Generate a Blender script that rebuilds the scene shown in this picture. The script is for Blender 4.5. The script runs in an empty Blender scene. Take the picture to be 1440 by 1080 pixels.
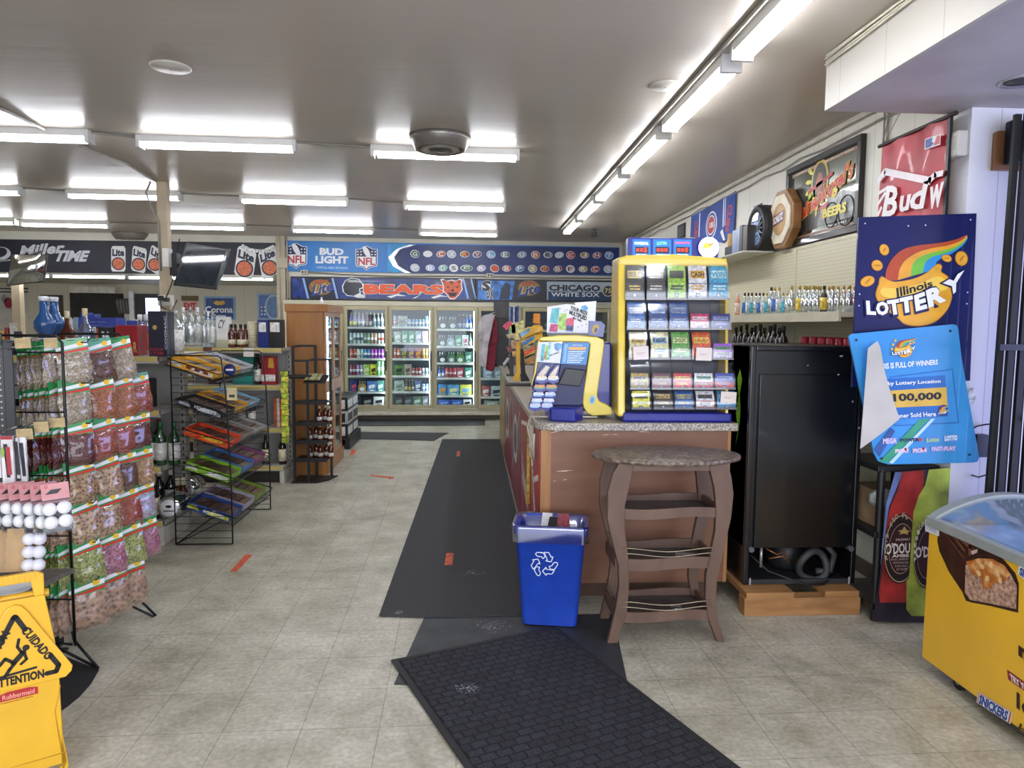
import bpy, math, random, re
from mathutils import Vector, Matrix
random.seed(7)
SC = bpy.context.scene; COL = SC.collection
PI = math.pi
# ------------------------------------------------------------------ camera
PSI, PIT, ROL, H = math.radians(3.24), math.radians(4.72), .009, 1.6
CF = Vector((math.sin(PSI)*math.cos(PIT), math.cos(PSI)*math.cos(PIT), -math.sin(PIT)))
_r0 = Vector((math.cos(PSI), -math.sin(PSI), 0)); _u0 = _r0.cross(CF)
CR = math.cos(ROL)*_r0 + math.sin(ROL)*_u0; CU = -math.sin(ROL)*_r0 + math.cos(ROL)*_u0
CC = Vector((0, 0, H))
cd = bpy.data.cameras.new('camera'); cam = bpy.data.objects.new('camera', cd); COL.objects.link(cam)
cd.sensor_width = 36; cd.lens = 25.0; cd.clip_start = .05; cd.clip_end = 80
cam.matrix_world = Matrix(((CR.x, CU.x, -CF.x, 0), (CR.y, CU.y, -CF.y, 0), (CR.z, CU.z, -CF.z, H), (0, 0, 0, 1)))
SC.camera = cam
vs = SC.view_settings; vs.view_transform = 'Standard'; vs.look = 'None'; vs.gamma = 1; vs.use_curve_mapping = False
vs.exposure = 1.02
# ------------------------------------------------------------------ world + daylight through the shop window behind the camera
w = bpy.data.worlds.new('world'); SC.world = w; w.use_nodes = True
bg = w.node_tree.nodes['Background']; bg.inputs[0].default_value = (.55, .65, 1, 1); bg.inputs[1].default_value = .5
TUBE = 16.0
def area(name, loc, rot, sx, sy, e, c):
    l = bpy.data.lights.new(name, 'AREA'); l.shape = 'RECTANGLE'; l.size = sx; l.size_y = sy; l.energy = e; l.color = c
    o = bpy.data.objects.new(name, l); o.location = loc; o.rotation_euler = rot; COL.objects.link(o); return o
area('window_daylight', (0, -1.9, 1.6), (PI/2, 0, 0), 6.5, 1.9, 125, (.93, .95, 1))
area('door_daylight', (4.6, 1.6, 1.3), (0, PI/2, 0), 2.2, 2.2, 42, (.42, .46, 1))

def ray(x, y): return CF + CR*((x-720)/1000) + CU*((540-y)/1000)
def AZ(x, y, z=0.): d = ray(x, y); return CC + d*((z-H)/d.z)
def AY(x, y, Y): d = ray(x, y); return CC + d*(Y/d.y)
def AX(x, y, X): d = ray(x, y); return CC + d*(X/d.x)
# ------------------------------------------------------------------ materials
def lin(c):
    if isinstance(c, str):
        c = c.lstrip('#'); c = tuple(int(c[i:i+2], 16)/255 for i in (0, 2, 4))
    return tuple((v/12.92 if v <= .04045 else ((v+.055)/1.055)**2.4) for v in c) + (1,)
_M = {}
def newmat(name):
    m = bpy.data.materials.new(name); m.use_nodes = True; return m, m.node_tree, m.node_tree.nodes['Principled BSDF']
def nd(nt, t, **k):
    n = nt.nodes.new(t)
    for a, v in k.items():
        if a[0] == '_': n.inputs[int(a[1:])].default_value = v
        else: setattr(n, a, v)
    return n
def coords(nt, kind='Object', scale=(1, 1, 1), rot=(0, 0, 0)):
    tc = nd(nt, 'ShaderNodeTexCoord'); mp = nd(nt, 'ShaderNodeMapping'); mp.inputs['Scale'].default_value = scale; mp.inputs['Rotation'].default_value = rot
    nt.links.new(tc.outputs[kind], mp.inputs[0]); return mp.outputs[0]
def ramp(nt, fac, stops):
    r = nd(nt, 'ShaderNodeValToRGB'); e = r.color_ramp.elements
    e[0].position, e[0].color = stops[0][0], lin(stops[0][1]); e[1].position, e[1].color = stops[-1][0], lin(stops[-1][1])
    for p, c in stops[1:-1]: q = e.new(p); q.color = lin(c)
    nt.links.new(fac, r.inputs[0]); return r.outputs[0]
def mul(c, k): 
    c = c.lstrip('#'); v = [min(255, int(int(c[i:i+2], 16)*k)) for i in (0, 2, 4)]; return '%02x%02x%02x' % tuple(v)
def mat(c, rough=.5, metal=0, coat=0, em=0, var=.07, sc=9., kind='Object', bump=0):
    """plain coloured surface with a faint procedural unevenness"""
    key = (c, rough, metal, coat, em, var, sc, bump)
    if key in _M: return _M[key]
    m, nt, b = newmat('surface_'+c)
    if var:
        n = nd(nt, 'ShaderNodeTexNoise'); n.inputs['Scale'].default_value = sc; n.inputs['Detail'].default_value = 4
        nt.links.new(coords(nt, kind), n.inputs[0])
        o = ramp(nt, n.outputs[0], ((.3, mul(c, 1-var)), (.7, mul(c, 1+var)))); nt.links.new(o, b.inputs['Base Color'])
        if bump:
            bp = nd(nt, 'ShaderNodeBump'); bp.inputs['Strength'].default_value = bump; bp.inputs['Distance'].default_value = .01
            nt.links.new(n.outputs[0], bp.inputs['Height']); nt.links.new(bp.outputs[0], b.inputs['Normal'])
    else: b.inputs['Base Color'].default_value = lin(c)
    b.inputs['Roughness'].default_value = rough; b.inputs['Metallic'].default_value = metal; b.inputs['Coat Weight'].default_value = coat
    if em: b.inputs['Emission Color'].default_value = lin(c); b.inputs['Emission Strength'].default_value = em
    _M[key] = m; return m
def emis(c, s):
    key = ('e', c, s)
    if key in _M: return _M[key]
    m, nt, b = newmat('light_'+c); b.inputs['Base Color'].default_value = lin(c); b.inputs['Emission Color'].default_value = lin(c); b.inputs['Emission Strength'].default_value = s
    _M[key] = m; return m
def glass(c='ffffff', clear=.75, rough=.03):
    key = ('g', c, clear, rough)
    if key in _M: return _M[key]
    m, nt, b = newmat('glass_'+c); nt.nodes.remove(b)
    t = nd(nt, 'ShaderNodeBsdfTransparent'); t.inputs[0].default_value = lin(c)
    g = nd(nt, 'ShaderNodeBsdfGlossy'); g.inputs['Roughness'].default_value = rough; g.inputs[0].default_value = (.9, .95, 1, 1)
    lw = nd(nt, 'ShaderNodeLayerWeight'); lw.inputs[0].default_value = .35
    ma = nd(nt, 'ShaderNodeMath', operation='MULTIPLY_ADD'); ma.inputs[1].default_value = .6; ma.inputs[2].default_value = 1-clear-.2 if clear < .8 else .03; ma.use_clamp = True
    nt.links.new(lw.outputs['Facing'], ma.inputs[0])
    mx = nd(nt, 'ShaderNodeMixShader'); nt.links.new(ma.outputs[0], mx.inputs[0]); nt.links.new(t.outputs[0], mx.inputs[1]); nt.links.new(g.outputs[0], mx.inputs[2])
    nt.links.new(mx.outputs[0], nt.nodes['Material Output'].inputs[0]); _M[key] = m; return m
def wood(c1, c2, scale=(30, 30, 2), rough=.45, det=6):
    key = ('w', c1, c2, scale, rough)
    if key in _M: return _M[key]
    m, nt, b = newmat('wood_'+c1); n = nd(nt, 'ShaderNodeTexNoise'); n.inputs['Scale'].default_value = 1; n.inputs['Detail'].default_value = det; n.inputs['Distortion'].default_value = .6
    nt.links.new(coords(nt, 'Object', scale), n.inputs[0]); nt.links.new(ramp(nt, n.outputs[0], ((.3, c1), (.7, c2))), b.inputs['Base Color'])
    b.inputs['Roughness'].default_value = rough; _M[key] = m; return m
def speck(c1, c2, c3, scale, rough=.35, bump=0, t=(.35, .5, .65)):
    key = ('s', c1, c2, c3, scale, rough)
    if key in _M: return _M[key]
    m, nt, b = newmat('speckle_'+c1); n = nd(nt, 'ShaderNodeTexNoise'); n.inputs['Scale'].default_value = scale; n.inputs['Detail'].default_value = 3
    nt.links.new(coords(nt), n.inputs[0]); nt.links.new(ramp(nt, n.outputs[0], ((t[0], c1), (t[1], c2), (t[2], c3))), b.inputs['Base Color']); b.inputs['Roughness'].default_value = rough
    if bump:
        bp = nd(nt, 'ShaderNodeBump'); bp.inputs['Strength'].default_value = bump; bp.inputs['Distance'].default_value = .01
        nt.links.new(n.outputs[0], bp.inputs['Height']); nt.links.new(bp.outputs[0], b.inputs['Normal'])
    _M[key] = m; return m
def nuts(c1, c2, scale=70):
    key = ('n', c1, c2, scale)
    if key in _M: return _M[key]
    m, nt, b = newmat('bagged_'+c1); v = nd(nt, 'ShaderNodeTexVoronoi'); v.inputs['Scale'].default_value = scale
    nt.links.new(coords(nt), v.inputs[0]); nt.links.new(ramp(nt, v.outputs['Distance'], ((.1, c2), (.75, c1))), b.inputs['Base Color'])
    bp = nd(nt, 'ShaderNodeBump'); bp.inputs['Strength'].default_value = .8; bp.inputs['Distance'].default_value = .006; bp.invert = True
    nt.links.new(v.outputs['Distance'], bp.inputs['Height']); nt.links.new(bp.outputs[0], b.inputs['Normal'])
    b.inputs['Roughness'].default_value = .35; b.inputs['Coat Weight'].default_value = .8; b.inputs['Coat Roughness'].default_value = .12
    n2 = nd(nt, 'ShaderNodeTexNoise'); n2.inputs['Scale'].default_value = 22; n2.inputs['Detail'].default_value = 5; n2.inputs['Distortion'].default_value = 2; nt.links.new(coords(nt), n2.inputs[0])
    b2 = nd(nt, 'ShaderNodeBump'); b2.inputs['Strength'].default_value = .9; b2.inputs['Distance'].default_value = .02; nt.links.new(n2.outputs[0], b2.inputs['Height']); nt.links.new(b2.outputs[0], b.inputs['Coat Normal'])
    _M[key] = m; return m
def dots(base, hole, sp, ax=(0, 2), r=.14, rough=.4):
    """pegboard: regular round holes in the plane of axes ax"""
    key = ('d', base, hole, sp, ax, r)
    if key in _M: return _M[key]
    m, nt, b = newmat('pegboard_'+base); s = [0, 0, 0]; s[ax[0]] = 1/sp; s[ax[1]] = 1/sp
    vm = nd(nt, 'ShaderNodeVectorMath', operation='FRACTION'); nt.links.new(coords(nt, 'Object', tuple(s)), vm.inputs[0])
    ce = [0, 0, 0]; ce[ax[0]] = .5; ce[ax[1]] = .5
    ds = nd(nt, 'ShaderNodeVectorMath', operation='DISTANCE'); ds.inputs[1].default_value = ce; nt.links.new(vm.outputs[0], ds.inputs[0])
    nt.links.new(ramp(nt, ds.outputs['Value'], ((r, hole), (r+.05, base))), b.inputs['Base Color']); b.inputs['Roughness'].default_value = rough
    _M[key] = m; return m
def grooved(c, dark, sp, ax=0, rough=.5, wd=.02):
    key = ('gr', c, dark, sp, ax)
    if key in _M: return _M[key]
    m, nt, b = newmat('panelling_'+c); s = [0, 0, 0]; s[ax] = 1/sp
    vm = nd(nt, 'ShaderNodeVectorMath', operation='FRACTION'); nt.links.new(coords(nt, 'Object', tuple(s)), vm.inputs[0])
    sx = nd(nt, 'ShaderNodeSeparateXYZ'); nt.links.new(vm.outputs[0], sx.inputs[0])
    o = ramp(nt, sx.outputs[ax], ((0, dark), (wd, c))); e = nt.nodes[-1]
    nt.links.new(o, b.inputs['Base Color']); b.inputs['Roughness'].default_value = rough; _M[key] = m; return m

# ------------------------------------------------------------------ mesh builder
_TX = {}
def textdata(s, bold=0, shear=0, space=1):
    key = (s, bold, shear, space)
    if key in _TX: return _TX[key]
    cu = bpy.data.curves.new('lettering', 'FONT'); cu.body = s; cu.size = 1; cu.offset = bold; cu.shear = shear; cu.resolution_u = 2; cu.space_character = space
    ob = bpy.data.objects.new('lettering', cu); me = bpy.data.meshes.new_from_object(ob)
    vs = [tuple(v.co) for v in me.vertices]; fs = [tuple(p.vertices) for p in me.polygons]
    bpy.data.objects.remove(ob); bpy.data.curves.remove(cu); bpy.data.meshes.remove(me)
    x0 = min(v[0] for v in vs); x1 = max(v[0] for v in vs); y0 = min(v[1] for v in vs); y1 = max(v[1] for v in vs)
    _TX[key] = ([((v[0]-x0)/(x1-x0), (v[1]-y0)/(y1-y0)) for v in vs], fs); return _TX[key]
class MB:
    def __init__(s): s.v, s.f, s.m, s.s, s.mats, s.cur, s.T = [], [], [], [], [], 0, None
    def use(s, m):
        if m not in s.mats: s.mats.append(m)
        s.cur = s.mats.index(m); return s
    def add(s, vs, fs, smooth=False):
        n = len(s.v)
        for v in vs: s.v.append(tuple(s.T @ Vector(v)) if s.T else tuple(v))
        for f in fs: s.f.append(tuple(i+n for i in f)); s.m.append(s.cur); s.s.append(smooth)
        return s
    def box(s, x0, x1, y0, y1, z0, z1):
        return s.add([(x0,y0,z0),(x1,y0,z0),(x1,y1,z0),(x0,y1,z0),(x0,y0,z1),(x1,y0,z1),(x1,y1,z1),(x0,y1,z1)],
                     [(0,3,2,1),(4,5,6,7),(0,1,5,4),(1,2,6,5),(2,3,7,6),(3,0,4,7)])
    def quad(s, a, b, c, d): return s.add([a, b, c, d], [(0, 1, 2, 3)])
    def cyl(s, p0, p1, r, n=10, r2=None, cap=True):
        p0, p1 = Vector(p0), Vector(p1); d = (p1-p0).normalized(); a = d.orthogonal().normalized(); b = d.cross(a); r2 = r if r2 is None else r2
        vs = [p0+(a*math.cos(t)+b*math.sin(t))*r for t in [2*PI*i/n for i in range(n)]] + [p1+(a*math.cos(t)+b*math.sin(t))*r2 for t in [2*PI*i/n for i in range(n)]]
        s.add(vs, [(i, (i+1) % n, n+(i+1) % n, n+i) for i in range(n)], True)
        if cap: s.add(vs[:n], [tuple(range(n))[::-1]]); s.add(vs[n:], [tuple(range(n))])
        return s
    def tube(s, pts, r, n=6, closed=False):
        pts = [Vector(p) for p in pts]; L = len(pts); rings = []; ref = None
        for i, p in enumerate(pts):
            a = pts[(i-1) % L] if (closed or i > 0) else p; b = pts[(i+1) % L] if (closed or i < L-1) else p
            d = (b-a).normalized()
            if ref is None: ref = d.orthogonal().normalized()
            ref = (ref-d*ref.dot(d)).normalized(); q = d.cross(ref)
            rings.append([p+(ref*math.cos(2*PI*k/n)+q*math.sin(2*PI*k/n))*r for k in range(n)])
        vs = [v for g in rings for v in g]; fs = []
        for i in range(L if closed else L-1):
            j = (i+1) % L
            for k in range(n): fs.append((i*n+k, i*n+(k+1) % n, j*n+(k+1) % n, j*n+k))
        if not closed: fs += [tuple(range(n))[::-1], tuple((L-1)*n+k for k in range(n))]
        return s.add(vs, fs, True)
    def lathe(s, prof, n=14, at=(0, 0, 0), sx=1, sy=1):
        vs = []; x, y, z = at
        for r, h in prof: vs += [(x+r*sx*math.cos(2*PI*k/n), y+r*sy*math.sin(2*PI*k/n), z+h) for k in range(n)]
        L = len(prof); fs = []
        for i in range(L-1):
            for k in range(n): fs.append((i*n+k, i*n+(k+1) % n, (i+1)*n+(k+1) % n, (i+1)*n+k))
        fs += [tuple(range(n))[::-1], tuple((L-1)*n+k for k in range(n))]
        return s.add(vs, fs, True)
    def prism(s, pts, ax, a, b):
        """polygon extruded along an axis: ax x -> (y,z), y -> (x,z), z -> (x,y)"""
        f = {'x': lambda p, t: (t, p[0], p[1]), 'y': lambda p, t: (p[0], t, p[1]), 'z': lambda p, t: (p[0], p[1], t)}[ax]; n = len(pts)
        ar = sum(pts[i][0]*pts[(i+1) % n][1]-pts[(i+1) % n][0]*pts[i][1] for i in range(n))
        if (ar < 0) != (ax == 'y'): pts = pts[::-1]
        vs = [f(p, a) for p in pts]+[f(p, b) for p in pts]
        if a > b: vs = vs[n:]+vs[:n]
        return s.add(vs, [tuple(range(n))[::-1], tuple(range(n, 2*n))]+[(i, (i+1) % n, n+(i+1) % n, n+i) for i in range(n)])
    def art(s, pts, lay=1, e=.0012):
        """flat printed shape on a panel that faces local -y"""
        return s.add([(p[0], -lay*e, p[1]) for p in pts], [tuple(range(len(pts)))])
    def txt(s, t, q, lay=1, bold=.02, shear=0, e=.0012, space=1):
        """lettering fitted into quad q = TL, TR, BR, BL (local x,z)"""
        vs, fs = textdata(t, bold, shear, space); TL, TR, BR, BL = q; o = []
        for u, v in vs:
            x = (BL[0]*(1-u)+BR[0]*u)*(1-v)+(TL[0]*(1-u)+TR[0]*u)*v; z = (BL[1]*(1-u)+BR[1]*u)*(1-v)+(TL[1]*(1-u)+TR[1]*u)*v
            o.append((x, -lay*e, z))
        return s.add(o, fs)
    def tx(s, t, x0, x1, z0, z1, lay=1, **k): return s.txt(t, ((x0, z1), (x1, z1), (x1, z0), (x0, z0)), lay, **k)
    def build(s, name, parent=None, loc=(0, 0, 0), rz=0, rot=None, bevel=0, seg=2, sub=0):
        me = bpy.data.meshes.new(name); me.from_pydata(s.v, [], s.f)
        for m in s.mats: me.materials.append(m)
        me.polygons.foreach_set('material_index', s.m); me.polygons.foreach_set('use_smooth', s.s); me.update()
        o = bpy.data.objects.new(name, me); COL.objects.link(o); o.location = loc; o.rotation_euler = rot or (0, 0, rz)
        if parent: o.parent = parent
        if bevel:
            b = o.modifiers.new('edge', 'BEVEL'); b.width = bevel; b.segments = seg; b.limit_method = 'ANGLE'; b.angle_limit = math.radians(50)
        if sub:
            b = o.modifiers.new('smooth', 'SUBSURF'); b.levels = sub; b.render_levels = sub
        return o
def tag(o, label=None, cat=None, group=None, kind=None):
    if label: o['label'] = label
    if cat: o['category'] = cat
    if group: o['group'] = group
    if kind: o['kind'] = kind
    return o
def struct(name, mb, **k): return tag(mb.build(name, **k), kind='structure')
def thing(name, label, cat, loc=(0, 0, 0), rz=0, group=None, rot=None):
    o = bpy.data.objects.new(name, None); COL.objects.link(o); o.location = loc; o.rotation_euler = rot or (0, 0, rz); o.empty_display_size = .1
    return tag(o, label, cat, group)
def dup(src, loc=None, rz=None, label=None, group=None, cat=None, rot=None, scale=None):
    def cp(o, par):
        c = o.copy(); COL.objects.link(c); c.parent = par
        for ch in KIDS.get(o.name, ()): cp(ch, c)
        return c
    kids(src); c = cp(src, None)
    if loc is not None: c.location = loc
    if rz is not None: c.rotation_euler = (0, 0, rz)
    if rot is not None: c.rotation_euler = rot
    if scale: c.scale = scale
    tag(c, label, cat, group); return c
KIDS = {}
def kids(o):
    if o.name in KIDS: return
    l = list(o.children); KIDS[o.name] = l
    for c in l: kids(c)
def recol(o, *ms):
    for i, m in enumerate(ms):
        if m is not None and i < len(o.material_slots): o.material_slots[i].link = 'OBJECT'; o.material_slots[i].material = m
    return o
def ell(cx, cz, rx, rz, n=24, a=0, t0=0, t1=2*PI):
    ca, sa = math.cos(a), math.sin(a); full = abs(t1-t0-2*PI) < 1e-6; N = n if full else n+1
    o = []
    for i in range(N):
        t = t0+(t1-t0)*i/n; x, z = rx*math.cos(t), rz*math.sin(t); o.append((cx+x*ca-z*sa, cz+x*sa+z*ca))
    return o
class Surf:
    """an upright plane through p with horizontal direction d; photo points are carried onto it"""
    def __init__(s, p, d):
        s.p = Vector((p[0], p[1], 0)); s.d = Vector((d[0], d[1], 0)).normalized(); s.n = Vector((s.d.y, -s.d.x, 0)); s.rz = math.atan2(s.d.y, s.d.x)
    def __call__(s, x, y):
        r = ray(x, y); t = (s.p-CC).dot(s.n)/r.dot(s.n); q = CC+r*t; return ((q-s.p).dot(s.d), q.z)
    def q(s, *c): return [s(*p) for p in c]
    def r(s, x0, y0, x1, y1): return [s(x0, y0), s(x1, y0), s(x1, y1), s(x0, y1)]
    def build(s, mb, name, parent=None, off=0, **k):
        return mb.build(name, parent, loc=tuple(s.p+s.n*off), rz=s.rz, **k)
def slab(mb, pts, th):
    """a board: polygon (x,z) from local y=0 to y=th"""
    return mb.prism(pts, 'y', 0, th)
# ================================================================== SETTING
CE = 3.02
WD = Vector((1, .035, 0)).normalized()      # run of the back wall
def wy(x, o=0): return 12.12+.035*x-o
RW = 2.56
# floor
m, nt, b = newmat('vinyl_tile'); bt = nd(nt, 'ShaderNodeTexBrick'); bt.offset = 0; bt.inputs['Scale'].default_value = 1
for k, v in (('Mortar Size', .0018), ('Mortar Smooth', .3), ('Brick Width', .3048), ('Row Height', .3048), ('Bias', 0)): bt.inputs[k].default_value = v
bt.inputs['Color1'].default_value = lin('d6d4c5'); bt.inputs['Color2'].default_value = lin('cfcdbd'); bt.inputs['Mortar'].default_value = lin('96948a')
nt.links.new(coords(nt, 'Object', (1, 1, 1), (0, 0, math.radians(-1.2))), bt.inputs[0])
n1 = nd(nt, 'ShaderNodeTexNoise'); n1.inputs['Scale'].default_value = 3.2; n1.inputs['Detail'].default_value = 9; n1.inputs['Roughness'].default_value = .68; nt.links.new(coords(nt), n1.inputs[0])
n2 = nd(nt, 'ShaderNodeTexNoise'); n2.inputs['Scale'].default_value = 46; n2.inputs['Detail'].default_value = 4; nt.links.new(coords(nt), n2.inputs[0])
n3 = nd(nt, 'ShaderNodeTexNoise'); n3.inputs['Scale'].default_value = 1.6; n3.inputs['Detail'].default_value = 12; n3.inputs['Roughness'].default_value = .62; n3.inputs['Distortion'].default_value = 1.2; nt.links.new(coords(nt, 'Object', (.9, .7, 1)), n3.inputs[0])
r1 = ramp(nt, n1.outputs[0], ((.3, 'c2c0b4'), (.62, 'ffffff'))); r2 = ramp(nt, n2.outputs[0], ((.35, 'e2e0da'), (.65, 'ffffff'))); r3 = ramp(nt, n3.outputs[0], ((.3, '8c8a80'), (.42, 'ffffff')))
def mixmul(a, b_, f=1):
    x = nd(nt, 'ShaderNodeMix', data_type='RGBA', blend_type='MULTIPLY'); x.inputs[0].default_value = f; nt.links.new(a, x.inputs[6]); nt.links.new(b_, x.inputs[7]); return x.outputs[2]
nt.links.new(mixmul(mixmul(mixmul(bt.outputs[0], r1), r2), r3, .42), b.inputs['Base Color'])
rr = nd(nt, 'ShaderNodeMapRange'); rr.inputs[3].default_value = .28; rr.inputs[4].default_value = .5; nt.links.new(n1.outputs[0], rr.inputs[0]); nt.links.new(rr.outputs[0], b.inputs['Roughness'])
FLOOR = m
struct('floor', MB().use(FLOOR).box(-11, 5.2, -2.2, 16.2, -.05, 0))
# ceiling : satin paint with faint roller streaks
m, nt, b = newmat('ceiling_paint'); n1 = nd(nt, 'ShaderNodeTexNoise'); n1.inputs['Scale'].default_value = 1; n1.inputs['Detail'].default_value = 6; nt.links.new(coords(nt, 'Object', (.5, 7, 1)), n1.inputs[0])
n2 = nd(nt, 'ShaderNodeTexNoise'); n2.inputs['Scale'].default_value = .7; n2.inputs['Detail'].default_value = 3; nt.links.new(coords(nt), n2.inputs[0])
nt.links.new(ramp(nt, n2.outputs[0], ((.3, 'aea498'), (.7, 'b6ada1'))), b.inputs['Base Color'])
bp = nd(nt, 'ShaderNodeBump'); bp.inputs['Strength'].default_value = .18; bp.inputs['Distance'].default_value = .02; nt.links.new(n1.outputs[0], bp.inputs['Height']); nt.links.new(bp.outputs[0], b.inputs['Normal'])
b.inputs['Roughness'].default_value = .3; b.inputs['Specular IOR Level'].default_value = .38; CEILM = m
struct('ceiling', MB().use(CEILM).box(-11, 5.2, -2.2, 12.6, CE, CE+.05))
WALL = mat('d9d5c6', .6, sc=2, var=.03); WPAN = grooved('dcd9cd', '9c988c', .41, 1, .45, .018)
WFAR = grooved('d3cdbb', '8f8a7c', .62, 0, .5, .016)
def wallseg(name, x0, x1, z0, z1, m, th=.1):
    a = Vector((x0, wy(x0), 0)); L = (x1-x0)/WD.x
    return struct(name, MB().use(m).box(0, L, 0, th, z0, z1), loc=tuple(a), rz=math.atan2(WD.y, WD.x))
wallseg('wall_back', -3.12, 2.75, 2.03, CE, WALL)
wallseg('wall_back_end', -3.12, -2.98, 0, 2.03, WALL); wallseg('wall_back_pier', 2.62, 2.75, 0, 2.03, WALL)
wallseg('wall_store_room', -3.12, 2.75, 0, 2.1, WALL); bpy.data.objects['wall_store_room'].location.y += .75
wallseg('wall_bulkhead', -11, -3.12, 2.45, CE, WALL)
struct('ceiling_low', MB().use(mat('bdb9ad', .5, sc=2)).box(0, 7.95, 0, 4.4, 2.41, 2.449), loc=(-11, wy(-11), 0), rz=math.atan2(WD.y, WD.x))
struct('wall_far', MB().use(WFAR).box(-11, -3, 15.9, 16, 0, 2.45))
struct('wall_alcove', MB().use(WALL).box(-3.1, -3.0, 12.1, 16, 0, 2.45))
struct('wall_left', MB().use(WALL).box(-11, -10.9, -2.2, 16, 0, CE))
struct('wall_right', MB().use(WPAN).box(RW, RW+.1, 3.72, 12.6, 0, CE))
struct('wall_entry', MB().use(grooved('d8d8dc', '9a9aa4', .34, 0, .45, .02)).box(RW+.0, 5.2, 3.62, 3.72, 0, CE))
f = MB().use(WALL); f.box(-11, -3.4, -2.3, -2.2, 0, CE); f.box(3.4, 5.2, -2.3, -2.2, 0, CE); f.box(-3.4, 3.4, -2.3, -2.2, 0, .55); f.box(-3.4, 3.4, -2.3, -2.2, 2.6, CE); struct('wall_front', f)
struct('window_1', MB().use(mat('55585c', .4)).box(-3.4, 3.4, -2.28, -2.22, .55, .6).box(-3.4, 3.4, -2.28, -2.22, 2.55, 2.6).box(-.03, .03, -2.28, -2.22, .6, 2.55))
g = MB().use(WALL); g.box(5.2, 5.3, -2.3, .2, 0, CE); g.box(5.2, 5.3, 3.0, 3.72, 0, CE); g.box(5.2, 5.3, .2, 3, 2.5, CE); struct('wall_entry_side', g)
# dropped soffit over the entrance
SX = AZ(1163, 78, CE).x; SB = AZ(1163, 78, CE).y; SZ = AX(1163, 154, SX).z
so = MB().use(grooved('b4b0a6', '7e7b72', .4, 1, .5, .014)); so.box(SX, SX+.02, -2.2, SB, SZ, CE-.001); so.use(mat('aca7a8', .55, sc=2)); so.box(SX+.02, 5.2, -2.2, SB, SZ, CE-.001); struct('ceiling_soffit', so)
cb = MB().use(mat('c9c4b0', .5))
for k in range(4):
    z = CE-.015-.012*k; cb.tube([(SX-.012-.006*(k % 2), y, z-.006*math.sin(y*3+k)) for y in [SB-.02-i*.25 for i in range(16)]], .005)
cb.tube([(SX-.03, SB-1.2, CE), (SX-.03, SB-1.2, CE-.07)], .008)
tag(cb.build('cable_bundle'), 'cream cables clipped along top edge of white soffit', 'cable')
struct('baseboard_right', MB().use(mat('5b554c', .6)).box(RW-.012, RW, 3.72, 12.3, 0, .1))
# columns
def column(name, px, py, w, lab, ztop=CE):
    p = AZ(px, py, ztop); mb = MB().use(mat('b9a98e', .5, sc=4)); mb.box(-w/2, w/2, -w/2, w/2, 0, ztop)
    return struct(name, mb, loc=(p.x, p.y, 0), rz=.04, bevel=.006), p
c1, P1 = column('pillar', 229, 256, .1, '')
c2, P2 = column('pillar', 21, 330, .13, '')
c3p = Vector((-3.13, 11.99, 0)); struct('pillar', MB().use(mat('b5aa94', .5, sc=4)).box(-.07, .07, -.05, .05, 0, CE), loc=tuple(c3p))
struct('trim_conduit', MB().use(mat('b5aa94', .5)).cyl((.1, -.03, 1.4), (.1, -.03, CE), .012).cyl((-.02, -.065, 1.2), (-.02, -.065, CE), .014).box(-.06, .12, -.09, -.05, 2.5, 2.66), loc=tuple(c3p))
# ------------------------------------------------------------------ strip lights
HOUS = mat('d6d6d2', .4, sc=3, var=.02); TUBEM = emis('f6f8ff', TUBE)
def strip(L, label, group, double=True):
    t = thing('strip_light', label, 'ceiling light', group=group)
    h = MB().use(HOUS); h.prism([(-.055, 0), (.055, 0), (.05, -.05), (.02, -.062), (-.02, -.062), (-.05, -.05)], 'x', -L/2, L/2); h.build('housing', t)
    for s in (-1, 1):
        q = MB().use(TUBEM); q.cyl((-L/2+.03, s*.034, -.072), (L/2-.03, s*.034, -.072), .0135, 10); q.build('tube', t)
        k = MB().use(HOUS); k.box(s*L/2-.022, s*L/2+.006, -.055, .055, -.092, 0); k.build('end_cap', t)
    return t
L0 = strip(1.16, '', '')
first = [True]
def place(loc, rz, label, group):
    if first[0]: first[0] = False; o = L0; o.location = loc; o.rotation_euler = (0, 0, rz); return tag(o, label, 'ceiling light', group)
    return dup(L0, loc, rz, label, group)
rowdir = .035
rows = [('front cross row', [((-60, 185), (83, 187)), ((195, 194), (418, 206)), ((524, 211), (731, 216))]),
        ('middle cross row', [((-120, 262), (18, 268)), ((95, 270), (258, 275)), ((338, 277), (492, 283)), ((567, 287), (713, 291))]),
        ('back cross row', [((-90, 308), (10, 310)), ((28, 312), (160, 315)), ((225, 315), (348, 319)), ((410, 320), (528, 324)), ((588, 325), (702, 328))])]
posn = {3: ['leftmost', 'second from left', 'rightmost'], 4: ['leftmost', 'second from left', 'third from left', 'rightmost'], 5: ['leftmost', 'second from left', 'middle', 'fourth from left', 'rightmost']}
for nm, fx in rows:
    ends = []
    for i, (a, c) in enumerate(fx):
        A, B = AZ(*a, CE-.03), AZ(*c, CE-.03); mid = (A+B)/2; mid.z = CE-.001
        place(tuple(mid), rowdir, 'white twin tube strip light, %s of the %s' % (posn[len(fx)][i], nm), 'strip lights in the '+nm); ends.append(mid)
    for i, (a, c) in enumerate(zip(ends, ends[1:])):
        cu = MB().use(mat('8c877c', .5)).cyl((a.x+.585, a.y+.02, CE-.012), (c.x-.585, c.y-.02, CE-.012), .009, 6)
        tag(cu.build('conduit'), 'thin grey conduit on the ceiling, %s gap of the %s' % (['first', 'second', 'third', 'fourth'][i], nm), 'conduit', 'conduits between the strip lights')
YL = [(2.42, 3.66), (3.75, 4.98), (5.1, 6.32), (6.45, 7.68), (7.8, 9.05), (9.2, 10.5)]
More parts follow.
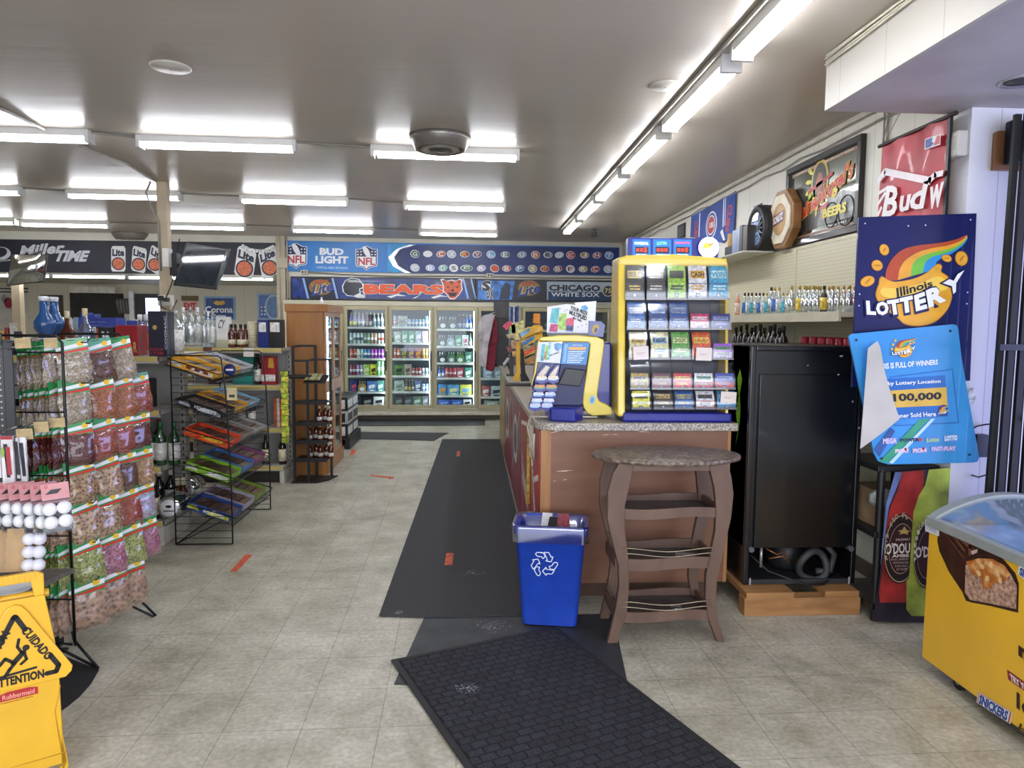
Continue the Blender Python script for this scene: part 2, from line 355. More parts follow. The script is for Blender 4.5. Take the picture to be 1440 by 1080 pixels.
nmr = ['nearest the camera', 'second from the camera', 'third from the camera', 'fourth from the camera', 'second from the far end', 'at the far end']
for k, (a, c) in enumerate([(0, 0)]+YL):
    if not k: continue
    lab = 'strip light of the long aisle run %s' % nmr[k-1]
    place((1.335+.006*k, (a+c)/2, CE-.001), PI/2, 'white twin tube '+lab, 'strip lights of the long aisle run')
cu = MB().use(mat('8c877c', .5)).cyl((1.245, 1.1, CE-.014), (1.29, 10.6, CE-.014), .012, 6); tag(cu.build('conduit'), 'thin grey conduit running along the long aisle lights', 'conduit')
# round ceiling things
def ceil_disc(px, py, r, name, label, deep=0):
    p = AZ(px, py, CE); t = thing(name, label, 'vent' if deep else 'cover plate', (p.x, p.y, CE))
    if deep:
        MB().use(mat('8d8982', .35, .6)).lathe([(r, 0), (r*.98, -.03), (r*.8, -.1), (r*.76, -.105), (r*.74, -.08), (r*.6, -.05), (r*.55, -.03)][::-1], 32).build('outer_ring', t)
        MB().use(mat('a9a59c', .3, .6)).lathe([(r*.6, -.085), (r*.63, -.1), (r*.45, -.11), (r*.42, -.09)], 32).build('inner_ring', t)
        MB().use(mat('5f5c58', .4, .5)).lathe([(r*.01, -.115), (r*.34, -.105), (r*.36, -.08)], 32).build('centre_cone', t)
    else:
        MB().use(mat('c4bfb2', .35)).lathe([(r*.1, -.014), (r*.9, -.01), (r, -.002), (r, 0)], 32).build('plate', t)
        MB().use(mat('77736b', .4)).lathe([(.004, -.017), (.008, -.013)], 8).build('screw', t)
    return t
ceil_disc(619, 192, .235, 'air_vent', 'round metal air vent hanging from the grey ceiling', 1)
ceil_disc(240, 94, .11, 'ceiling_plate', 'round blank cover plate on the ceiling at upper left')
ceil_disc(936, 120, .095, 'ceiling_plate', 'round blank cover plate beside the long light run')
ceil_disc(186, 329, .3, 'air_vent', 'flat round air vent near the far pillar top', 1)
p = AZ(1436, 114, SZ); t = thing('recessed_light', 'round recessed light in underside of the soffit', 'ceiling light', (p.x, p.y, SZ)); MB().use(mat('b8b8bc', .3, .5)).lathe([(.07, 0), (.085, -.008), (.095, -.001), (.095, 0)], 24).build('trim_ring', t); MB().use(mat('444448', .4)).lathe([(.01, -.002), (.069, -.002), (.069, 0)], 24).build('lens', t)
# loose cable over the ceiling to the pillar
pts = [AZ(x, y, CE-.012) for x, y in ((-40, 130), (0, 152), (60, 180), (95, 197), (140, 216), (175, 228), (205, 247), (219, 255))]
tag(MB().use(mat('a19c90', .5)).tube(pts, .012).build('cable'), 'grey cable sagging across the ceiling to the pillar', 'cable')
pts = [P1+Vector((-.09, -.07, -.01)), P1+Vector((-.14, -.07, -.12)), P1+Vector((-.1, -.07, -.25)), P1+Vector((-.03, -.07, -.4)), P1+Vector((-.02, -.065, -.9))]
tag(MB().use(mat('8f8a80', .5)).tube(pts, .01).build('cable'), 'grey cable looping down the front of the pillar', 'cable')
p = AZ(836, 322, CE); t = thing('security_camera', 'small dark security camera under the ceiling near back wall', 'camera', (p.x, p.y, CE))
MB().use(mat('3a3a3a', .4)).cyl((0, 0, 0), (0, 0, -.05), .012).cyl((0, 0, -.002), (0, 0, -.012), .035).build('mount', t); MB().use(mat('303033', .35)).box(-.03, .03, -.08, .06, -.11, -.05).cyl((0, -.08, -.08), (0, -.1, -.08), .022).build('camera_body', t, bevel=.004)
for k, x in enumerate((-2.6, .1)):  # unseen extra strip lights, added to brighten the front of the shop
    place((x, .75, CE-.001), rowdir, 'white twin tube strip light above the shop entrance, %s' % ('over the left aisle' if k == 0 else 'over the doorway'), 'added strip lights out of view')
for k in range(5):
    place((-3.95-1.2*k, 12.42-.04*k, 2.409), rowdir, 'white twin tube strip light tucked behind the lower edge of the black banner', 'strip lights behind the black banner edge')
# ================================================================== BACK WALL : banners and light boxes
BW = Surf((0, wy(0)), WD)                  # wall face
def bws(off): return Surf((0, wy(0, off)), WD)
S = bws(.03)
WHT = mat('e9ecf0', .45, var=0); NAVY = mat('16255c', .45, var=.1, sc=3); RED = mat('b8202c', .45, var=0); BLK = mat('101216', .45, var=0)
def shield(mb, S, x, y, w, h, lay=2):
    """league shield: blue top with stars and ball, white field with letters"""
    def P(u, v): return S(x+u*w/2, y+v*h/2)
    out = [(-1, -.72), (-.6, -.74), (0, -1), (.6, -.74), (1, -.72), (1, .5), (.9, .68), (.35, .74), (0, 1), (-.35, .74), (-.9, .68), (-1, .5)]
    mb.use(WHT).art([P(*p) for p in out], lay); mb.use(mat('14204e', .45, var=0)).art([P(u*.93, v*.95) for u, v in out], lay+1)
    mb.use(WHT).art([P(u*.84, v) for u, v in ((-1, -.12), (1, -.12), (1, .48), (.9, .6), (.3, .66), (0, .86), (-.3, .66), (-.9, .6), (-1, .48))], lay+2)
    mb.use(RED).txt('NFL', [P(-.76, -.04), P(.76, -.04), P(.76, .56), P(-.76, .56)], lay+3, bold=.03)
    mb.use(WHT); c = P(0, -.5); mb.art(ell(c[0], c[1], abs(P(.25, 0)[0]-P(0, 0)[0]), .035*h/38*3.2, 12, .5), lay+3)
    for u, v in ((-.78, -.52), (-.5, -.52), (-.78, -.28), (-.5, -.28), (.78, -.52), (.5, -.52), (.78, -.28), (.5, -.28)):
        c = P(u, v); mb.art(ell(c[0], c[1], .014, .014, 5, PI/2), lay+3)
mb = MB(); q = S.q((396, 338), (871, 348), (871, 388), (396, 381))
mb.use(mat('2f7fcb', .4, var=.06, sc=2)).prism([(p[0], p[1]) for p in q], 'y', 0, .02)
bl = mat('2b86d3', .4, var=.12, sc=3)
mb.use(mat('3fa0dc', .4, var=.1, sc=4)).art(S.q((545, 343), (572, 343), (558, 362), (566, 383), (545, 382)), 1)
mb.use(mat('1a2f6c', .4, var=.12, sc=2)).art(S.q((574, 344), (870, 349), (870, 387), (574, 384), (560, 374), (553, 362), (560, 350)), 2)
mb.use(mat('c9ced8', .25, .6)).art(S.q((585, 344), (575, 344), (558, 350), (546, 362), (553, 375), (570, 384), (578, 384), (560, 374), (554, 362), (562, 351)), 3)
mb.use(mat('12183c', .3)).art(S.q((575, 345), (563, 351), (557, 362), (563, 374), (572, 382), (567, 376), (560.5, 362), (567, 350)), 4)
shield(mb, S, 416.5, 360, 31, 37); shield(mb, S, 515.5, 363, 31, 35)
mb.use(WHT).txt('BUD', S.q((449.5, 348.5), (483.5, 349.5), (483.5, 359), (449.5, 358.5)), 3, bold=.05); mb.txt('LIGHT', S.q((443.5, 359.5), (490, 360.5), (490, 371), (443.5, 370.5)), 3, bold=.05)
mb.use(mat('b9d8f0', .5, var=0)).txt('OFFICIAL BEER SPONSOR', S.q((445, 374.6), (489, 375.6), (489, 378.6), (445, 377.6)), 3, bold=.02)
logos = [(583.5, 'G', '1d6b44', 0), (601.5, 'ny', None, 'e9ecf0'), (620, 'C', 'b9552f', 0), (635, '*', 'aab4c4', 0), (653.5, 'R', '7d2b2a', 'd8a628'), (671, 'V', '5a3f86', 'd8c074'), (690.5, 'L', '7ab0d8', 0), (710.5, 'E', '2c6f63', 0),
         (734, 'U', '8e9fb6', 0), (753, 'B', 'c2632f', 0), (770.5, 'R', '9aa2ab', '22252c'), (786.5, 'U', 'c8d4e6', 0), (802.5, 'KC', 'c23b3b', 0), (822, 'J', 'a58a4d', 0), (839.5, 'H', 'a12e3a', 0), (856.5, 'T', '6fa0d6', 0)]
low = [(583.5, 'P', 'c8ccd8', 0), (605, 'B', '9fb6df', 0), (623, 'D', '5aa6a0', 0), (638, 'S', 'e4e4e4', '30343c'), (656, 'JETS', '2f6b50', 'e9ecf0'), (677, 'R', 'b0a8c8', 0), (695.5, 'o', 'cc5a38', 'cc5a38'), (712.5, 'B', 'd0572f', 0),
       (731, 'P', '3c84b4', 0), (749, 'S', 'a79a6e', 0), (766, 'SF', 'b0352f', 'c6a96a'), (784.5, 'B', 'b0403a', 0), (802, 'F', 'd4d6da', '8c2b31'), (820, 'R', 'b8a36c', 0), (837, 'C', 'a82f3c', 0), (855, 'S', '9fb1c4', 0)]
for row, y0 in ((logos, 357), (low, 376.5)):
    for i, (x, t, c, bg_) in enumerate(row):
        y = y0+(x-583)*.008*1.0; c = c or 'e9ecf0'; a = S(x, y); k = .074 if len(t) < 3 else .1
        mb.use(WHT).art(ell(a[0], a[1], k*1.06, .054+.012*(i % 3 == 0), 12, .2*(i % 3-1)), 3); mb.use(mat(c, .5, var=0)).art(ell(a[0]+.004, a[1], k*.94, .045+.01*(i % 3 == 0), 12, .2*(i % 3-1)), 4)
        mb.use(WHT if bg_ in (0,) else mat(bg_, .5, var=0)).tx('G' if t == 'G' else t.replace('*', 'X'), a[0]-k*.55, a[0]+k*.55, a[1]-.033, a[1]+.033, 5, bold=.02)
tag(S.build(mb, 'football_banner'), 'long blue football banner with two shields and rows of team logos', 'banner')
# beer helper: the script/blackletter word used on several signs
def lite(mb, q, lay, c='1d2f66', edge='d9c27a'):
    mb.use(mat(edge, .4, var=0)).txt('Lite', q, lay, bold=.09, shear=.15); mb.use(mat(c, .4, var=0)).txt('Lite', q, lay+1, bold=.035, shear=.15)
S2 = bws(.13); fr = mat('17181c', .35)
def lightbox(name, x0, x1, yt0, yt1, yb0, yb1, label):
    t = thing(name, label, 'sign', loc=tuple(S2.p), rz=S2.rz); q = S2.q((x0, yt0), (x1, yt1), (x1, yb1), (x0, yb0))
    MB().use(fr).prism(q, 'y', -.0, .12).build('case', t, bevel=.004)
    mb = MB(); i = [(q[0][0]+.03, q[0][1]-.03), (q[1][0]-.03, q[1][1]-.03), (q[2][0]-.03, q[2][1]+.03), (q[3][0]+.03, q[3][1]+.03)]
    return t, mb, i
t, mb, i = lightbox('light_box_sign', 408.5, 668.5, 388.5, 391.5, 421, 424, 'long dark blue light box with orange BEARS lettering, helmet and bear head')
mb.use(mat('121c36', .3, var=.2, sc=4, coat=.2)).art(i, 1)
mb.use(mat('1a2f70', .3, var=.3, sc=5, coat=.2)).art(S2.q((471, 391), (652, 393), (664, 421.5), (478, 419.5)), 2)
mb.use(mat('18306c', .25, var=.6, sc=9)).art(S2.q((411, 391), (425, 391), (431, 419), (411, 419)), 2)
for a in ((425, 428), (466, 469), (650, 652.5), (661, 663)): mb.use(mat('8fb2e8', .3, var=0)).art(S2.q((a[0], 391), (a[1], 391), (a[1]+7, 420), (a[0]+7, 420)), 3)
cx = S2(451, 404); mb.use(mat('8d6c34', .3, var=.2, sc=20)).art(ell(cx[0], cx[1], .19, .13, 20), 3)
mb.use(mat('b4452e', .4, var=0)).txt('Miller', S2.q((441, 395), (461, 391.5), (463, 396.5), (443, 400)), 4, bold=.03, shear=.2); lite(mb, S2.q((440, 402), (466, 394), (470, 409), (437, 417)), 4, '27418f')
hx = S2(498, 404); mb.use(mat('0e1428', .2, coat=.6)).art([S2(*p) for p in ((484, 411), (482.5, 403), (486, 395), (494, 391.5), (504, 393), (509, 399), (510, 404), (505, 406), (506, 412), (497, 416), (489, 415))], 5); mb.use(WHT).art([S2(*p) for p in ((481.8, 410), (481, 402), (485.4, 394), (494, 390.6), (505, 392.2), (510.4, 399), (511, 405), (506, 407), (508, 414), (514, 415.5), (513, 419), (504, 419), (497, 417), (488, 416))], 4)
mb.use(WHT).tube([(S2(x, y)[0], -.008, S2(x, y)[1]) for x, y in ((505, 409), (513, 411), (512, 417), (504, 418))], .006, 5)
mb.use(mat('f2f2f2', .4, var=0)).txt('BEARS', S2.q((510.5, 399), (625, 400), (625, 414.5), (510.5, 414)), 5, bold=.075); mb.use(mat('e2571f', .35, var=0)).txt('BEARS', S2.q((511.5, 399.6), (624, 400.6), (624, 414), (511.5, 413.5)), 6, bold=.06)
bear = [(621, 394), (625, 393), (629, 396), (635, 394.5), (641, 396), (645, 393), (649, 394.5), (648, 400), (649, 407), (645, 414), (639, 419.5), (633, 419.5), (629, 414), (624, 409), (624, 401)]
mb.use(WHT).art([((S2(*p)[0]-S2(636, 406)[0])*1.12+S2(636, 406)[0], (S2(*p)[1]-S2(636, 406)[1])*1.1+S2(636, 406)[1]) for p in bear], 6); mb.use(mat('c9572b', .35, var=.15, sc=30)).art([S2(*p) for p in bear], 7)
mb.use(mat('1a1a2a', .4, var=0))
for pts in (((628, 402), (633, 404), (629, 405)), ((645, 402), (640, 404), (644, 405)), ((634, 407), (639, 407), (638, 410), (635, 410)), ((630, 411), (636, 412), (643, 411), (640, 417), (633, 417)), ((632, 396), (635, 401), (637, 396)), ((622, 395), (625, 395), (625, 398)), ((647, 395), (644, 395), (645, 399))): mb.art([S2(*p) for p in pts], 8)
mb.use(WHT)
for pts in (((632, 412), (634, 412), (633, 415)), ((640, 412), (642, 411.6), (640.6, 415)), ((544, 417), (560, 413.5), (572, 416), (566, 416.5), (558, 416), (550, 419)), ((588, 416), (594, 413), (584, 419.5), (580, 419.5)), ((606, 418), (618, 414.5), (632, 417.5), (620, 417), (610, 420))): mb.art([S2(*p) for p in pts], 5)
mb.build('printed_face', t)
t, mb, i = lightbox('light_box_sign', 669, 869, 392, 394.5, 424, 425, 'shorter dark light box lettered CHICAGO WHITE SOX beside the orange-lettered one')
mb.use(mat('1c3358', .25, var=.25, sc=4)).art(i, 1)
mb.use(mat('2b66b0', .3, var=.5, sc=9)).art(S2.q((672, 394.5), (724, 395), (720, 421.5), (672, 421.5)), 2)
mb.use(mat('101319', .3)).txt('S', S2.q((677, 395.5), (691, 394.5), (689, 409), (678, 409)), 4, bold=.05); mb.txt('OX', S2.q((683, 406), (694.5, 405), (694.5, 420.5), (683, 420)), 4, bold=.03)
mb.use(mat('e8e8e8', .4, var=0)).txt('S', S2.q((676.5, 395), (691.7, 394), (689.5, 409.5), (677, 409.6)), 3, bold=.1); mb.txt('OX', S2.q((682.5, 405.5), (695, 404.5), (695, 421), (682.5, 420.5)), 3, bold=.08)
mb.use(mat('11131a', .3)).art(S2.q((724, 395), (768, 396), (768, 422), (720, 421.5)), 2); mb.use(mat('0c1c3c', .3, var=0)).art([S2(*p) for p in ((702, 421), (705, 405), (712, 396.5), (718, 401), (716, 421))], 3)
cx = S2(744, 405); mb.use(mat('8d6c34', .3, var=.2, sc=20)).art(ell(cx[0], cx[1], .19, .13, 20), 3)
mb.use(mat('b4452e', .4, var=0)).txt('Miller', S2.q((733, 397), (753, 395), (755, 400), (735, 402)), 4, bold=.03, shear=.2); lite(mb, S2.q((730, 405), (758, 397), (762, 411), (727, 418)), 4, '27418f')
mb.use(mat('aebdd0', .3, var=.1, sc=3)).art(S2.q((769, 396), (866, 397), (866, 423), (769, 422)), 2); mb.use(mat('1d3a60', .3, var=.25, sc=6)).art(S2.q((771, 410), (866, 411), (866, 423), (771, 422)), 3)
mb.use(mat('12151c', .3, var=0)).txt('CHICAGO', S2.q((772, 400.2), (844, 401), (844, 409.8), (772, 409)), 4, bold=.045); mb.use(mat('e9ecf0', .4, var=0)).txt('WHITE SOX', S2.q((775, 411), (843, 411.6), (843, 417.6), (775, 417)), 4, bold=.02)
cx = S2(855, 409); mb.use(mat('c9c2a4', .4, var=0)).art(ell(cx[0], cx[1], .1, .1, 16), 4); mb.use(mat('3a3a44', .4, var=0)).art(ell(cx[0], cx[1], .085, .085, 16), 5); mb.use(mat('d8cf9c', .4, var=0)).tx('75', cx[0]-.06, cx[0]+.06, cx[1]-.04, cx[1]+.04, 6)
mb.build('printed_face', t)
# outlet boxes with cords above the light boxes
for x, y, lab in ((427.5, 382.5, 'double outlet box between banner and light box, above the helmet end'), (689, 387, 'double outlet box between banner and light box, above the white sox end'), (404, 420, 'white outlet box on the back wall beside the wood cabinet top')):
    s_ = bws(.04); a = s_(x, y); t = thing('outlet_box', lab, 'outlet', loc=tuple(s_.p+s_.d*a[0]+Vector((0, 0, a[1]))), rz=s_.rz)
    MB().use(mat('c9c5b4', .4)).box(-.06, .06, 0, .04, -.035, .035).build('box', t, bevel=.006); MB().use(BLK).box(-.035, -.01, -.004, 0, -.014, .014).box(.01, .035, -.004, 0, -.014, .014).build('socket', t)
s_ = bws(.02); cb = MB().use(mat('8e8a80', .5)); pts = [s_(x, y) for x, y in ((393, 345), (391, 365), (394, 381), (402, 395), (404, 410), (404, 419))]; cb.tube([(p[0], 0, p[1]) for p in pts], .006, 5)
pts = [s_(x, y) for x, y in ((433, 383), (500, 386.5), (560, 388.5), (620, 388), (684, 388.5), (760, 390.5), (868, 391.5))]; cb.tube([(p[0], -.01, p[1]) for p in pts], .008, 5)
tag(s_.build(cb, 'power_cord'), 'grey power cord running between the banner and light boxes', 'cord')
# ================================================================== GLASS DOOR COOLER
CFm = mat('b6ae8c', .4, .15, var=.04, sc=3); CFl = mat('cdc8b0', .45, sc=3, var=.04); CI = mat('9fa8b0', .5, var=.03)
Sc = bws(.2)
def cx_(px): return Sc(px, 500)[0]
zt = Sc(580, 430)[1]; zb = Sc(580, 575)[1]; zk = Sc(580, 583.5)[1]; zh = Sc(580, 424)[1]
edges = [421.5, 484, 546.6, 609.5, 671.4, 733, 795, 857]
cooler = thing('drinks_cooler', 'long built-in cooler of seven cream framed glass doors under the banners', 'cooler', loc=tuple(Sc.p), rz=Sc.rz)
xe = [cx_(e) for e in edges]; XL, XR = xe[0], xe[-1]; DEP = .62
# body sits forward of the wall: the interior runs from the door plane back into the store room
bd = MB().use(CFl); bd.box(XL-.25, XR+.12, .005, DEP, zt, zh); bd.box(XL-.25, XR+.12, .005, DEP, zk+.0, zb-.0); bd.box(XL-.25, XL, .005, DEP, zb, zt); bd.box(XR, XR+.12, .005, DEP, zb, zt)
bd.build('body', cooler)
MB().use(mat('6c6455', .5)).box(XL-.25, XR+.12, .06, DEP, 0, zk).build('kick_plate', cooler)
MB().use(mat('d8d4c0', .4)).box(XL-.25, XR+.12, -.06, .005, zk, zk+.05).build('sill', cooler, bevel=.008)
MB().use(mat('59636e', .6, sc=2)).box(XL, XR, DEP-.02, DEP, zb, zt).build('back_panel', cooler)
for e in xe[1:-1]: MB().use(CFm).box(e-.012, e+.012, -.004, .04, zb, zt).build('mullion', cooler)
dr = {}
shy = {0: [456, 481, 502.5, 527.5, 551.7], 1: [455.5, 480.5, 502, 527.5, 551.7], 2: [454.5, 478.5, 502, 527.5, 551], 3: [457.5, 483, 508, 530.5, 557], 4: [457, 481, 505, 531, 559], 5: [458, 482, 506, 531, 556], 6: [458, 482, 506, 531, 556]}
for k in range(7):
    a, b_ = xe[k]+.014, xe[k+1]-.014
    d = MB().use(CFm); w_ = .044
    d.box(a, a+w_, -.045, .0, zb+.01, zt-.012); d.box(b_-w_, b_, -.045, .0, zb+.01, zt-.012); d.box(a+w_, b_-w_, -.045, 0, zb+.01, zb+.07); d.box(a+w_, b_-w_, -.045, 0, zt-.075, zt-.012)
    dd = d.build('door', cooler, bevel=.004)
    g = MB().use(glass('e6f0f0', .95, .02)); g.quad((a+w_, -.02, zb+.07), (b_-w_, -.02, zb+.07), (b_-w_, -.02, zt-.075), (a+w_, -.02, zt-.075)); g.build('glass', dd)
    hz = Sc(0, 505)[1]; MB().use(mat('3a3936', .35, .5)).tube([(b_-.025, -.045, hz+.16), (b_-.025, -.085, hz+.13), (b_-.025, -.085, hz-.13), (b_-.025, -.045, hz-.16)], .011).build('handle', dd)
    sh = [Sc(xe[k] and 0, y)[1] for y in shy[k]]
    for z in sh+[zb+.035]:
        s = MB().use(mat('d2d6cc', .35, .2)).box(xe[k]+.03, xe[k+1]-.03, .085, DEP-.06, z-.022, z-.012); s.box(xe[k]+.03, xe[k+1]-.03, .075, .085, z-.03, z+.006); s.build('shelf', cooler)
    dr[k] = [zz for zz in sh]+[zb+.035]
    lx = xe[k+1]-.052
    if k < 6: MB().use(emis('e4f0ff', 16 if k in (1, 2, 3) else 8)).cyl((lx, .045, zb+.08), (lx, .045, zt-.08), .011, 8).build('light_tube', cooler)
# ------------------------------------------------------------------ packaged drinks (one kind built, then copied)
def P_can(r=.033, h=.123):
    mb = MB().use(mat('cccccc')); mb.lathe([(r*.8, 0), (r, .008), (r, h-.012), (r*.82, h)], 12); mb.use(mat('b9bcc0', .25, .9)).lathe([(r*.8, h), (r*.74, h-.003)], 12); mb.use(WHT); mb.lathe([(r*1.012, h*.4), (r*1.012, h*.62)], 12); return mb
def P_bottle(r=.031, h=.23):
    mb = MB().use(mat('cccccc')); mb.lathe([(r*.9, 0), (r, .008), (r, h*.52), (r*.8, h*.64), (r*.4, h*.76), (r*.36, h*.94)], 12); mb.use(mat('c8a850', .3, .5)).lathe([(r*.42, h*.93), (r*.42, h)], 10); mb.use(WHT).lathe([(r*1.02, h*.14), (r*1.02, h*.44)], 12); return mb
def P_case(w_, h, d=.2):
    mb = MB().use(mat('cccccc')); mb.box(-w_/2, w_/2, 0, d, 0, h); mb.use(WHT).art([(-w_*.32, h*.3), (w_*.32, h*.42), (w_*.32, h*.72), (-w_*.32, h*.62)], 1, .002); mb.art(ell(0, h*.18, w_*.3, h*.07, 10), 1, .002); mb.use(mat('22242a')).box(-w_*.15, w_*.15, d*.4, d*.6, h, h+.003); return mb
def P_six(w_=.17, h=.15):
    mb = MB().use(mat('cccccc')); mb.prism([(-w_/2, 0), (w_/2, 0), (w_/2, h*.72), (w_*.3, h), (-w_*.3, h), (-w_/2, h*.72)], 'y', 0, .12); mb.use(WHT).art(ell(0, h*.4, w_*.3, h*.24, 14), 1, .002)
    mb.use(mat('c8a850', .3, .5))
    for i in (-1, 0, 1): mb.lathe([(.014, h*.9), (.012, h*1.22), (.014, h*1.23), (.014, h*1.3)], 8, (i*w_*.3, .05, 0))
    return mb
protos = {}
def proto(kind, fn, name, cat):
    if kind not in protos: o = fn().build(name); COL.objects.unlink(o); o['category'] = cat; protos[kind] = o
    return protos[kind]
def put(kind, fn, name, cat, loc, rz, label, group, c1=None, c2=None, c3=None, sc=None):
    p = proto(kind, fn, name, cat); o = p.copy(); COL.objects.link(o); o.location = loc; o.rotation_euler = (0, 0, rz)
    if sc: o.scale = sc
    recol(o, c1, c2, c3); return tag(o, label, cat, group)
ORD = ['top', 'second', 'third', 'fourth', 'fifth', 'bottom']
DN = ['door behind the wood cabinet', 'first fully visible door', 'second visible door', 'third visible door', 'door behind the hanging shirts', 'door behind the counter candy rack', 'rightmost door']
# kind codes: c can, t tall can, b bottle, x six-pack with bottle necks, k case, K large case ; (kind, colour, second colour, count)
WINE = {
 1: ["b:8d7fb8:e8dc7a:violet:2 b:b9a7c8:ffffff:pale violet:2 b:7a5f6e:f0e0e0:rosy:2 b:c9d4dc:8fa0b0:clear:3",
     "t:9fb4bd:ffffff:pale grey:1 t:c4d0d2:58788a:silver:3 t:7fa08a:ffffff:sage green:2 t:b99a86:ffffff:tan:2 t:d8e0dc:b04a3a:white:2",
     "t:c8583c:e0b090:orange:2 t:b8dce0:ffffff:pale aqua:2 t:4d8ec4:ffffff:blue:2 t:a84aa8:f0c0e8:magenta:2 t:8a44b4:d0a0f0:violet:2",
     "t:8a2d48:c8ccd4:wine red:2 t:9a84b0:ffffff:lilac:2 k:a8c864:e8f0c0:lime green:1 k:d8d83c:3a3a20:yellow:1 T:8cc88c:e8ffe8:mint green:2",
     "k:28366c:d04a5a:navy:1 x:a08450:e0d4a0:tan:1 K:4a74b0:f0f4f8:blue and white:1 k:4f8078:c0d4cc:teal:1",
     "K:1c2536:4c5a74:navy:1 K:1a1e24:9a9a9a:black:1 K:d0d4d8:2a2a2a:white:1"],
 2: ["t:a8a0a8:d0a0a0:dull rose:1 K:b8bcb8:9aa0a4:grey:1 c:8cacc8:f0f4f8:pale blue:5 t:78b4cc:ffffff:sky blue:1",
     "k:8c9484:d8dcd4:olive:1 s:48946c:d4ecd8:green:2 s:90a8b4:f0d8e0:pale:1 s:c89a98:f0f0f0:pink:1",
     "t:b06a50:e8c8b8:rust:2 k:6c5f34:b8ac74:olive brown:1 k:7f5a8c:d8c060:purple:1 k:a04c50:e8a848:red:1 t:c4a05a:f4e8a8:amber:2",
     "K:4c7838:16240f:green:1 k:b0a89c:6c3f34:framed grey:1 c:a05058:e8e0e0:rose:3 c:c8ccd4:8090a0:silver:2",
     "K:9fb0a0:6c7c70:grey green:1 b:3a2c24:c8b884:brown:3 k:3f5f94:d8e4f0:blue:1 c:8fa8cc:f0f0f4:light blue:2",
     "K:2c3430:7c8480:dark:1 K:24282c:808890:black:1 K:4c6c58:c0d8c8:deep green:1 k:585c60:a0a4a8:charcoal:1"],
 3: ["x:3c2c2c:e0c8c8:dark red:1 x:242c24:d0dcd0:black:1 b:2c3448:8898b4:dark:2 b:3c64b4:e0ecff:blue:2",
     "x:2c3c2c:f0f4f0:black and white:1 x:90a8b8:f0f4f8:pale blue:1 k:3c7c5c:a8dcc0:green:1 k:c4ccd0:c87888:white:1 b:88a890:e8f4e8:pale green:1",
     "x:303c38:f0f4f4:black and white:1 x:3c7050:b8dcb8:green:1 x:4c7838:c8e0b0:leaf green:1 k:3c6454:90b8a8:dark green:1",
     "b:3858b0:d0dcf0:royal blue:2 t:b83c4c:f0c8d0:red:3 k:a83c54:f0e8ec:crimson:1 k:3c7464:e0e8e4:green:1",
     "k:3c84b4:d88c2c:blue:1 K:5ca0cc:f0e8a8:sky blue:1 K:d4cc5c:7cb0d4:yellow:1",
     "K:3464c8:88b0ec:bright blue:2 k:c4c8c8:2c2c2c:white:1"],
 4: ["k:5c6468:a0a4a8:grey:2", "k:7c8c94:c8ccd0:grey:3", "k:5c6c7c:a8b4c0:slate:3", "k:8c9ca8:c8d4dc:pale slate:3", "k:8c4c4c:d8d0c8:dull red:1 K:b4bcc0:3c4448:silver:2", "K:a8b4a8:e0e4dc:pale green:2"],
 0: ["c:88b4a4:e8f4f0:mint:6", "k:4c8c8c:b8dcd8:teal:3", "c:8cbcac:f0f8f0:pale mint:6", "k:6ca494:c8e8dc:sea green:3", "k:90a8ac:d0dce0:grey:3", "K:78888c:b0bcc0:slate:2"],
 5: ["k:3c4444:707878:dark:2", "b:40504c:90a09c:dark green:4", "k:4c5450:80908c:dark grey:2", "k:3c4044:707478:black:2", "K:505c58:8c9894:grey:2", "K:3c4444:707878:dark:2"],
 6: ["k:50605c:90a09c:dark teal:2", "b:50504c:90a09c:dark olive:4", "k:4c5450:80908c:dark grey:2", "k:3c4044:707478:black:2", "K:505c58:8c9894:grey:2", "K:3c4444:707878:dark:2"]}
SPEC = {'c': ('can', lambda: P_can(), .072, 'drink_can', 'can'), 't': ('tall', lambda: P_can(.032, .165), .07, 'drink_can', 'can'), 'T': ('talltall', lambda: P_can(.036, .22), .08, 'drink_can', 'can'),
        'b': ('bottle', lambda: P_bottle(), .07, 'drink_bottle', 'bottle'), 'x': ('six', lambda: P_six(), .185, 'bottle_carrier', 'bottle pack'), 'k': ('case', lambda: P_case(.14, .17), .155, 'drink_case', 'drink case'),
        'K': ('bigcase', lambda: P_case(.2, .165), .215, 'drink_case', 'drink case'), 's': ('stackcase', lambda: P_case(.125, .185), .14, 'drink_case', 'drink case')}
NOUN = {'c': 'drink can', 't': 'tall drink can', 'T': 'extra tall can', 'b': 'drink bottle', 'x': 'bottle carrier pack', 'k': 'drink case', 'K': 'wide drink case', 's': 'upright drink case'}
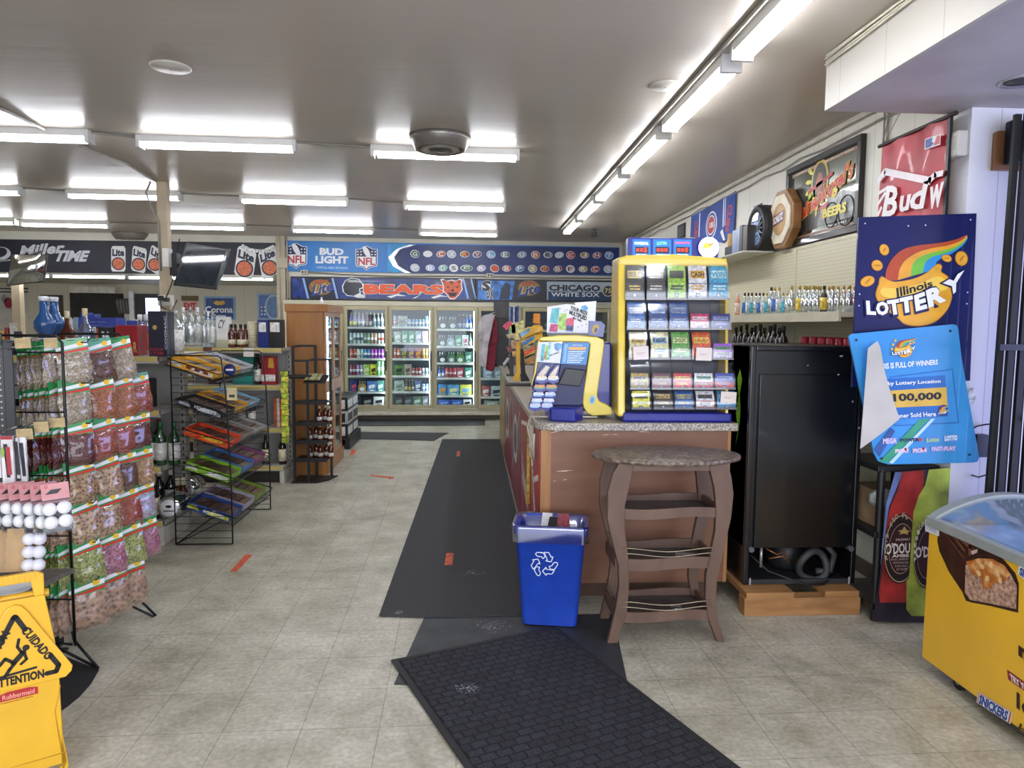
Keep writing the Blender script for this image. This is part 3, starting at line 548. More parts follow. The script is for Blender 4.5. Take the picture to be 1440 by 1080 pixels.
for k, rows_ in WINE.items():
    for si, row in enumerate(rows_):
        flat = re.findall(r'([a-zA-Z]):([0-9a-f]{6}):([0-9a-f]{6}):([a-z ]+):(\d)', row)
        tot = sum(SPEC[g[0]][2]*int(g[4]) for g in flat); a, b_ = xe[k]+.075, xe[k+1]-.085; sc = min(1.12, (b_-a)/tot); x = a+((b_-a)-tot*sc)/2
        room = (dr[k][si-1] if si else zt-.05)-dr[k][si]
        for kd, c1, c2, nm_, n in flat:
            nm, fn, wd, name, cat = SPEC[kd]; n = int(n)
            for j in range(n):
                p = Sc.p+Sc.d*(x+wd*sc/2)-Sc.n*(.12+.015*random.random()); zsc = min(1.1, (room-.045)/.245) if kd in 'bx' else min(1.15, (room-.04)/.2)
                lab = '%s %s on the %s shelf of the %s' % (nm_, NOUN[kd], ORD[si], DN[k])
                put(nm, fn, name, cat, (p.x, p.y, dr[k][si]-.0105), Sc.rz, lab, (lab if n > 1 else 'drinks on the %s shelf of the %s' % (ORD[si], DN[k])), mat(c1, .35, var=.25, sc=28, coat=.3), mat('b9bcc0', .25, .9) if kd in 'ctT' else (mat(c2, .4, var=.1, sc=20) if kd in 'kKs' else None), mat(c2, .4, var=.15, sc=30) if kd in 'ctTbx' else None, (sc, 1, zsc))
                x += wd*sc
# ================================================================== LEFT : banner, far wall, television
S = Surf((0, wy(0, .03)), WD)
mb = MB(); mb.use(mat('20212c', .55, var=.25, sc=2.5, bump=.35)).prism(S.q((-60, 335.5), (387, 341.5), (387, 387), (-60, 382)), 'y', 0, .015)
SIL = mat('c9cbd0', .5, var=.05)
mb.use(SIL).txt('Miller', S.q((25, 346), (91, 340), (92, 355.5), (27, 361)), 1, bold=.035, shear=.3); mb.txt('TIME', S.q((79, 352), (127, 352.5), (125, 368), (77, 367.6)), 1, bold=.05, shear=.25)
c = S(2, 356); mb.art(ell(c[0], c[1], .14, .1, 20), 1); mb.use(mat('20212c', .55, var=.2, sc=2.5)).art(ell(c[0]-.02, c[1]+.01, .11, .075, 20, .3), 2)
def canart(cx, cy, w_, h, a):
    ca, sa = math.cos(a), math.sin(a)
    def P(u, v): return S(cx+(u*ca-v*sa)*w_/2, cy+(u*sa+v*ca)*h/2)
    mb.use(mat('d6d6d4', .45, var=.06, sc=8)).art([P(*p) for p in ((-.8, -1), (.8, -1), (1, -.8), (1, .82), (.8, 1), (-.8, 1), (-1, .82), (-1, -.8))], 2)
    mb.use(mat('1c2440', .5, var=0)).txt('Lite', [P(-.85, -.78), P(.85, -.78), P(.85, -.2), P(-.85, -.2)], 3, bold=.05)
    c = P(0, .38); mb.use(mat('2a2c3c', .5, var=0)).art(ell(c[0], c[1], w_*.0052, w_*.0052, 18), 3); mb.use(mat('c56a44', .5, var=.2, sc=40)).art(ell(c[0], c[1], w_*.0043, w_*.0043, 18), 4)
canart(166.5, 364, 20, 36, 0); canart(195.5, 365, 20, 35, .14); canart(219, 366, 20, 35, .38); canart(345, 370, 27, 42, .22); canart(378, 369, 25, 42, -.28)
mb.use(mat('8a8a88', .4, .5, sc=40, var=.4)).art(S.q((341, 343), (352, 349), (364, 351), (380, 350), (386, 347), (386, 352), (372, 356), (352, 354), (338, 348)), 5)
tag(S.build(mb, 'beer_banner'), 'long black banner with silver MILLER TIME lettering and white cans', 'banner')
S = Surf((0, 15.87), (1, 0))
def fsign(px0, py0, px1, py1, name, label, cat, col, frame=None, dep=.03):
    a, b_ = S(px0, py0), S(px1, py1); t = MB().use(frame or col); t.box(a[0], b_[0], 0, dep, b_[1], a[1]); f_ = .04 if frame else 0
    if frame: t.use(col).art([(a[0]+f_, a[1]-f_), (b_[0]-f_, a[1]-f_), (b_[0]-f_, b_[1]+f_), (a[0]+f_, b_[1]+f_)], 1)
    return t, a, b_
t, a, b_ = fsign(286.5, 416.5, 331, 450.5, '', '', '', mat('183a78', .35, var=.35, sc=5), mat('7fa5cc', .35))
t.use(mat('cfa542', .35)).art([(p[0], p[1]) for p in S.q((300, 426), (304, 422.5), (309, 424), (314, 422.5), (317, 426), (313, 429), (304, 429))], 2)
t.use(WHT).txt('Corona', S.q((288.5, 430.5), (327.5, 430.5), (327.5, 440), (288.5, 440)), 3, bold=.03); t.txt('Extra', S.q((299, 441.5), (318, 441.5), (318, 447.5), (299, 447.5)), 3, bold=.03)
tag(S.build(t, 'beer_sign'), 'framed blue sign lettered CORONA EXTRA on the far cream wall', 'sign')
t, a, b_ = fsign(361.5, 412.5, 389, 450, '', '', '', mat('4a72b8', .35, var=.25, sc=4), mat('9db4d2', .35)); c = S(385, 432); t.use(mat('c8d6e8', .4, var=0)).art(ell(c[0], c[1], .19, .27, 24), 2); t.use(mat('7398cc', .4, var=.1)).art(ell(c[0], c[1], .16, .24, 24), 3)
t.use(WHT)
for k in range(9): c = S(368+4.5*(k % 3), 432+5*(k//3)); t.art(ell(c[0], c[1], .022, .022, 6), 2)
tag(S.build(t, 'team_sign'), 'pale blue rounded sign with white dots on far wall beside the post', 'sign')
t, a, b_ = fsign(257, 423, 277, 437.5, '', '', '', mat('d9a9a2', .5)); t.use(mat('c23a34', .5, var=0)).txt('EXIT', S.q((258.5, 426), (275.5, 426), (275.5, 436), (258.5, 436)), 2, bold=.04); t.use(mat('6a5a3c', .5)).box(a[0]-.03, b_[0]+.03, .0, .03, a[1], a[1]+.11)
tag(S.build(t, 'exit_sign'), 'small white exit sign with red letters on the far wall', 'sign')
def far_box(px0, py0, px1, py1, m, name, dep=.05): a, b_ = S(px0, py0), S(px1, py1); return S.build(MB().use(m).box(a[0], b_[0], 0, dep, b_[1], a[1]), name)
a, b_ = S(98, 412), S(176, 500); struct('door_1', MB().use(mat('23211f', .6, var=.3, sc=4)).box(a[0], b_[0], 0, .03, 0, a[1]), loc=(0, 15.86, 0))
dk = mat('4a4038', .5); a, b_ = S(60, 418), S(88, 500); struct('door_2', MB().use(dk).box(a[0]-.05, b_[0]+.05, 0, .03, 0, a[1]+.05).use(mat('1d1d20', .4)).box(a[0]+.05, b_[0]-.05, -.01, 0, 0, a[1]-.05), loc=(0, 15.86, 0))
tag(far_box(105, 403.5, 169, 413, mat('d8d4c8', .4), 'air_conditioner', .25), 'long white wall air conditioner above the dark far doorway', 'air conditioner'); bpy.data.objects['air_conditioner'].location.y = 15.63
a, b_ = S(190, 413), S(243, 500); struct('window_2', MB().use(mat('191a1c', .4)).box(a[0], b_[0], 0, .04, .9, a[1]).use(mat('e6e8f4', .4)).box(a[0]-.12, a[0]-.02, -.02, .03, .9, a[1]+.05), loc=(0, 15.85, 0))
a, b_ = S(205, 419), S(229, 442); struct('window_pane', MB().use(emis('b8c2ee', 1.2)).quad((a[0], -.006, b_[1]), (b_[0], -.006, b_[1]), (b_[0], -.006, a[1]), (a[0], -.006, a[1])), loc=(0, 15.85, 0))
for i, (x0, x1) in enumerate(((-4, 16.5), (28.5, 40))):
    a, b_ = S(x0, 403), S(x1, 456); t = MB().use(mat('cfcac2', .6, var=.08, sc=3)).box(a[0], b_[0], 0, .05, b_[1], a[1]); t.use(mat('1a1a1e', .6, var=0))
    for y in (405, 409.5): p, q = S(x0, y), S(x1, y+1.8); t.box(p[0], q[0], -.004, 0, q[1], p[1])
    if i == 0: t.use(mat('a03a44', .5)).art(ell(*S(12, 426), .09, .12, 12), 3); t.use(mat('9a9aa0', .5)).art(S.q((1, 420), (6, 413), (11, 420), (6, 427)), 3)
    o = tag(S.build(t, 'hanging_jersey'), ['white jersey with black shoulder stripes and red emblem on far wall', 'narrow white jersey with black shoulder stripes behind far pillar'][i], 'jersey')
for k in range(4):
    x = 167.5+k*4; p = [S(x, 420), S(x-1, 425), S(x+1, 434), S(x+2.5, 441)]
    tag(S.build(MB().use(mat('6c6864', .5)).tube([(a_[0], -.05, a_[1]) for a_ in p], .03), 'coat_sleeve'), 'grey garment hanging on the far wall beside the dark doorway', 'garment', 'grey garments on the far wall')
# mirror fixed under the ceiling by the far pillar
S = Surf((0, 8.9), (1, .1)); t = thing('security_mirror', 'square tilted security mirror mounted in front of the far pillar', 'mirror', loc=tuple(S.p), rz=S.rz)
q = S.q((16, 357.5), (66, 358), (62, 396), (9, 402)); MB().use(mat('3d3a36', .4)).prism(q, 'y', 0, .03).build('frame', t)
c = Vector((sum(p[0] for p in q)/4, sum(p[1] for p in q)/4)); n = 8; vs_ = []; fs = []
for i in range(n+1):
    for j in range(n+1):
        u, v = i/n, j/n; x = (q[3][0]*(1-u)+q[2][0]*u)*(1-v)+(q[0][0]*(1-u)+q[1][0]*u)*v; z = (q[3][1]*(1-u)+q[2][1]*u)*(1-v)+(q[0][1]*(1-u)+q[1][1]*u)*v
        x = c.x+(x-c.x)*.95; z = c.y+(z-c.y)*.95; vs_.append((x, -.004-.09*(1-(2*u-1)**2)*(1-(2*v-1)**2), z))
for i in range(n):
    for j in range(n): a = i*(n+1)+j; fs.append((a, a+n+1, a+n+2, a+1))
MB().use(mat('dfe3e0', .04, 1, var=0)).add(vs_, fs, True).build('mirror_glass', t)
MB().use(mat('3d3a36', .4)).cyl((c.x-.1, .02, c.y+.1), (c.x-.12, .6, c.y+.25), .015).cyl((c.x-.1, .02, c.y+.1), (P2.x, P2.y-8.9, c.y+.3), .012).build('bracket', t)
# television hung from the near pillar
S = Surf((0, P1.y-.22), (1, .02)); t = thing('television', 'black flat television hung tilted on arm from the pillar', 'television', loc=tuple(S.p), rz=S.rz)
q = S.q((258.5, 338.5), (323, 350), (307, 408), (243, 401.5)); TVT = Matrix(((1, 0, 0, 0), (-.1, 1, .15, 0), (0, 0, 1, 0), (0, 0, 0, 1))); tm = MB(); c = (sum(p[0] for p in q)/4, sum(p[1] for p in q)/4); TVT[1][3] = .1*c[0]-.15*c[1]; tm.T = TVT; tm.use(mat('1b1c20', .25, coat=.5)).prism(q, 'y', 0, .05); tm.build('casing', t, bevel=.008)
c = (sum(p[0] for p in q)/4, sum(p[1] for p in q)/4); i = [(c[0]+(p[0]-c[0])*.87, c[1]+(p[1]-c[1])*.86+.008) for p in q]
tm = MB(); tm.T = TVT; tm.use(mat('2a333c', .06, coat=1, var=.1)).art(i, 1, .003); tm.build('screen', t); MB().use(mat('c9d04a', .5)).art(S.q((297, 402), (304, 402.5), (304.5, 406.5), (297.5, 406)), 2, .003).build('energy_sticker', t)
px_, pz_ = S(230, 372); MB().use(mat('1d1d1f', .4)).box(px_+.03, px_+.1, .07, .19, pz_-.1, pz_+.12).cyl((px_+.08, .12, pz_), (c[0]-.05, .07, pz_), .022).cyl((px_+.1, .12, pz_-.08), (c[0]-.1, .05, pz_-.1), .014).build('wall_arm', t)
MB().use(mat('d8d6cf', .4)).box(px_-.01, px_+.05, .0, .1, pz_-.02, pz_+.16).build('junction_box', t)
s_ = Surf((0, P1.y-.07), (1, 0)); a = s_(234, 419); t = thing('outlet_box', 'white outlet box with tangled plugs on the near pillar', 'outlet', loc=(a[0], P1.y-.052, a[1])); MB().use(mat('d6d2c4', .4)).box(-.07, .07, -.06, 0, -.08, .03).build('box', t, bevel=.006)
MB().use(mat('2c2a2a', .5)).box(-.05, -.01, -.11, -.06, -.03, .02).box(.01, .05, -.12, -.06, -.04, .0).tube([(.03, -.1, 0), (.09, -.12, .12), (.12, -.05, .3), (.14, .0, .6)], .006).tube([(-.03, -.1, 0), (.0, -.14, -.1), (.1, -.14, -.14), (.14, -.1, -.02)], .006).build('plug', t)

# ================================================================== GONDOLA SHELVES
GSH = mat('b9b8b0', .4, sc=4, var=.04); GBK = mat('9c9c9a', .5, sc=1.5, var=.06); RAIL = mat('c6b469', .35, var=.06); GFT = mat('c9c6bb', .45)
def gondola(x0, x1, yf, zs, label, dep=.46, twin=True, depths=None):
    t = thing('store_shelving', label, 'shelving unit', (0, 0, 0)); top = max(zs); yb = yf+dep
    MB().use(GBK).box(x0, x1, yb+.005, yb+.035, .1, top-.03).build('back_panel', t)
    for x in (x0+.02, x1-.02):
        u = MB().use(mat('a7a59d', .4)).box(x-.018, x+.018, yb-.02, yb+.06, .0, top-.03); u.use(mat('26262a', .6, var=0))
        for k in range(int((top-.2)/.052)): u.box(x-.005, x+.005, yb-.022, yb-.0195, .15+k*.052, .175+k*.052)
        u.build('upright', t)
    for i, z in enumerate(zs):
        d = (depths or [0]*9)[i]; s = MB().use(GSH).box(x0+.002, x1-.002, yf+d, yb+.003, z-.035, z-.001); s.box(x0+.002, x1-.002, yf+d-.002, yf+d+.02, z-.05, z); s.use(RAIL).box(x0+.004, x1-.004, yf+d-.012, yf+d-.003, z-.036, z-.002); s.build('shelf', t)
        if twin and z in (top, min(zs)): MB().use(GSH).box(x0+.002, x1-.002, yb+.04, yb+.04+dep, z-.035, z-.001).build('rear_shelf', t)
    zb_ = min(zs)
    k = MB().use(mat('3c3832', .7)).box(x0+.03, x1-.03, yf+.08, yb, .0, zb_-.05); k.build('kick_board', t)
    for x in (x0, x1-.045): MB().use(GFT).prism([(yf+.0, .0), (yb, .0), (yb, zb_-.051), (yf-.0, zb_-.051)], 'x', x, x+.045).build('foot', t, bevel=.006)
    return t
gA = gondola(-5.6, -2.2, 5.12, [1.36, .98, .575, .18], 'long grey shelving unit with yellow rails behind the nut rack')
gB = gondola(-2.88, -1.87, 7.12, [1.355, .985, .56, .18], 'shorter grey shelving unit holding gift boxes behind the candy rack', dep=.36, twin=False)
gC = gondola(-9.4, -3.3, 8.9, [1.33, .95, .5, .18], 'far grey shelving unit holding bottles by the far pillar')
# ------------------------------------------------------------------ bottles with parts
CL = glass('eef2f2', .55, .04)
PROF = {'wine': [(.034, 0), (.038, .01), (.038, .17), (.034, .2), (.015, .235), (.0135, .27)], 'tall': [(.036, 0), (.04, .01), (.04, .18), (.036, .2), (.016, .225), (.015, .26)],
        'round': [(.03, 0), (.055, .02), (.068, .06), (.06, .11), (.03, .145), (.016, .17), (.015, .2)], 'whisky': [(.04, 0), (.045, .01), (.043, .1), (.046, .16), (.034, .19), (.016, .21), (.016, .235)],
        'bulb': [(.04, 0), (.036, .1), (.05, .15), (.074, .19), (.076, .25), (.045, .3), (.032, .33), (.03, .42)], 'mini': [(.022, 0), (.024, .005), (.024, .085), (.012, .105), (.011, .125)], 'big': [(.05, 0), (.058, .01), (.056, .2), (.05, .23), (.02, .26), (.02, .29)]}
BP = {}
def bottle_proto(st):
    if st in BP: return BP[st]
    p = PROF[st]; t = thing('bottle', 'x', 'bottle'); h = p[-1][1]
    MB().use(mat('888888')).lathe(p, 14).build('glass_body', t); r = p[-1][0]
    MB().use(mat('999999')).lathe([(r*1.12, h-.005), (r*1.15, h+.03), (r*.9, h+.034)], 12).build('cap', t)
    i = 2; R_ = p[i-1][0]; z0, z1 = p[1][1]+.025, p[2][1]*.92 if st != 'round' else .1
    if st in ('round', 'bulb'): MB().use(mat('aaaaaa')).lathe([(p[2][0]*1.0+.001, p[2][1]-.012), (p[2][0]+.0015, p[2][1]+.02)], 14).build('label', t)
    else: MB().use(mat('aaaaaa')).lathe([(max(p[1][0], p[2][0])+.0012, z0), (max(p[1][0], p[2][0])+.0012, z1)], 14).build('label', t)
    for o in [t]+list(t.children): COL.objects.unlink(o)
    kids(t); BP[st] = t; return t
def bput(st, loc, label, group, body, cap, lab, sc=1., rz=0):
    c = dup(bottle_proto(st), loc, rz, label, group); c.scale = (sc,)*3 if not isinstance(sc, tuple) else sc
    for ch, m in zip(c_children(c), (body, cap, lab)): recol(ch, m)
    return c
def c_children(c): 
    return sorted([o for o in NEW[-3:]], key=lambda o: ('glass_body', 'cap', 'label').index(o.name.split('.')[0]))
NEW = []
_d = dup
def dup(src, loc=None, rz=None, label=None, group=None, cat=None, rot=None, scale=None):
    kids(src)
    def cp(o, par):
        c = o.copy(); COL.objects.link(c); c.parent = par; NEW.append(c)
        for ch in KIDS.get(o.name, ()): cp(ch, c)
        return c
    c = cp(src, None)
    if loc is not None: c.location = loc
    if rz is not None: c.rotation_euler = (0, 0, rz)
    if rot is not None: c.rotation_euler = rot
    if scale: c.scale = scale
    tag(c, label, cat, group); return c
AMB = mat('5a2410', .12, coat=.8, var=.15); DGR = mat('122a18', .1, coat=1, var=.1); DBR = mat('15100e', .1, coat=1, var=.1); BLU = mat('27568f', .25, coat=.6, var=.1); CRM = mat('d8d0b0', .5, var=.12, sc=40); CAPB = mat('1a1a1c', .4); GLD = mat('b59a4a', .3, .6); WLB = mat('d9d9d2', .5, var=.15, sc=35)
GLY = mat('d8c89a', .5)
def carton(x0, x1, yf, z, h, d, col, name, label, cat='box', art=None, group=None, bev=.003):
    mb = MB().use(col); w_ = x1-x0; mb.box(-w_/2, w_/2, 0, d, 0, h)
    if art: art(mb, w_, h)
    o = mb.build(name, loc=((x0+x1)/2, yf, z), bevel=bev); return tag(o, label, cat, group)
def X_(px, Y): return AY(px, 460, Y).x
zA, zB, zC = 1.361, 1.356, 1.331
# on top of the long unit
def bt(st, px, Y, z, label, group, body, cap, lab, sc=1): return bput(st, (X_(px, Y), Y, z), label, group, body, cap, lab, sc)
for i, px in enumerate((63, 77)): bt('bulb', px, 5.75+.16*i, zA, 'tall blue bulb bottle with white cap above the green header cards', 'blue bulb bottles', BLU, WHT, BLU, (1, 1, .95))
bt('round', 95, 5.3, zA, 'round amber decanter with cream stopper above the bag rack', None, AMB, CRM, AMB, (1.0, 1.0, 1.34))
bt('round', 120, 5.25, zA, 'clear round bottle with tall cork stopper above the bag rack', None, CL, GLY, CL, (1.05, 1.05, 1.42))
bt('round', 133, 5.52, zA, 'smaller frosted round bottle beside the cork stoppered one', None, mat('b9bcbc', .2, coat=.5), mat('b9bcbc', .3), WLB, .85)
def art_box(c1, t=None, line=True):
    def f_(mb, w_, h):
        mb.use(c1)
        if line: mb.art([(-w_*.35, h*.86), (w_*.35, h*.83), (w_*.35, h*.8), (-w_*.35, h*.83)], 1)
        if t: mb.tx(t, -w_*.36, w_*.36, h*.3, h*.5, 1)
    return f_
IND = mat('3b4a9c', .4, var=.1, sc=6)
carton(X_(110, 5.75), X_(163, 5.75), 5.75, zA, .27, .16, IND, 'gift_box', 'largest indigo gift box on top of the long shelving unit', art=lambda mb, w_, h: (mb.use(mat('8d9ad4', .4, var=0)).tx('AGED TEQUILA', -w_*.2, w_*.25, h*.85, h*.89), mb.tx('RESERVA', -w_*.2, w_*.15, h*.77, h*.79)))
carton(X_(163, 5.78), X_(187, 5.78), 5.95, zA, .25, .1, IND, 'gift_box', 'smaller indigo gift box beside the largest indigo box')
carton(X_(112, 6.0), X_(121, 6.0), 6.02, zA, .31, .1, IND, 'gift_box', 'slim indigo carton poking up behind the largest indigo box'); carton(X_(124, 6.0), X_(132, 6.0), 6.02, zA, .3, .1, IND, 'gift_box', 'second slim indigo carton poking up behind the indigo boxes')
carton(X_(135, 5.22), X_(159, 5.22), 5.22, zA, .2, .12, mat('26262a', .4, var=.4, sc=18), 'gift_box', 'small black and white patterned pack before the indigo box', art=lambda mb, w_, h: (mb.use(WHT).tx('34', -w_*.2, w_*.25, h*.5, h*.85, 1, bold=.05), mb.use(mat('c06038', .5)).art([(-w_*.5, 0), (-w_*.35, 0), (-w_*.4, h*.95), (-w_*.5, h*.95)], 1)))
carton(X_(162, 5.2), X_(194, 5.2), 5.2, zA, .215, .14, mat('9c1f28', .35, var=.1, sc=8), 'gift_box', 'bright red gift box at the right above the bag rack', art=lambda mb, w_, h: mb.use(mat('d8b060', .4)).tx('R', w_*.28, w_*.42, h*.1, h*.45))
carton(X_(210, 5.15), X_(237, 5.15), 5.13, zA, .315, .12, mat('1a1c30', .35, var=.15, sc=9, coat=.3), 'gift_box', 'tall midnight blue liquor box with red band near the pillar', art=lambda mb, w_, h: (mb.use(mat('b8a05c', .35)).art(ell(-w_*.15, h*.64, .015, .017, 14), 1), mb.use(mat('9c2434', .4)).tx('RESERVE', -w_*.42, w_*.25, h*.12, h*.18, 1, bold=.03), mb.tx('1738', -w_*.42, w_*.25, h*.03, h*.1, 1, bold=.03), mb.use(mat('b8bcc8', .4, var=0)).txt('COGNAC', ((w_*.34, h*.15), (w_*.34, h*.9), (w_*.46, h*.9), (w_*.46, h*.15)), 1)))
for i, px in enumerate((197, 205.5)): bt('tall', px, 5.4+.06*i, zA, 'clear bottle with orange label between red and midnight blue boxes', 'clear bottles with orange labels', CL, WHT, mat('c8764a', .5, var=.2, sc=40))
for i, (px, Y, st, sc) in enumerate(((246, 5.3, 'big', 1), (258, 5.9, 'big', .95), (268, 5.8, 'big', 1), (278, 5.9, 'big', .98), (287, 5.95, 'tall', 1.05), (293, 5.95, 'tall', 1.02), (299, 5.97, 'tall', 1.02))):
    if px > 250: Y = 7.26+.1*(i % 2)
    bt(st, px, Y, zA if Y < 7 else zB, 'clear spirit bottle on the top shelf between the dark box and white carton' if i else 'large clear decanter bottle right beside the midnight blue box', 'clear spirit bottles on top shelf' if i else None, CL, WHT if i % 2 else mat('a8a8a8', .3, .6), glass('dcdcd6', .3, .3) if i % 3 else WLB, (.72, .72, 1.22) if Y > 7 else 1)
def gbox(px0, px1, yt, Y, z, col, label, art=None, d=.1, name='gift_box'):
    zt_ = AY((px0+px1)/2, yt, Y).z; return carton(X_(px0, Y), X_(px1, Y), Y, z, zt_-z, d, col, name, label, art=art)
gbox(304, 321, 445.5, 7.22, zB, mat('dededa', .5), 'tall white liquor carton left of the paired whisky bottles', lambda mb, w_, h: (mb.use(mat('4a4a4c', .5)).txt('CY', ((-w_*.2, h*.92), (w_*.3, h*.9), (w_*.1, h*.6), (-w_*.4, h*.62)), 1), mb.use(mat('b9b79a', .5)).art([(-w_/2, 0), (w_/2, 0), (w_/2, h*.25), (-w_/2, h*.25)], 1)))
gbox(296, 303, 452, 7.4, zB, mat('c9c9c6', .5), 'narrow pale carton just behind the tall white one')
for px in (325.5, 331, 338.5, 345): bt('whisky', px, 7.24+(.1 if px in (331, 345) else 0), zB, 'amber whisky bottle with black cap and cream label on second unit top', 'amber whisky bottles on the top shelf', AMB, CAPB, CRM, (.85, .85, .86))
mb = MB().use(mat('cfc6a4', .5, var=.1, sc=30)).lathe([(.045, 0), (.045, .255), (.04, .256)], 20); mb.use(mat('8a7f60', .5))
for z in (.06, .12, .18, .235): mb.lathe([(.0456, z), (.0456, z+.003)], 20)
tag(mb.build('gift_tube', loc=(X_(354.5, 7.26), 7.28, zB)), 'cream cylindrical gift tube beside the dark paired boxes', 'gift tube')
for px0, px1, c, lb in ((362, 377, '1c2a70', 'deep blue liquor box with white label at end of top shelf'), (377.5, 397, '1c1c20', 'black liquor box with white label at end of top shelf')):
    gbox(px0, px1, 449.5, 7.2, zB, mat(c, .35, var=.08), lb, lambda mb, w_, h: (mb.use(WLB).art([(-w_*.38, h*.56), (w_*.3, h*.56), (w_*.3, h*.9), (-w_*.38, h*.9)], 1)))
tag(MB().use(mat('d9d6cc', .6)).box(-.05, .05, -.003, 0, -.07, .02).build('price_card', loc=(X_(349, 7.1), 7.1, zB-.02)), 'white price card hanging on the top rail of the second unit', 'price card')
tag(MB().use(mat('6b3a2a', .6)).box(-.04, .04, -.003, 0, -.035, .02).build('price_card', loc=(X_(291, 7.1), 7.1, zB-.015)), 'small reddish brown card on the top rail of the second unit', 'price card')
# second unit, middle shelf and below
gbox(291, 305, 505, 7.25, .986, mat('3c2c2c', .5), 'dark box left of the teal boxes on second shelf'); gbox(325, 340, 502, 7.25, .986, mat('2c7f76', .4), 'left teal gift box on the second shelf'); gbox(340, 355, 502, 7.25, .986, mat('2a8a80', .4, var=.12), 'right teal gift box on the second shelf')
bt('wine', 361.5, 7.25, .986, 'black bottle with white label between teal and red boxes', None, DBR, CAPB, WLB, (1, 1, 1)); gbox(366, 386, 501.5, 7.22, .986, mat('a0252c', .4, var=.1), 'red gift box with white band on the second shelf', lambda mb, w_, h: (mb.use(WLB).art([(-w_/2, h*.12), (w_/2, h*.12), (w_/2, h*.36), (-w_/2, h*.36)], 1), mb.use(mat('d8a43c', .4)).art([(0, h*.6), (w_*.4, h*.6), (w_*.35, h*.95), (w_*.05, h*.95)], 1)))
for i, px in enumerate((300, 318, 337, 352)): bt('wine', px, 7.3, .561, 'dark wine bottle on the third shelf behind the candy rack', 'dark wine bottles behind the candy rack', DGR if i % 2 else DBR, CAPB, WLB, .95)
for i in range(4): gbox(383+i*4.2, 387+i*4.2, 560, 7.2+.0*i, .561, mat(['b8532e', 'c8c4b8', 'c04a30', 'b05c3a'][i], .5, var=.25, sc=25), 'slim orange and white carton, %s at the right end of third shelf' % ['first', 'second', 'third', 'last'][i], d=.08)
for i, px in enumerate((370, 394)): bt('wine', px, 7.22, .181, 'dark bottle on the lowest shelf of the second unit', 'dark bottles on the lowest shelf', DBR, CAPB, CRM, 1)
# first unit lower shelves
for i, px in enumerate((187, 202.5, 219)): bt('wine', px, 5.44, .576, 'dark red capped bottle in the rear row behind green bottles', 'red capped bottles behind green ones', DBR, mat('8c2030', .4), WLB, .98)
for i, px in enumerate((205, 221, 240)): bt('wine', px, 5.2, .576, 'green bottle with white label on third shelf of the long unit, %s' % ['leftmost of three', 'middle of three', 'rightmost of three'][i], 'green bottles with white labels', mat('1a4a28', .08, coat=1), mat('2c6a3c', .4), WLB, 1.03)
for i, px in enumerate((164, 182)): bt('wine', px, 5.3, .576, 'dark bottle on the third shelf glimpsed through the bag rack', 'dark bottles behind the bag rack', DBR, CAPB, WLB, 1)
carton(X_(184, 5.2), X_(203, 5.2), 5.22, .981, .21, .15, mat('22201f', .5), 'gift_box', 'black box on the second shelf just behind the bag rack')
for i, (px, Y) in enumerate(((197, 5.32), (217, 5.42), (233, 5.46), (182, 5.25))): bt('wine', px, Y, .181, 'dark wine bottle with pale capsule on the bottom shelf', 'dark wine bottles on the bottom shelf', DBR, CRM, WLB if i == 2 else DBR, 1)
bt('wine', 208, 5.18, .181, 'dark bottle with cream label standing before the glass kegs', None, DBR, CRM, CRM, 1.02)
for i, (px, Y, r, z) in enumerate(((237, 5.22, .092, .181), (262, 5.85, .085, .181))):
    t = thing('barrel_bottle', 'clear barrel shaped bottle with round white label %s' % ['on the bottom shelf front', 'seen through the candy rack'][i], 'bottle', (X_(px, Y)+.0, Y, z+r), rot=(PI/2, 0, 0))
    if i: t.location = (X_(px, 5.82), 5.82, z+r)
    MB().use(glass('b8c0bc', .35, .08)).lathe([(r*.8, -.12), (r*.9, -.11), (r*.98, -.05), (r, 0), (r*.98, .05), (r*.9, .08), (r*.84, .09)], 24).build('glass_body', t)
    MB().use(WHT).lathe([(.001, .093), (r*.66, .0925), (r*.67, .088)], 24).use(mat('22242a', .5)).add([(x*1.0, y, .0945) for x, y in ell(0, .012, r*.25, r*.12, 8)], [tuple(range(8))]).add([(x, y, .0945) for x, y in ((-r*.4, -r*.18), (r*.4, -r*.18), (r*.4, -r*.26), (-r*.4, -r*.26))], [(0, 1, 2, 3)]).build('label', t)
for px in (243, 251): bt('mini', px, 5.48+.02*(px == 251), .181, 'small clear bottle with cream cap behind the barrel bottle', 'small bottles behind the barrel bottle', AMB, CRM, WLB, 1.5)
# far unit : a row of bottles and packs seen above the racks
cols = ['d0a040', '8a3a3a', 'c9c4b8', '3a3a40', 'b8603a', '5a6a8a', 'd8c88a', '7a2a3a', 'c8ccd0', '2c4a3a']
for i, px in enumerate((2, 7, 13, 18, 24, 29, 33, 38, 43, 83, 88, 94, 100, 106, 190)):
    if px in (24, 29, 33, 38, 43): bt('round', px, 5.5+.14*(i % 3), zA, 'small clear bottle in a cluster left of the blue bottles', 'clear bottles left of the blue ones', CL, WHT, mat('33333a', .4, var=.5, sc=30), .5)
    elif px < 20: carton(X_(px-2.4, 5.5), X_(px+2.4, 5.5), 5.5+.01*i, zA, .16+.03*(i % 3), .06, mat(cols[i % 10], .5, var=.2, sc=30), 'liquor_carton', 'small %s carton at the left edge of the long unit top' % ['yellow', 'dark red', 'pale grey', 'charcoal'][i % 4])
    else: carton(X_(px-2.5, 9.2), X_(px+2.5, 9.2), 9.2, zC, .3+.02*(i % 2), .08, mat(['d4d0c0', 'dcd29a', 'c4c8cc', '8a98a8', 'd8d4a0'][i % 5], .5, var=.1), 'liquor_carton', 'tall pale carton on the far unit behind blue bottles', group='tall pale cartons on the far unit')
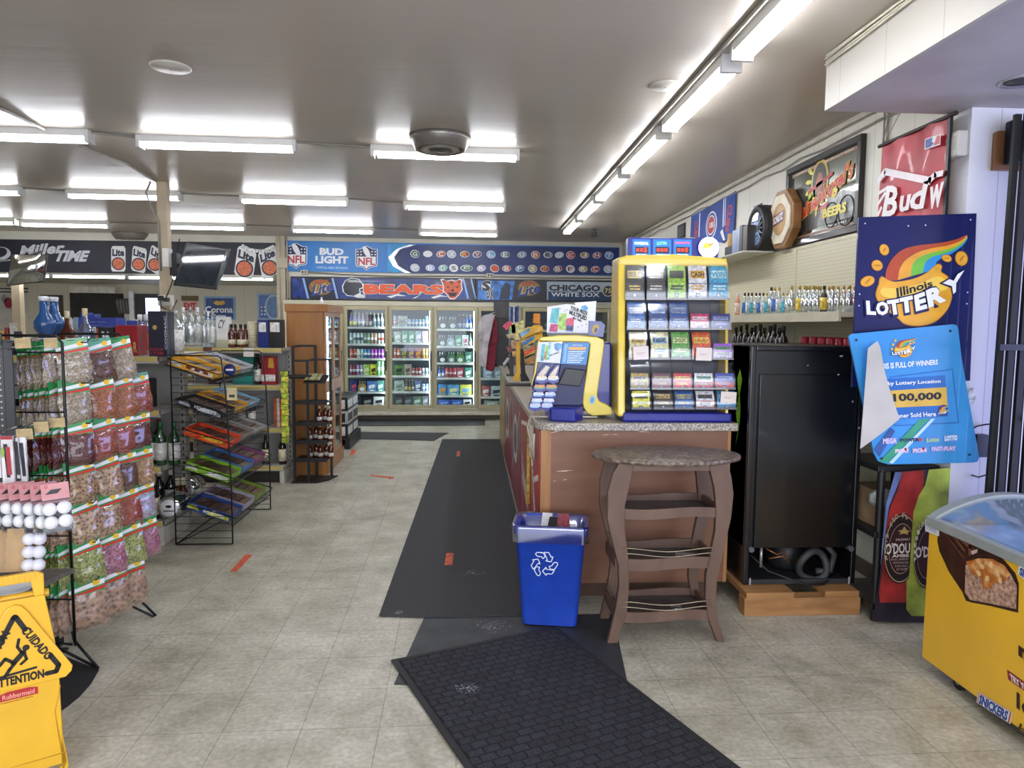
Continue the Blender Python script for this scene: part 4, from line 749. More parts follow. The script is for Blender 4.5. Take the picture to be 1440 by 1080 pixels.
tag(MB().use(mat('26262c', .5)).box(-.13, .13, 0, .12, 0, .09).build('dark_box', loc=(X_(14, 5.25), 5.22, zA)), 'low charcoal box at left edge before the yellow carton', 'box')
# ================================================================== LEFT FOREGROUND RACKS
WIR = mat('17181a', .4, .3, var=0); BLKM = mat('1b1c1f', .45, var=.1)
t = thing('wire_rack', 'tall black wire rack hung with bagged nuts and chilies', 'display rack', (0, 0, 0)); RX, RY0, RY1, RXb = -1.835, 3.3, 3.88, -2.2; ZT = 1.535
def endframe(y, nm):
    m_ = MB().use(WIR); m_.tube([(RXb, y, .05), (RXb, y, ZT-.03), (RXb+.03, y, ZT), (RX-.03, y, ZT), (RX, y, ZT-.03), (RX, y, .11)], .0065)
    for z in (1.46, 1.19, .9, .62, .32): m_.cyl((RXb, y, z), (RX, y, z), .004, 5)
    m_.tube([(RX, y, .12), (RX+.125, y-.045*(1 if nm == 0 else .6), .008), (RX+.11, y-.03, .006), (RX-.16, y+.06, .09), (RX-.02, y+.01, .1)], .0065); return m_.build('end_frame', t)
endframe(RY0, 0); endframe(RY1, 1)
b = MB().use(WIR)
for z in (1.5, 1.31, 1.12, .93, .74, .55, .36): b.cyl((RXb+.14, RY0, z), (RXb+.14, RY1, z), .004, 5)
b.cyl((RXb, RY0, .06), (RX, RY1, .1), .005, 5); b.cyl((RXb, RY1, .06), (RX, RY0, .1), .005, 5); b.cyl((RXb, RY0, .05), (RXb, RY1, .05), .005, 5); b.build('grid_back', t)
rowz = [1.515, 1.325, 1.135, .945, .755, .565, .38]
colY = [3.42, 3.56, 3.70, 3.82]
for z in rowz:
    for Y in colY: MB().use(WIR).tube([(RXb+.14, Y, z-.012), (-1.79, Y, z-.012), (-1.775, Y, z+.006)], .003, 5).build('hook', t)
# bag prototype
bag = thing('snack_bag', 'x', 'snack bag'); random.seed(3)
vs_ = []; fs = []; NU, NV = 8, 8; W_, H_, TH = .125, .145, .017
for side in (-1, 1):
    for i in range(NU+1):
        for j in range(NV+1):
            u, v = i/NU*2-1, j/NV*2-1; e = max(0, (1-u**4))*max(0, (1-v**4)); dz = random.uniform(.75, 1.15) if 0 < i < NU and 0 < j < NV else 1
            fat = 1.15 if v < 0 else .75; wob = random.uniform(-.003, .003)
            vs_.append((u*W_/2*(1-.06*abs(v))+wob, side*TH*e*dz*fat*1.1, -.05-H_/2+v*H_/2+wob))
n = (NU+1)*(NV+1)
for s_i in (0, 1):
    for i in range(NU):
        for j in range(NV): a = s_i*n+i*(NV+1)+j; q_ = (a, a+NV+1, a+NV+2, a+1); fs.append(q_ if s_i == 0 else q_[::-1])
MB().use(nuts('b89a78', '4a3826')).add(vs_, fs, True).build('pouch', bag)
hd = MB().use(mat('2f8f4c', .35, coat=.5, var=.06)); hd.box(-.06, .06, -.003, .003, -.058, .004); hd.use(WHT).art([(-.06, -.045), (-.06, -.032), (.06, -.01), (.06, -.03)], 3, .0012); hd.use(mat('cf2f2b', .4, var=0)).art([(-.06, -.058), (-.06, -.053), (.06, -.036), (.06, -.05)], 3.2, .0012)
hd.use(mat('e8c02c', .4, var=0)).art(ell(.032, -.02, .013, .012, 9), 4, .0012); hd.use(BLK).art([(-.015, -.004), (.015, -.004), (.015, -.001), (-.015, -.001)], 3, .0012)
hd.box(-.0595, .0595, .003, .0034, -.05, -.045); hd.build('header_card', bag)
cr = MB().use(glass('ffffff', .93, .1)); cr.add([(v[0]*1.06, v[1]*1.22-.001, v[2]) for v in vs_[:n]], [f for f in fs[:NU*NV]], True); cr.build('wrapper', bag)
for o in [bag]+list(bag.children): COL.objects.unlink(o)
kids(bag)
KN = {'pale seed': nuts('b9ab94', '6c5c48', 130), 'dark almond': nuts('6a4028', '2c1810', 140), 'red chili': nuts('a8482c', '5a180e', 110), 'orange nut': nuts('b0683a', '6a341a', 120), 'deep red chili': nuts('6a1c14', '2c0c08', 90),
      'golden peanut': nuts('c49a68', '6c4a2c', 130), 'hazelnut': nuts('b8946a', '4a3018', 85), 'mixed nut': nuts('c4a884', '5a2c20', 75), 'whole peanut': nuts('b8957a', '5c4434', 62), 'pink candy': nuts('b8748c', '6a3048', 100), 'green candy': nuts('a8b05c', '4c5a24', 100), 'rainbow candy': nuts('9cc0c8', 'c0508c', 70)}
PLAN = [['pale seed', 'dark almond', 'pale seed', None], ['pale seed', 'orange nut', 'orange nut', 'red chili'], ['deep red chili', 'red chili', 'red chili', 'deep red chili'], ['hazelnut', 'mixed nut', 'dark almond', 'golden peanut'],
        ['mixed nut', 'mixed nut', 'red chili', 'rainbow candy'], ['green candy', 'pink candy', 'green candy', 'pink candy'], ['whole peanut', 'whole peanut', 'whole peanut', None]]
FRT = [(.545, 3.40), (.512, 3.53), (.486, 3.66), (.463, 3.79)]
RN = ['top', 'second', 'third', 'fourth', 'fifth', 'sixth', 'bottom']; CNm = ['nearest', 'second', 'third', 'farthest']
for r_, z in enumerate(rowz):
    for c_, kind in enumerate(PLAN[r_]):
        if not kind: continue
        k_, Y0 = FRT[c_]; X0 = -k_*Y0+ .004*r_; N_ = 8 if c_ == 0 else 2
        for i in range(N_):
            if c_ == 0 and i: X, Y, rz = X0-.04-.022*i, Y0+.0+random.uniform(-.008, .008), math.radians(78+random.uniform(-7, 7))
            else: X, Y, rz = X0-.034*i, Y0+.012*i, math.radians((38 if c_ == 0 else 45)+random.uniform(-6, 8))
            fr_ = i == 0; lab = ('%s bag at the front of the %s column, %s row of the rack' % (kind, CNm[c_], RN[r_])) if fr_ else '%s bag hanging behind the front bag, %s column, %s row' % (kind, CNm[c_], RN[r_])
            o = dup(bag, (X, Y, z-.004*i+random.uniform(-.004, .004)), rz, lab, lab if (N_ > 2 and not fr_) else 'bags on the wire rack', rot=(random.uniform(-.05, .05), (random.uniform(-.16, -.02) if fr_ else random.uniform(-.08, .08)), rz))
            s_ = 1.08 if r_ < 6 else 1.25; o.scale = (s_, 1 if fr_ or c_ else .8, s_)
            for q_ in NEW[-3:]:
                if q_.name.startswith('pouch'): recol(q_, KN[kind])
# --- near pegboard fixture
ST = Surf((-1.98, 3.12), (.86, .5))
t = thing('pegboard_stand', 'black pegboard stand with grey shelf at left edge', 'display stand', (0, 0, 0))
pb = MB().use(dots('17181b', 'a8a8a4', .0254, (0, 2), .12)); pb.box(-1.0, 0, 0, .02, .2, 1.5); ST.build(pb, 'pegboard', t)
pf = MB().use(BLKM); pf.box(-.0, .035, -.01, .03, .0, 1.52); pf.box(-1.0, .0, -.01, .03, 1.5, 1.55); ST.build(pf, 'frame', t, bevel=.003)
ps = AZ(81, 912, 0); MB().use(BLKM).box(-.022, .022, -.02, .02, .012, AY(70, 556, ps.y).z).build('post', t, loc=(ps.x, ps.y, 0), bevel=.003)
tp = AY(70, 556, ps.y).z; MB().use(BLKM).box(-.34, -.022, -.014, .014, tp-.05, tp-.015).build('cross_bar', t, loc=(ps.x, ps.y, 0), bevel=.003)
MB().use(BLKM).box(-.25, .06, -.14, -.01, .0, .012).build('base_plate', t, loc=(ps.x, ps.y, 0), bevel=.004)
a = AZ(108, 797, .52); sh = MB().use(wood('5c5850', '6e6a60', (3, 40, 3), .5)); sh.prism([(a.x, a.y-.02), (a.x-.75, a.y-.0), (a.x-.85, a.y-.5), (a.x-.06, a.y-.34)], 'z', .5, .52); sh.build('shelf', t)
st_ = MB().use(BLKM).box(-.02, .02, -.02, .02, 0, .5); st_.build('post', t, loc=(-2.08, 2.74, 0))
# paper plate on the shelf
pp = AZ(24, 832, .522); tag(MB().use(mat('dfe3e8', .5, var=.05)).lathe([(.045, 0), (.06, .004), (.075, .014), (.08, .018), (.074, .016), (.05, .006), (.001, .004)], 28).build('plastic_plate', loc=(pp.x-.02, pp.y, .522)), 'clear plastic plate lying on the grey shelf behind caution sign', 'plate')
# hooks with kraft price cards
def hook(px0, py0, px1, py1, Y0, Y1):
    a, b_ = AY(px0, py0, Y0), AY(px1, py1, Y1); return MB().use(mat('9a9a9c', .25, .8)).tube([a, b_], .0025, 5).tube([a+Vector((0, 0, -.03)), b_+Vector((0, 0, -.03))], .002, 5).build('hook', t)
hk = [((-10, 482), (22, 477), (21, 475, 43, 490), 2.98), ((10, 481), (62, 476), (62, 475, 81, 489), 3.02), ((-10, 611), (24, 600), (23, 603, 46, 618), 2.62), ((20, 603), (50, 596), (48, 593, 68, 608), 2.66), ((40, 597), (72, 590), (70, 588, 91, 601), 2.7)]
for i, (p0, p1, (x0, y0, x1, y1), Y) in enumerate(hk):
    hook(p0[0], p0[1], p1[0], p1[1], Y+.05, Y); a, b_ = AY(x0, y0, Y-.01), AY(x1, y1, Y-.01); c_ = (a+b_)/2
    o = MB().use(mat('a8936a', .6, var=.12, sc=30)).box(-(b_.x-a.x)/2, (b_.x-a.x)/2, -.001, .001, -(a.z-b_.z)/2, (a.z-b_.z)/2).build('price_tag', t, loc=tuple(c_), rot=(0, -.05, .1))
# hanging flat packets
for i, (x0, x1, yt, yb, c) in enumerate(((-12, 2, 612, 672, 'c9c9cc'), (2, 22, 613, 682, 'd6d2d6'), (24, 31, 615, 672, 'c2c2c8'), (31, 42, 614, 676, 'd2d0d4'))):
    Y = 2.60; a, b_ = AY(x0, yt, Y), AY(x1, yb, Y); mb = MB().use(mat(c, .2, coat=.8, var=.12, sc=14)); mb.box(a.x, b_.x, 0, .008, b_.z, a.z); cxm, czm = (a.x+b_.x)/2, (a.z+b_.z)/2
    mb.use(mat('33343a', .3, var=.3, sc=30)).art([(cxm-.004, czm-.06), (cxm+.008, czm-.06), (cxm+.002, czm+.06), (cxm-.012, czm+.06)], 1.5); 
    if i == 1: mb.use(mat('a83a44', .4)).art([(cxm, czm-.05), (cxm+.014, czm-.05), (cxm+.01, czm+.05), (cxm-.004, czm+.05)], 2); mb.art([(a.x, a.z-.012), (b_.x, a.z-.012), (b_.x, a.z), (a.x, a.z)], 1.5); mb.use(mat('8ab04a', .4)).art(ell(cxm-.014, czm+.03, .006, .02, 8), 2)
    tag(mb.build('hanging_packet', loc=(0, Y-.005*i, 0)), 'flat pale packet on the pegboard hooks, %s' % ['cut off by the left edge', 'with a red figure', 'narrow one after the red figure packet', 'with a dark figure nearest the post'][i], 'packet', 'flat packets on the pegboard')
# golf ball packs
def ball(mb, c, r):
    mb.lathe([(r*math.sin(PI*i/8)+.0001, -r*math.cos(PI*i/8)) for i in range(9)], 14, c)
gp = thing('golf_ball_pack', 'x', 'ball pack'); cdm = MB().use(mat('c58a8c', .4, var=.1)); cdm.box(-.04, .04, 0, .003, -.0, .055); cdm.use(mat('3a3c44', .4)).box(-.04, .04, 0, .003, -.11, 0); cdm.use(mat('2a2a30', .4)).art([(-.03, .02), (.005, .02), (.02, .035), (-.012, .035)], 1); cdm.use(mat('b03a44', .4)).tx('O', -.03, -.02, .04, .052, 1, bold=.03); cdm.build('card', gp)
for i in range(4):
    b_ = MB().use(mat('e8e8ec', .35, coat=.4, var=.03)); ball(b_, (-.021+.042*(i % 2), -.024, -.026-.046*(i//2)), .0225); b_.build('ball', gp)
MB().use(glass('ffffff', .8, .05)).box(-.046, .046, -.05, -.0005, -.105, -.002).build('blister', gp)
for k in range(6):
    px, py = 79-15.5*k, 702+2.6*k; p = AY(px, py, 2.45-.0*k); lab = 'white golf ball pack with pink card, %s on its hook' % ['front one nearest the camera', 'second', 'third', 'fourth', 'fifth', 'last'][k]
    if k == 0: gp.location = tuple(p); gp.rotation_euler = (0, -.06, .5); tag(gp, lab, 'ball pack', 'golf ball packs on the pegboard')
    else: p.y += .03*k; o = dup(gp, tuple(p), None, lab, 'golf ball packs on the pegboard', rot=(0, -.06, .78)); o.location.x = AY(px, py, p.y).x
gq = thing('ball_carton', 'front kraft carton with six white balls below the golf packs', 'ball pack', tuple(AY(46, 748, 2.5)), group='kraft ball cartons'); MB().use(mat('a08560', .6, var=.12)).box(-.075, -.02, 0, .003, -.14, .012).build('card', gq); MB().use(mat('2c2c34', .4)).box(-.02, -.012, 0, .003, -.14, .01).build('edge_band', gq)
for i in range(6):
    b_ = MB().use(mat('d4d4dc', .3, coat=.4, var=.03)); ball(b_, (-.004+.03*(i % 2), -.022, -.018-.046*(i//2)), .022); b_.build('ball', gq)
gq.rotation_euler = (0, .08, .3); o = dup(gq, tuple(AY(24, 750, 2.56)), None, 'kraft carton with white balls just behind the front one', 'kraft ball cartons', rot=(0, .08, .3))
# half round rubber mat on the floor
c0 = AZ(60, 948); pts = [AZ(x, y) for x, y in ((40, 905), (139, 943), (128, 962), (112, 980), (95, 994), (75, 1007), (50, 1018), (20, 1026), (-20, 1030), (-60, 1020), (-60, 930))]
tag(MB().use(mat('1f2124', .7, sc=6)).prism([(p.x, p.y) for p in pts], 'z', .0005, .006).build('floor_mat'), 'black rubber mat with rounded edge beneath the left rack', 'mat')
# ================================================================== CAUTION SIGN
WS = Surf((-1.52, 2.42), (math.cos(.56), math.sin(.56)))
t = thing('caution_sign', 'yellow folding wet floor caution sign standing at lower left', 'caution sign', loc=tuple(WS.p), rz=WS.rz)
def w(x, y): return WS(x/2.4545, 640+y/2.4545)     # from the enlarged view
YEL = mat('e2b02c', .35, coat=.25, var=.04, sc=5); BK = mat('141414', .5, var=0)
zb_ = .004; cxs = w(58, 700)[0]
def mir(p): return (2*cxs-p[0], p[1])
right = [(105, 411), (138, 418), (150, 440), (190, 640), (205, 760), (216, 960), (232, 1060)]
R_ = [w(*p) for p in right]; R_[-1] = (R_[-1][0]+.005, .03)
topz = w(70, 412)[1]; R_[0] = (R_[0][0], topz); R_[1] = (R_[1][0], topz-.012); R_[2] = (R_[2][0], topz-.03)
hh = [w(112, 455), w(110, 505)]
out = [(cxs, topz+.004)]+R_+[(R_[-1][0]-.02, .002), (R_[-1][0]-.05, .004), (cxs+.12, .045)]; full = out+[mir(p) for p in out[::-1][:-1]]
m_ = MB().use(YEL)
# panel with the hand hole: two side strips + grip + body
hz0, hz1 = topz-.085, topz-.032; hx = abs(R_[2][0]-cxs)-.028
m_.prism([(cxs-hx-.03, hz0), (cxs-hx-.03, hz1+.02), (cxs-hx-.01, topz), (cxs+hx+.01, topz), (cxs+hx+.03, hz1+.02), (cxs+hx+.03, hz0), (cxs+hx, hz0), (cxs+hx-.008, hz1), (cxs-hx+.008, hz1), (cxs-hx, hz0)], 'y', 0, .022)
side = [p for p in out if p[1] < hz0-.01]; body = [(cxs-hx-.03, hz0), (cxs+hx+.03, hz0)]+side+[mir(p) for p in side[::-1]]
m_.prism(body, 'y', 0, .022); m_.build('front_panel', t, bevel=.004)
bk = MB().use(YEL); bk.prism(body, 'y', 0, .02); bo = bk.build('back_panel', t, loc=(0, .05, 0), rot=(-.0, 0, 0)); bo.matrix_local = Matrix.Translation((0, .30, 0)) @ Matrix.Translation((0, 0, .0)) @ Matrix.Shear('XZ', 4, (0, 0)) 
bo.location = (0, .03+.30, 0); bo.rotation_euler = (.42, 0, 0)
MB().use(YEL).cyl((cxs-.1, .04, topz-.09), (cxs+.1, .04, topz-.09), .014).build('hinge', t)
for k in range(9): x = cxs-.06+.015*k; m2 = MB().use(YEL).box(x-.002, x+.002, -.004, 0, hz1+.004, topz-.004); m2.build('grip_rib', t)
A = w(60, 513); B = w(250, 722); Bb = (B[0], B[1]); bz = w(200, 762)[1]
# triangular warning plate (rounded corners)
ap = [(cxs-.02, A[1]-.006), (cxs, A[1]), (cxs+.02, A[1]-.006), (cxs+.035, A[1]-.028), (B[0]-.008, B[1]+.025), (B[0], B[1]), (B[0]-.006, B[1]-.02), (B[0]-.03, B[1]-.035)]; ap = ap+[mir(p) for p in ap[::-1][:7]]+[]
# the lower corners sit level on the plate
zc = B[1]-.035; ap = [(cxs, A[1]), (cxs+.018, A[1]-.006), (cxs+.034, A[1]-.026), (B[0]-.01, B[1]+.018), (B[0], B[1]), (B[0]-.004, B[1]-.018), (B[0]-.022, zc), (2*cxs-B[0]+.022, zc), (2*cxs-B[0]+.004, B[1]-.018), (2*cxs-B[0], B[1]), (2*cxs-B[0]+.01, B[1]+.018), (cxs-.034, A[1]-.026), (cxs-.018, A[1]-.006)]
pl_ = MB().use(YEL).prism(ap, 'y', -.012, 0).build('warning_plate', t, bevel=.003)
pm = MB(); pm.use(BK); Hh = A[1]-zc; hw = B[0]-cxs
def TP(u, v): return (cxs+u*hw, zc+v*Hh)          # plate coordinates, u -1..1, v 0..1
L_ = 11
def stroke(a, b_, wd, lay=L_):
    a, b_ = Vector(a), Vector(b_); d = (b_-a).normalized(); n_ = Vector((-d.y, d.x))*wd/2; pm.art([tuple(a+n_), tuple(b_+n_), tuple(b_-n_), tuple(a-n_)], lay); 
    for c_ in (a, b_): pm.art(ell(c_.x, c_.y, wd/2, wd/2, 10), lay)
stroke(TP(-.0, .86), TP(.0, .861), .018); stroke(TP(0.02, .855), TP(.17, .69), .016); stroke(TP(-.02, .855), TP(-.33, .52), .016)
stroke(TP(.60, .31), TP(.74, .17), .016); stroke(TP(.74, .17), TP(.69, .1), .016); stroke(TP(.69, .1), TP(.52, .1), .016); stroke(TP(-.6, .31), TP(-.74, .17), .016); stroke(TP(-.74, .17), TP(-.69, .1), .016)
a_, b_ = Vector(TP(.20, .72)), Vector(TP(.64, .29)); d = (b_-a_).normalized(); n_ = Vector((d.y, -d.x)); hgt = .028
pm.txt('CUIDADO', [tuple(a_-n_*.006), tuple(b_-n_*.006), tuple(b_+n_*(hgt-.006)), tuple(a_+n_*(hgt-.006))], L_, bold=.045)
a_, b_ = Vector(TP(-.64, .29)), Vector(TP(-.20, .72)); d = (b_-a_).normalized(); n_ = Vector((d.y, -d.x)); pm.txt('CAUTION', [tuple(a_-n_*.006), tuple(b_-n_*.006), tuple(b_+n_*.022), tuple(a_+n_*.022)], L_, bold=.045)
pm.txt('ATTENTION', [TP(-.45, .165), TP(.47, .165), TP(.47, .055), TP(-.45, .055)], L_, bold=.045)
# slipping figure
def st2(pts, wd):
    for p, q_ in zip(pts, pts[1:]): stroke(TP(*p), TP(*q_), wd)
c_ = TP(.17, .47); pm.art(ell(c_[0], c_[1], .0105, .0105, 14), L_); st2([(.12, .42), (-.06, .315)], .017); st2([(.13, .42), (.17, .33), (.07, .285)], .009); st2([(.08, .43), (.02, .50), (.05, .585)], .009); st2([(-.06, .32), (-.2, .385), (-.3, .32)], .011); st2([(-.04, .31), (-.13, .25), (-.22, .175)], .011); st2([(-.32, .175), (.33, .205)], .008)
o = pm.build('printed_warning', t)
lg = MB().use(mat('b02a30', .4)); a_ = w(70, 825); lg.art([(cxs-.055, a_[1]-.012), (cxs+.055, a_[1]-.012), (cxs+.055, a_[1]+.012), (cxs+.03, a_[1]+.018), (cxs-.03, a_[1]+.018), (cxs-.055, a_[1]+.012)], 1); lg.use(mat('e8a08c', .4)).tx('Rubbermaid', cxs-.045, cxs+.045, a_[1]-.007, a_[1]+.01, 2, bold=.02); lg.use(mat('a03a20', .5)).tx('Commercial Products', cxs-.05, cxs+.04, a_[1]-.02, a_[1]-.015, 1); lg.build('maker_badge', t)
gr = MB().use(mat('c99a22', .4)); gr.tube([(cxs-.12, -.001, zc-.03), (cxs-.1, -.001, zc-.12), (cxs-.115, -.001, .09)], .002, 4).tube([(cxs+.12, -.001, zc-.03), (cxs+.1, -.001, zc-.12), (cxs+.115, -.001, .09)], .002, 4).tube([(cxs-.13, -.001, .085), (cxs+.13, -.001, .085)], .002, 4); gr.build('moulded_rib', t)
# ================================================================== CANDY RACK
t = thing('wire_rack', 'black wire candy rack with five sloping shelves of boxes', 'display rack', (0, 0, 0)); CX0, CX1, CY0, CY1 = -2.12, -1.72, 5.13, 6.1
ztop = AY(248, 500, CY0).z
def ladder(y, zt_):
    m_ = MB().use(WIR).tube([(CX0, y, .008), (CX0, y, zt_-.02), (CX0+.02, y, zt_), (CX1-.07, y, zt_), (CX1-.05, y, zt_-.02), (CX1-.02, y, zt_-.3), (CX1, y, .4), (CX1, y, .01)], .0055).tube([(CX0, y, .008), (CX1, y, .008)], .0055)
    for k in range(1, 26):
        z = k*zt_/26; x1 = CX1 if z < .5 else CX1-.1*(z-.5)/max(.1, zt_-.5); m_.cyl((CX0, y, z), (x1, y, z), .0022, 5)
    return m_.build('side_frame', t)
ladder(CY0, ztop); ladder(CY1, ztop)
MB().use(WIR).cyl((CX0, CY0, .008), (CX0, CY1, .008), .005, 5).cyl((CX0, CY0, ztop), (CX0, CY1, ztop), .005, 5).cyl((CX0, CY0, .01), (CX1-.02, CY1, .1), .004, 5).build('back_rails', t)
sz = [AY(328, y, CY0).z for y in (538, 594, 636, 684, 740)]; ang = math.radians(19)
tray = None
for i, z in enumerate(sz):
    m_ = MB().use(WIR); L = .37; ca, sa = math.cos(ang), math.sin(ang); x1 = CX1-(.09 if i == 0 else .04 if i == 1 else 0)
    def TPt(s_, u=0): return (x1-s_*ca+u*sa, s_*sa+z+u*ca)       # s_ runs from the front lip to the back
    for k in range(34):
        y = CY0+.01+(CY1-CY0-.02)*k/33; a_, b_ = TPt(0), TPt(L); c_ = TPt(0, .06); d_ = TPt(L, .05); m_.tube([(c_[0], y, c_[1]), (a_[0], y, a_[1]), (b_[0], y, b_[1]), (d_[0], y, d_[1])], .0016, 4)
    for s_, u in ((0, .06), (0, 0), (L, 0), (L, .05), (.2, 0)): a_ = TPt(s_, u); m_.cyl((a_[0], CY0, a_[1]), (a_[0], CY1, a_[1]), .004, 5)
    for y in (CY0+.004, CY1-.004): a_, b_ = TPt(0, .06), TPt(L, .05); m_.cyl((a_[0], y, a_[1]), (b_[0], y, b_[1]), .004, 5)
    m_.build('wire_shelf', t)
CHOC = mat('4a3428', .5, var=.25, sc=12)
def candybox(i, y0, w_, cols, label, txt=None, tc='ffffff'):
    """open display carton lying on sloping shelf i, printed side towards the camera"""
    z = sz[i]; x1 = CX1-(.09 if i == 0 else .04 if i == 1 else 0); L = .32; h = .055
    t_ = thing('candy_box', label, 'candy box', (x1-.035, y0, z+.022), rot=(0, ang, 0), group='candy boxes on the wire rack')
    A_, B_ = cols; m_ = MB().use(mat(A_, .4, var=.12, sc=14)); m_.box(-L, 0, 0, .006, 0, h); m_.box(-L, 0, w_-.006, w_, 0, h); m_.box(-L, -L+.006, .006, w_-.006, 0, h); m_.box(-.006, 0, .006, w_-.006, 0, h*.8); m_.box(-L, 0, 0, w_, -.002, .0)
    m_.use(mat(B_, .4, var=.25, sc=20)); m_.art([(-L*.55, h*.1), (-L*.02, h*.1), (-L*.02, h*.5), (-L*.4, h*.85)], 1); m_.art([(-L*.98, h*.2), (-L*.7, h*.2), (-L*.78, h*.8), (-L*.98, h*.7)], 1)
    if txt: m_.use(mat(tc, .4, var=0)).tx(txt, -L*.62, -L*.12, h*.25, h*.72, 2, bold=.04)
    m_.build('carton', t_); n_ = 5
    for k in range(n_): MB().use(CHOC if k % 4 else mat('6a5444', .4, var=.25, sc=20, coat=.3)).box(-L+.012+k*(L-.02)/n_, -L+.006+(k+1)*(L-.02)/n_, .01, w_-.01, .002, h*(.6+.08*(k % 2))).build('bar', t_, bevel=.004)
    return t_
CB = [[(('e2a92c', 'f0e8d8'), 'yellow candy carton, front one on the top rack shelf', 'm', '8a3a20'), (('d8b050', 'c8b8a0'), 'gold candy carton in the middle of top rack shelf', None, ''), (('b8c0c8', '6a7480'), 'silver candy carton at the far end of top rack shelf', None, '')],
      [(('1e1a1c', 'a8b0b8'), 'dark chocolate carton lettered HERSHEYS on second rack shelf', "HERSHEY'S", 'e8e8ec'), (('d8a030', 'e8d8b0'), 'golden candy carton behind the dark chocolate carton', None, ''), (('8ab4cc', 'e0e8f0'), 'pale blue candy carton at far end of second rack shelf', None, '')],
      [(('e0441c', 'e8642c'), 'orange candy carton lettered REESES on third rack shelf', "REESE'S", 'e8c838'), (('8a8078', 'b8b0a8'), 'grey brown candy carton behind the orange carton', None, ''), (('a8a8a8', 'd8d8d8'), 'light grey candy carton at far end of third rack shelf', None, '')],
      [(('84b82c', 'd8ecd8'), 'lime green candy carton on fourth rack shelf', None, ''), (('4a78b8', '3a5a9c'), 'blue candy carton behind the lime green carton', None, ''), (('8a4a78', 'c85a3a'), 'purple and orange candy carton at far end of fourth rack shelf', None, '')],
      [(('2c4a8c', 'c8d850'), 'blue candy carton lettered SOUR on the bottom rack shelf', 'SOUR', 'f0f0f4'), (('a8a0b4', '8a7890'), 'lilac grey candy carton in the middle of bottom rack shelf', None, ''), (('7a9430', '5a6a3a'), 'olive green candy carton at far end of bottom rack shelf', None, '')]]
for i, rw in enumerate(CB):
    for k, (c_, lab, tx_, tc) in enumerate(rw): candybox(i, CY0+.03+k*.31, .27, c_, lab, tx_, tc or 'ffffff')
p = AY(323, 520, CY0-.012); t2 = tag(MB().use(mat('1c2c6c', .4)).lathe([(.001, -.003), (.042, -.003), (.042, .003), (.001, .003)], 20).use(WHT).add([(x, y, .0035) for x, y in ((-.025, -.006), (.025, -.006), (.025, .006), (-.025, .006))], [(0, 1, 2, 3)]).build('round_badge', loc=tuple(p), rot=(PI/2, 0, 0)), 'small round blue badge clipped to the candy rack top', 'badge')
p = AY(326, 553, CY0-.012); tag(MB().use(mat('d8cc9c', .5)).box(-.035, .035, 0, .002, -.05, .04).use(mat('4a4a44', .5)).art([(-.02, -.03), (.02, -.03), (.02, -.01), (-.02, -.01)], 1).build('price_card', loc=tuple(p)), 'cream price card clipped below the round blue badge', 'price card')
# hanging strip of yellow packets at the end of the second unit
p0 = Vector((-1.80, 7.0, 0)); sm = MB()
for k in range(13): sm.use(mat('c8cc4a' if k % 2 else 'a8b83c', .35, var=.3, sc=30, coat=.5)).box(-.035+.004*(k % 3), .035+.004*(k % 3), -.008, .008, .42+k*.055, .47+k*.055)
tag(sm.build('packet_strip', loc=(-1.845, 7.09, 0), bevel=.003), 'vertical strip of yellow green packets hanging beside the candy rack', 'packet strip')
# ================================================================== DARK DISPLAY STAND AND WOOD CABINET
OAK = wood('946030', 'a8743c', (6, 6, 1.2), .4); OAKD = wood('9a6a48', 'b08058', (6, 6, 1.2), .4)
c0 = AZ(405, 669); c1_ = AZ(462, 665); c2_ = AZ(482, 645); ztc = AY(405, 438, c0.y).z; zt2 = AY(405, 427, c0.y).z
t = thing('display_cabinet', 'tall oak display cabinet with glass doors facing the aisle', 'cabinet', (0, 0, 0)); X0, X1, Y0, Y1 = c0.x-.0, c1_.x, c0.y+.02, c0.y+1.0
ch = .1
MB().use(OAK).box(X0, X1-.02, Y0+.02, Y0+.045, .14, ztc).box(X0, X1-.02, Y1-.045, Y1-.02, .14, ztc).box(X0, X0+.02, Y0+.045, Y1-.045, .14, ztc).build('carcass', t)
MB().use(OAK).prism([(X0-.015, Y0), (X1-.03, Y0), (X1+.02, Y0+.07), (X1+.02, Y1), (X0-.015, Y1)], 'z', ztc, zt2).build('crown', t, bevel=.004)
MB().use(OAK).prism([(X0-.01, Y0+.005), (X1-.03, Y0+.005), (X1+.012, Y0+.07), (X1+.012, Y1-.005), (X0-.01, Y1-.005)], 'z', 0, .15).build('plinth', t, bevel=.005)
zm = AY(475, 540, Y0+.4).z
for k, (ya, yb_) in enumerate(((Y0+.05, Y0+.5), (Y0+.5, Y1-.05))):
    d_ = MB().use(OAKD); f_ = .05
    for za, zb2 in ((.15, zm-.02), (zm+.0, ztc)):
        d_.box(X1-.02, X1, ya, ya+f_, za, zb2); d_.box(X1-.02, X1, yb_-f_, yb_, za, zb2); d_.box(X1-.02, X1, ya+f_, yb_-f_, za, za+f_); d_.box(X1-.02, X1, ya+f_, yb_-f_, zb2-f_, zb2)
    d_.box(X1-.02, X1, ya, yb_, zm-.02, zm); dd = d_.build('door', t, bevel=.002); MB().use(glass('d8e4e4', .75, .03)).quad((X1-.01, ya+f_, .2), (X1-.01, yb_-f_, .2), (X1-.01, yb_-f_, ztc-.05), (X1-.01, ya+f_, ztc-.05)).build('glass', dd)
for z in (.5, .85, 1.2, 1.5): MB().use(glass('d0e8e0', .6, .05)).box(X0+.03, X1-.03, Y0+.05, Y1-.05, z, z+.006).build('glass_shelf', t)
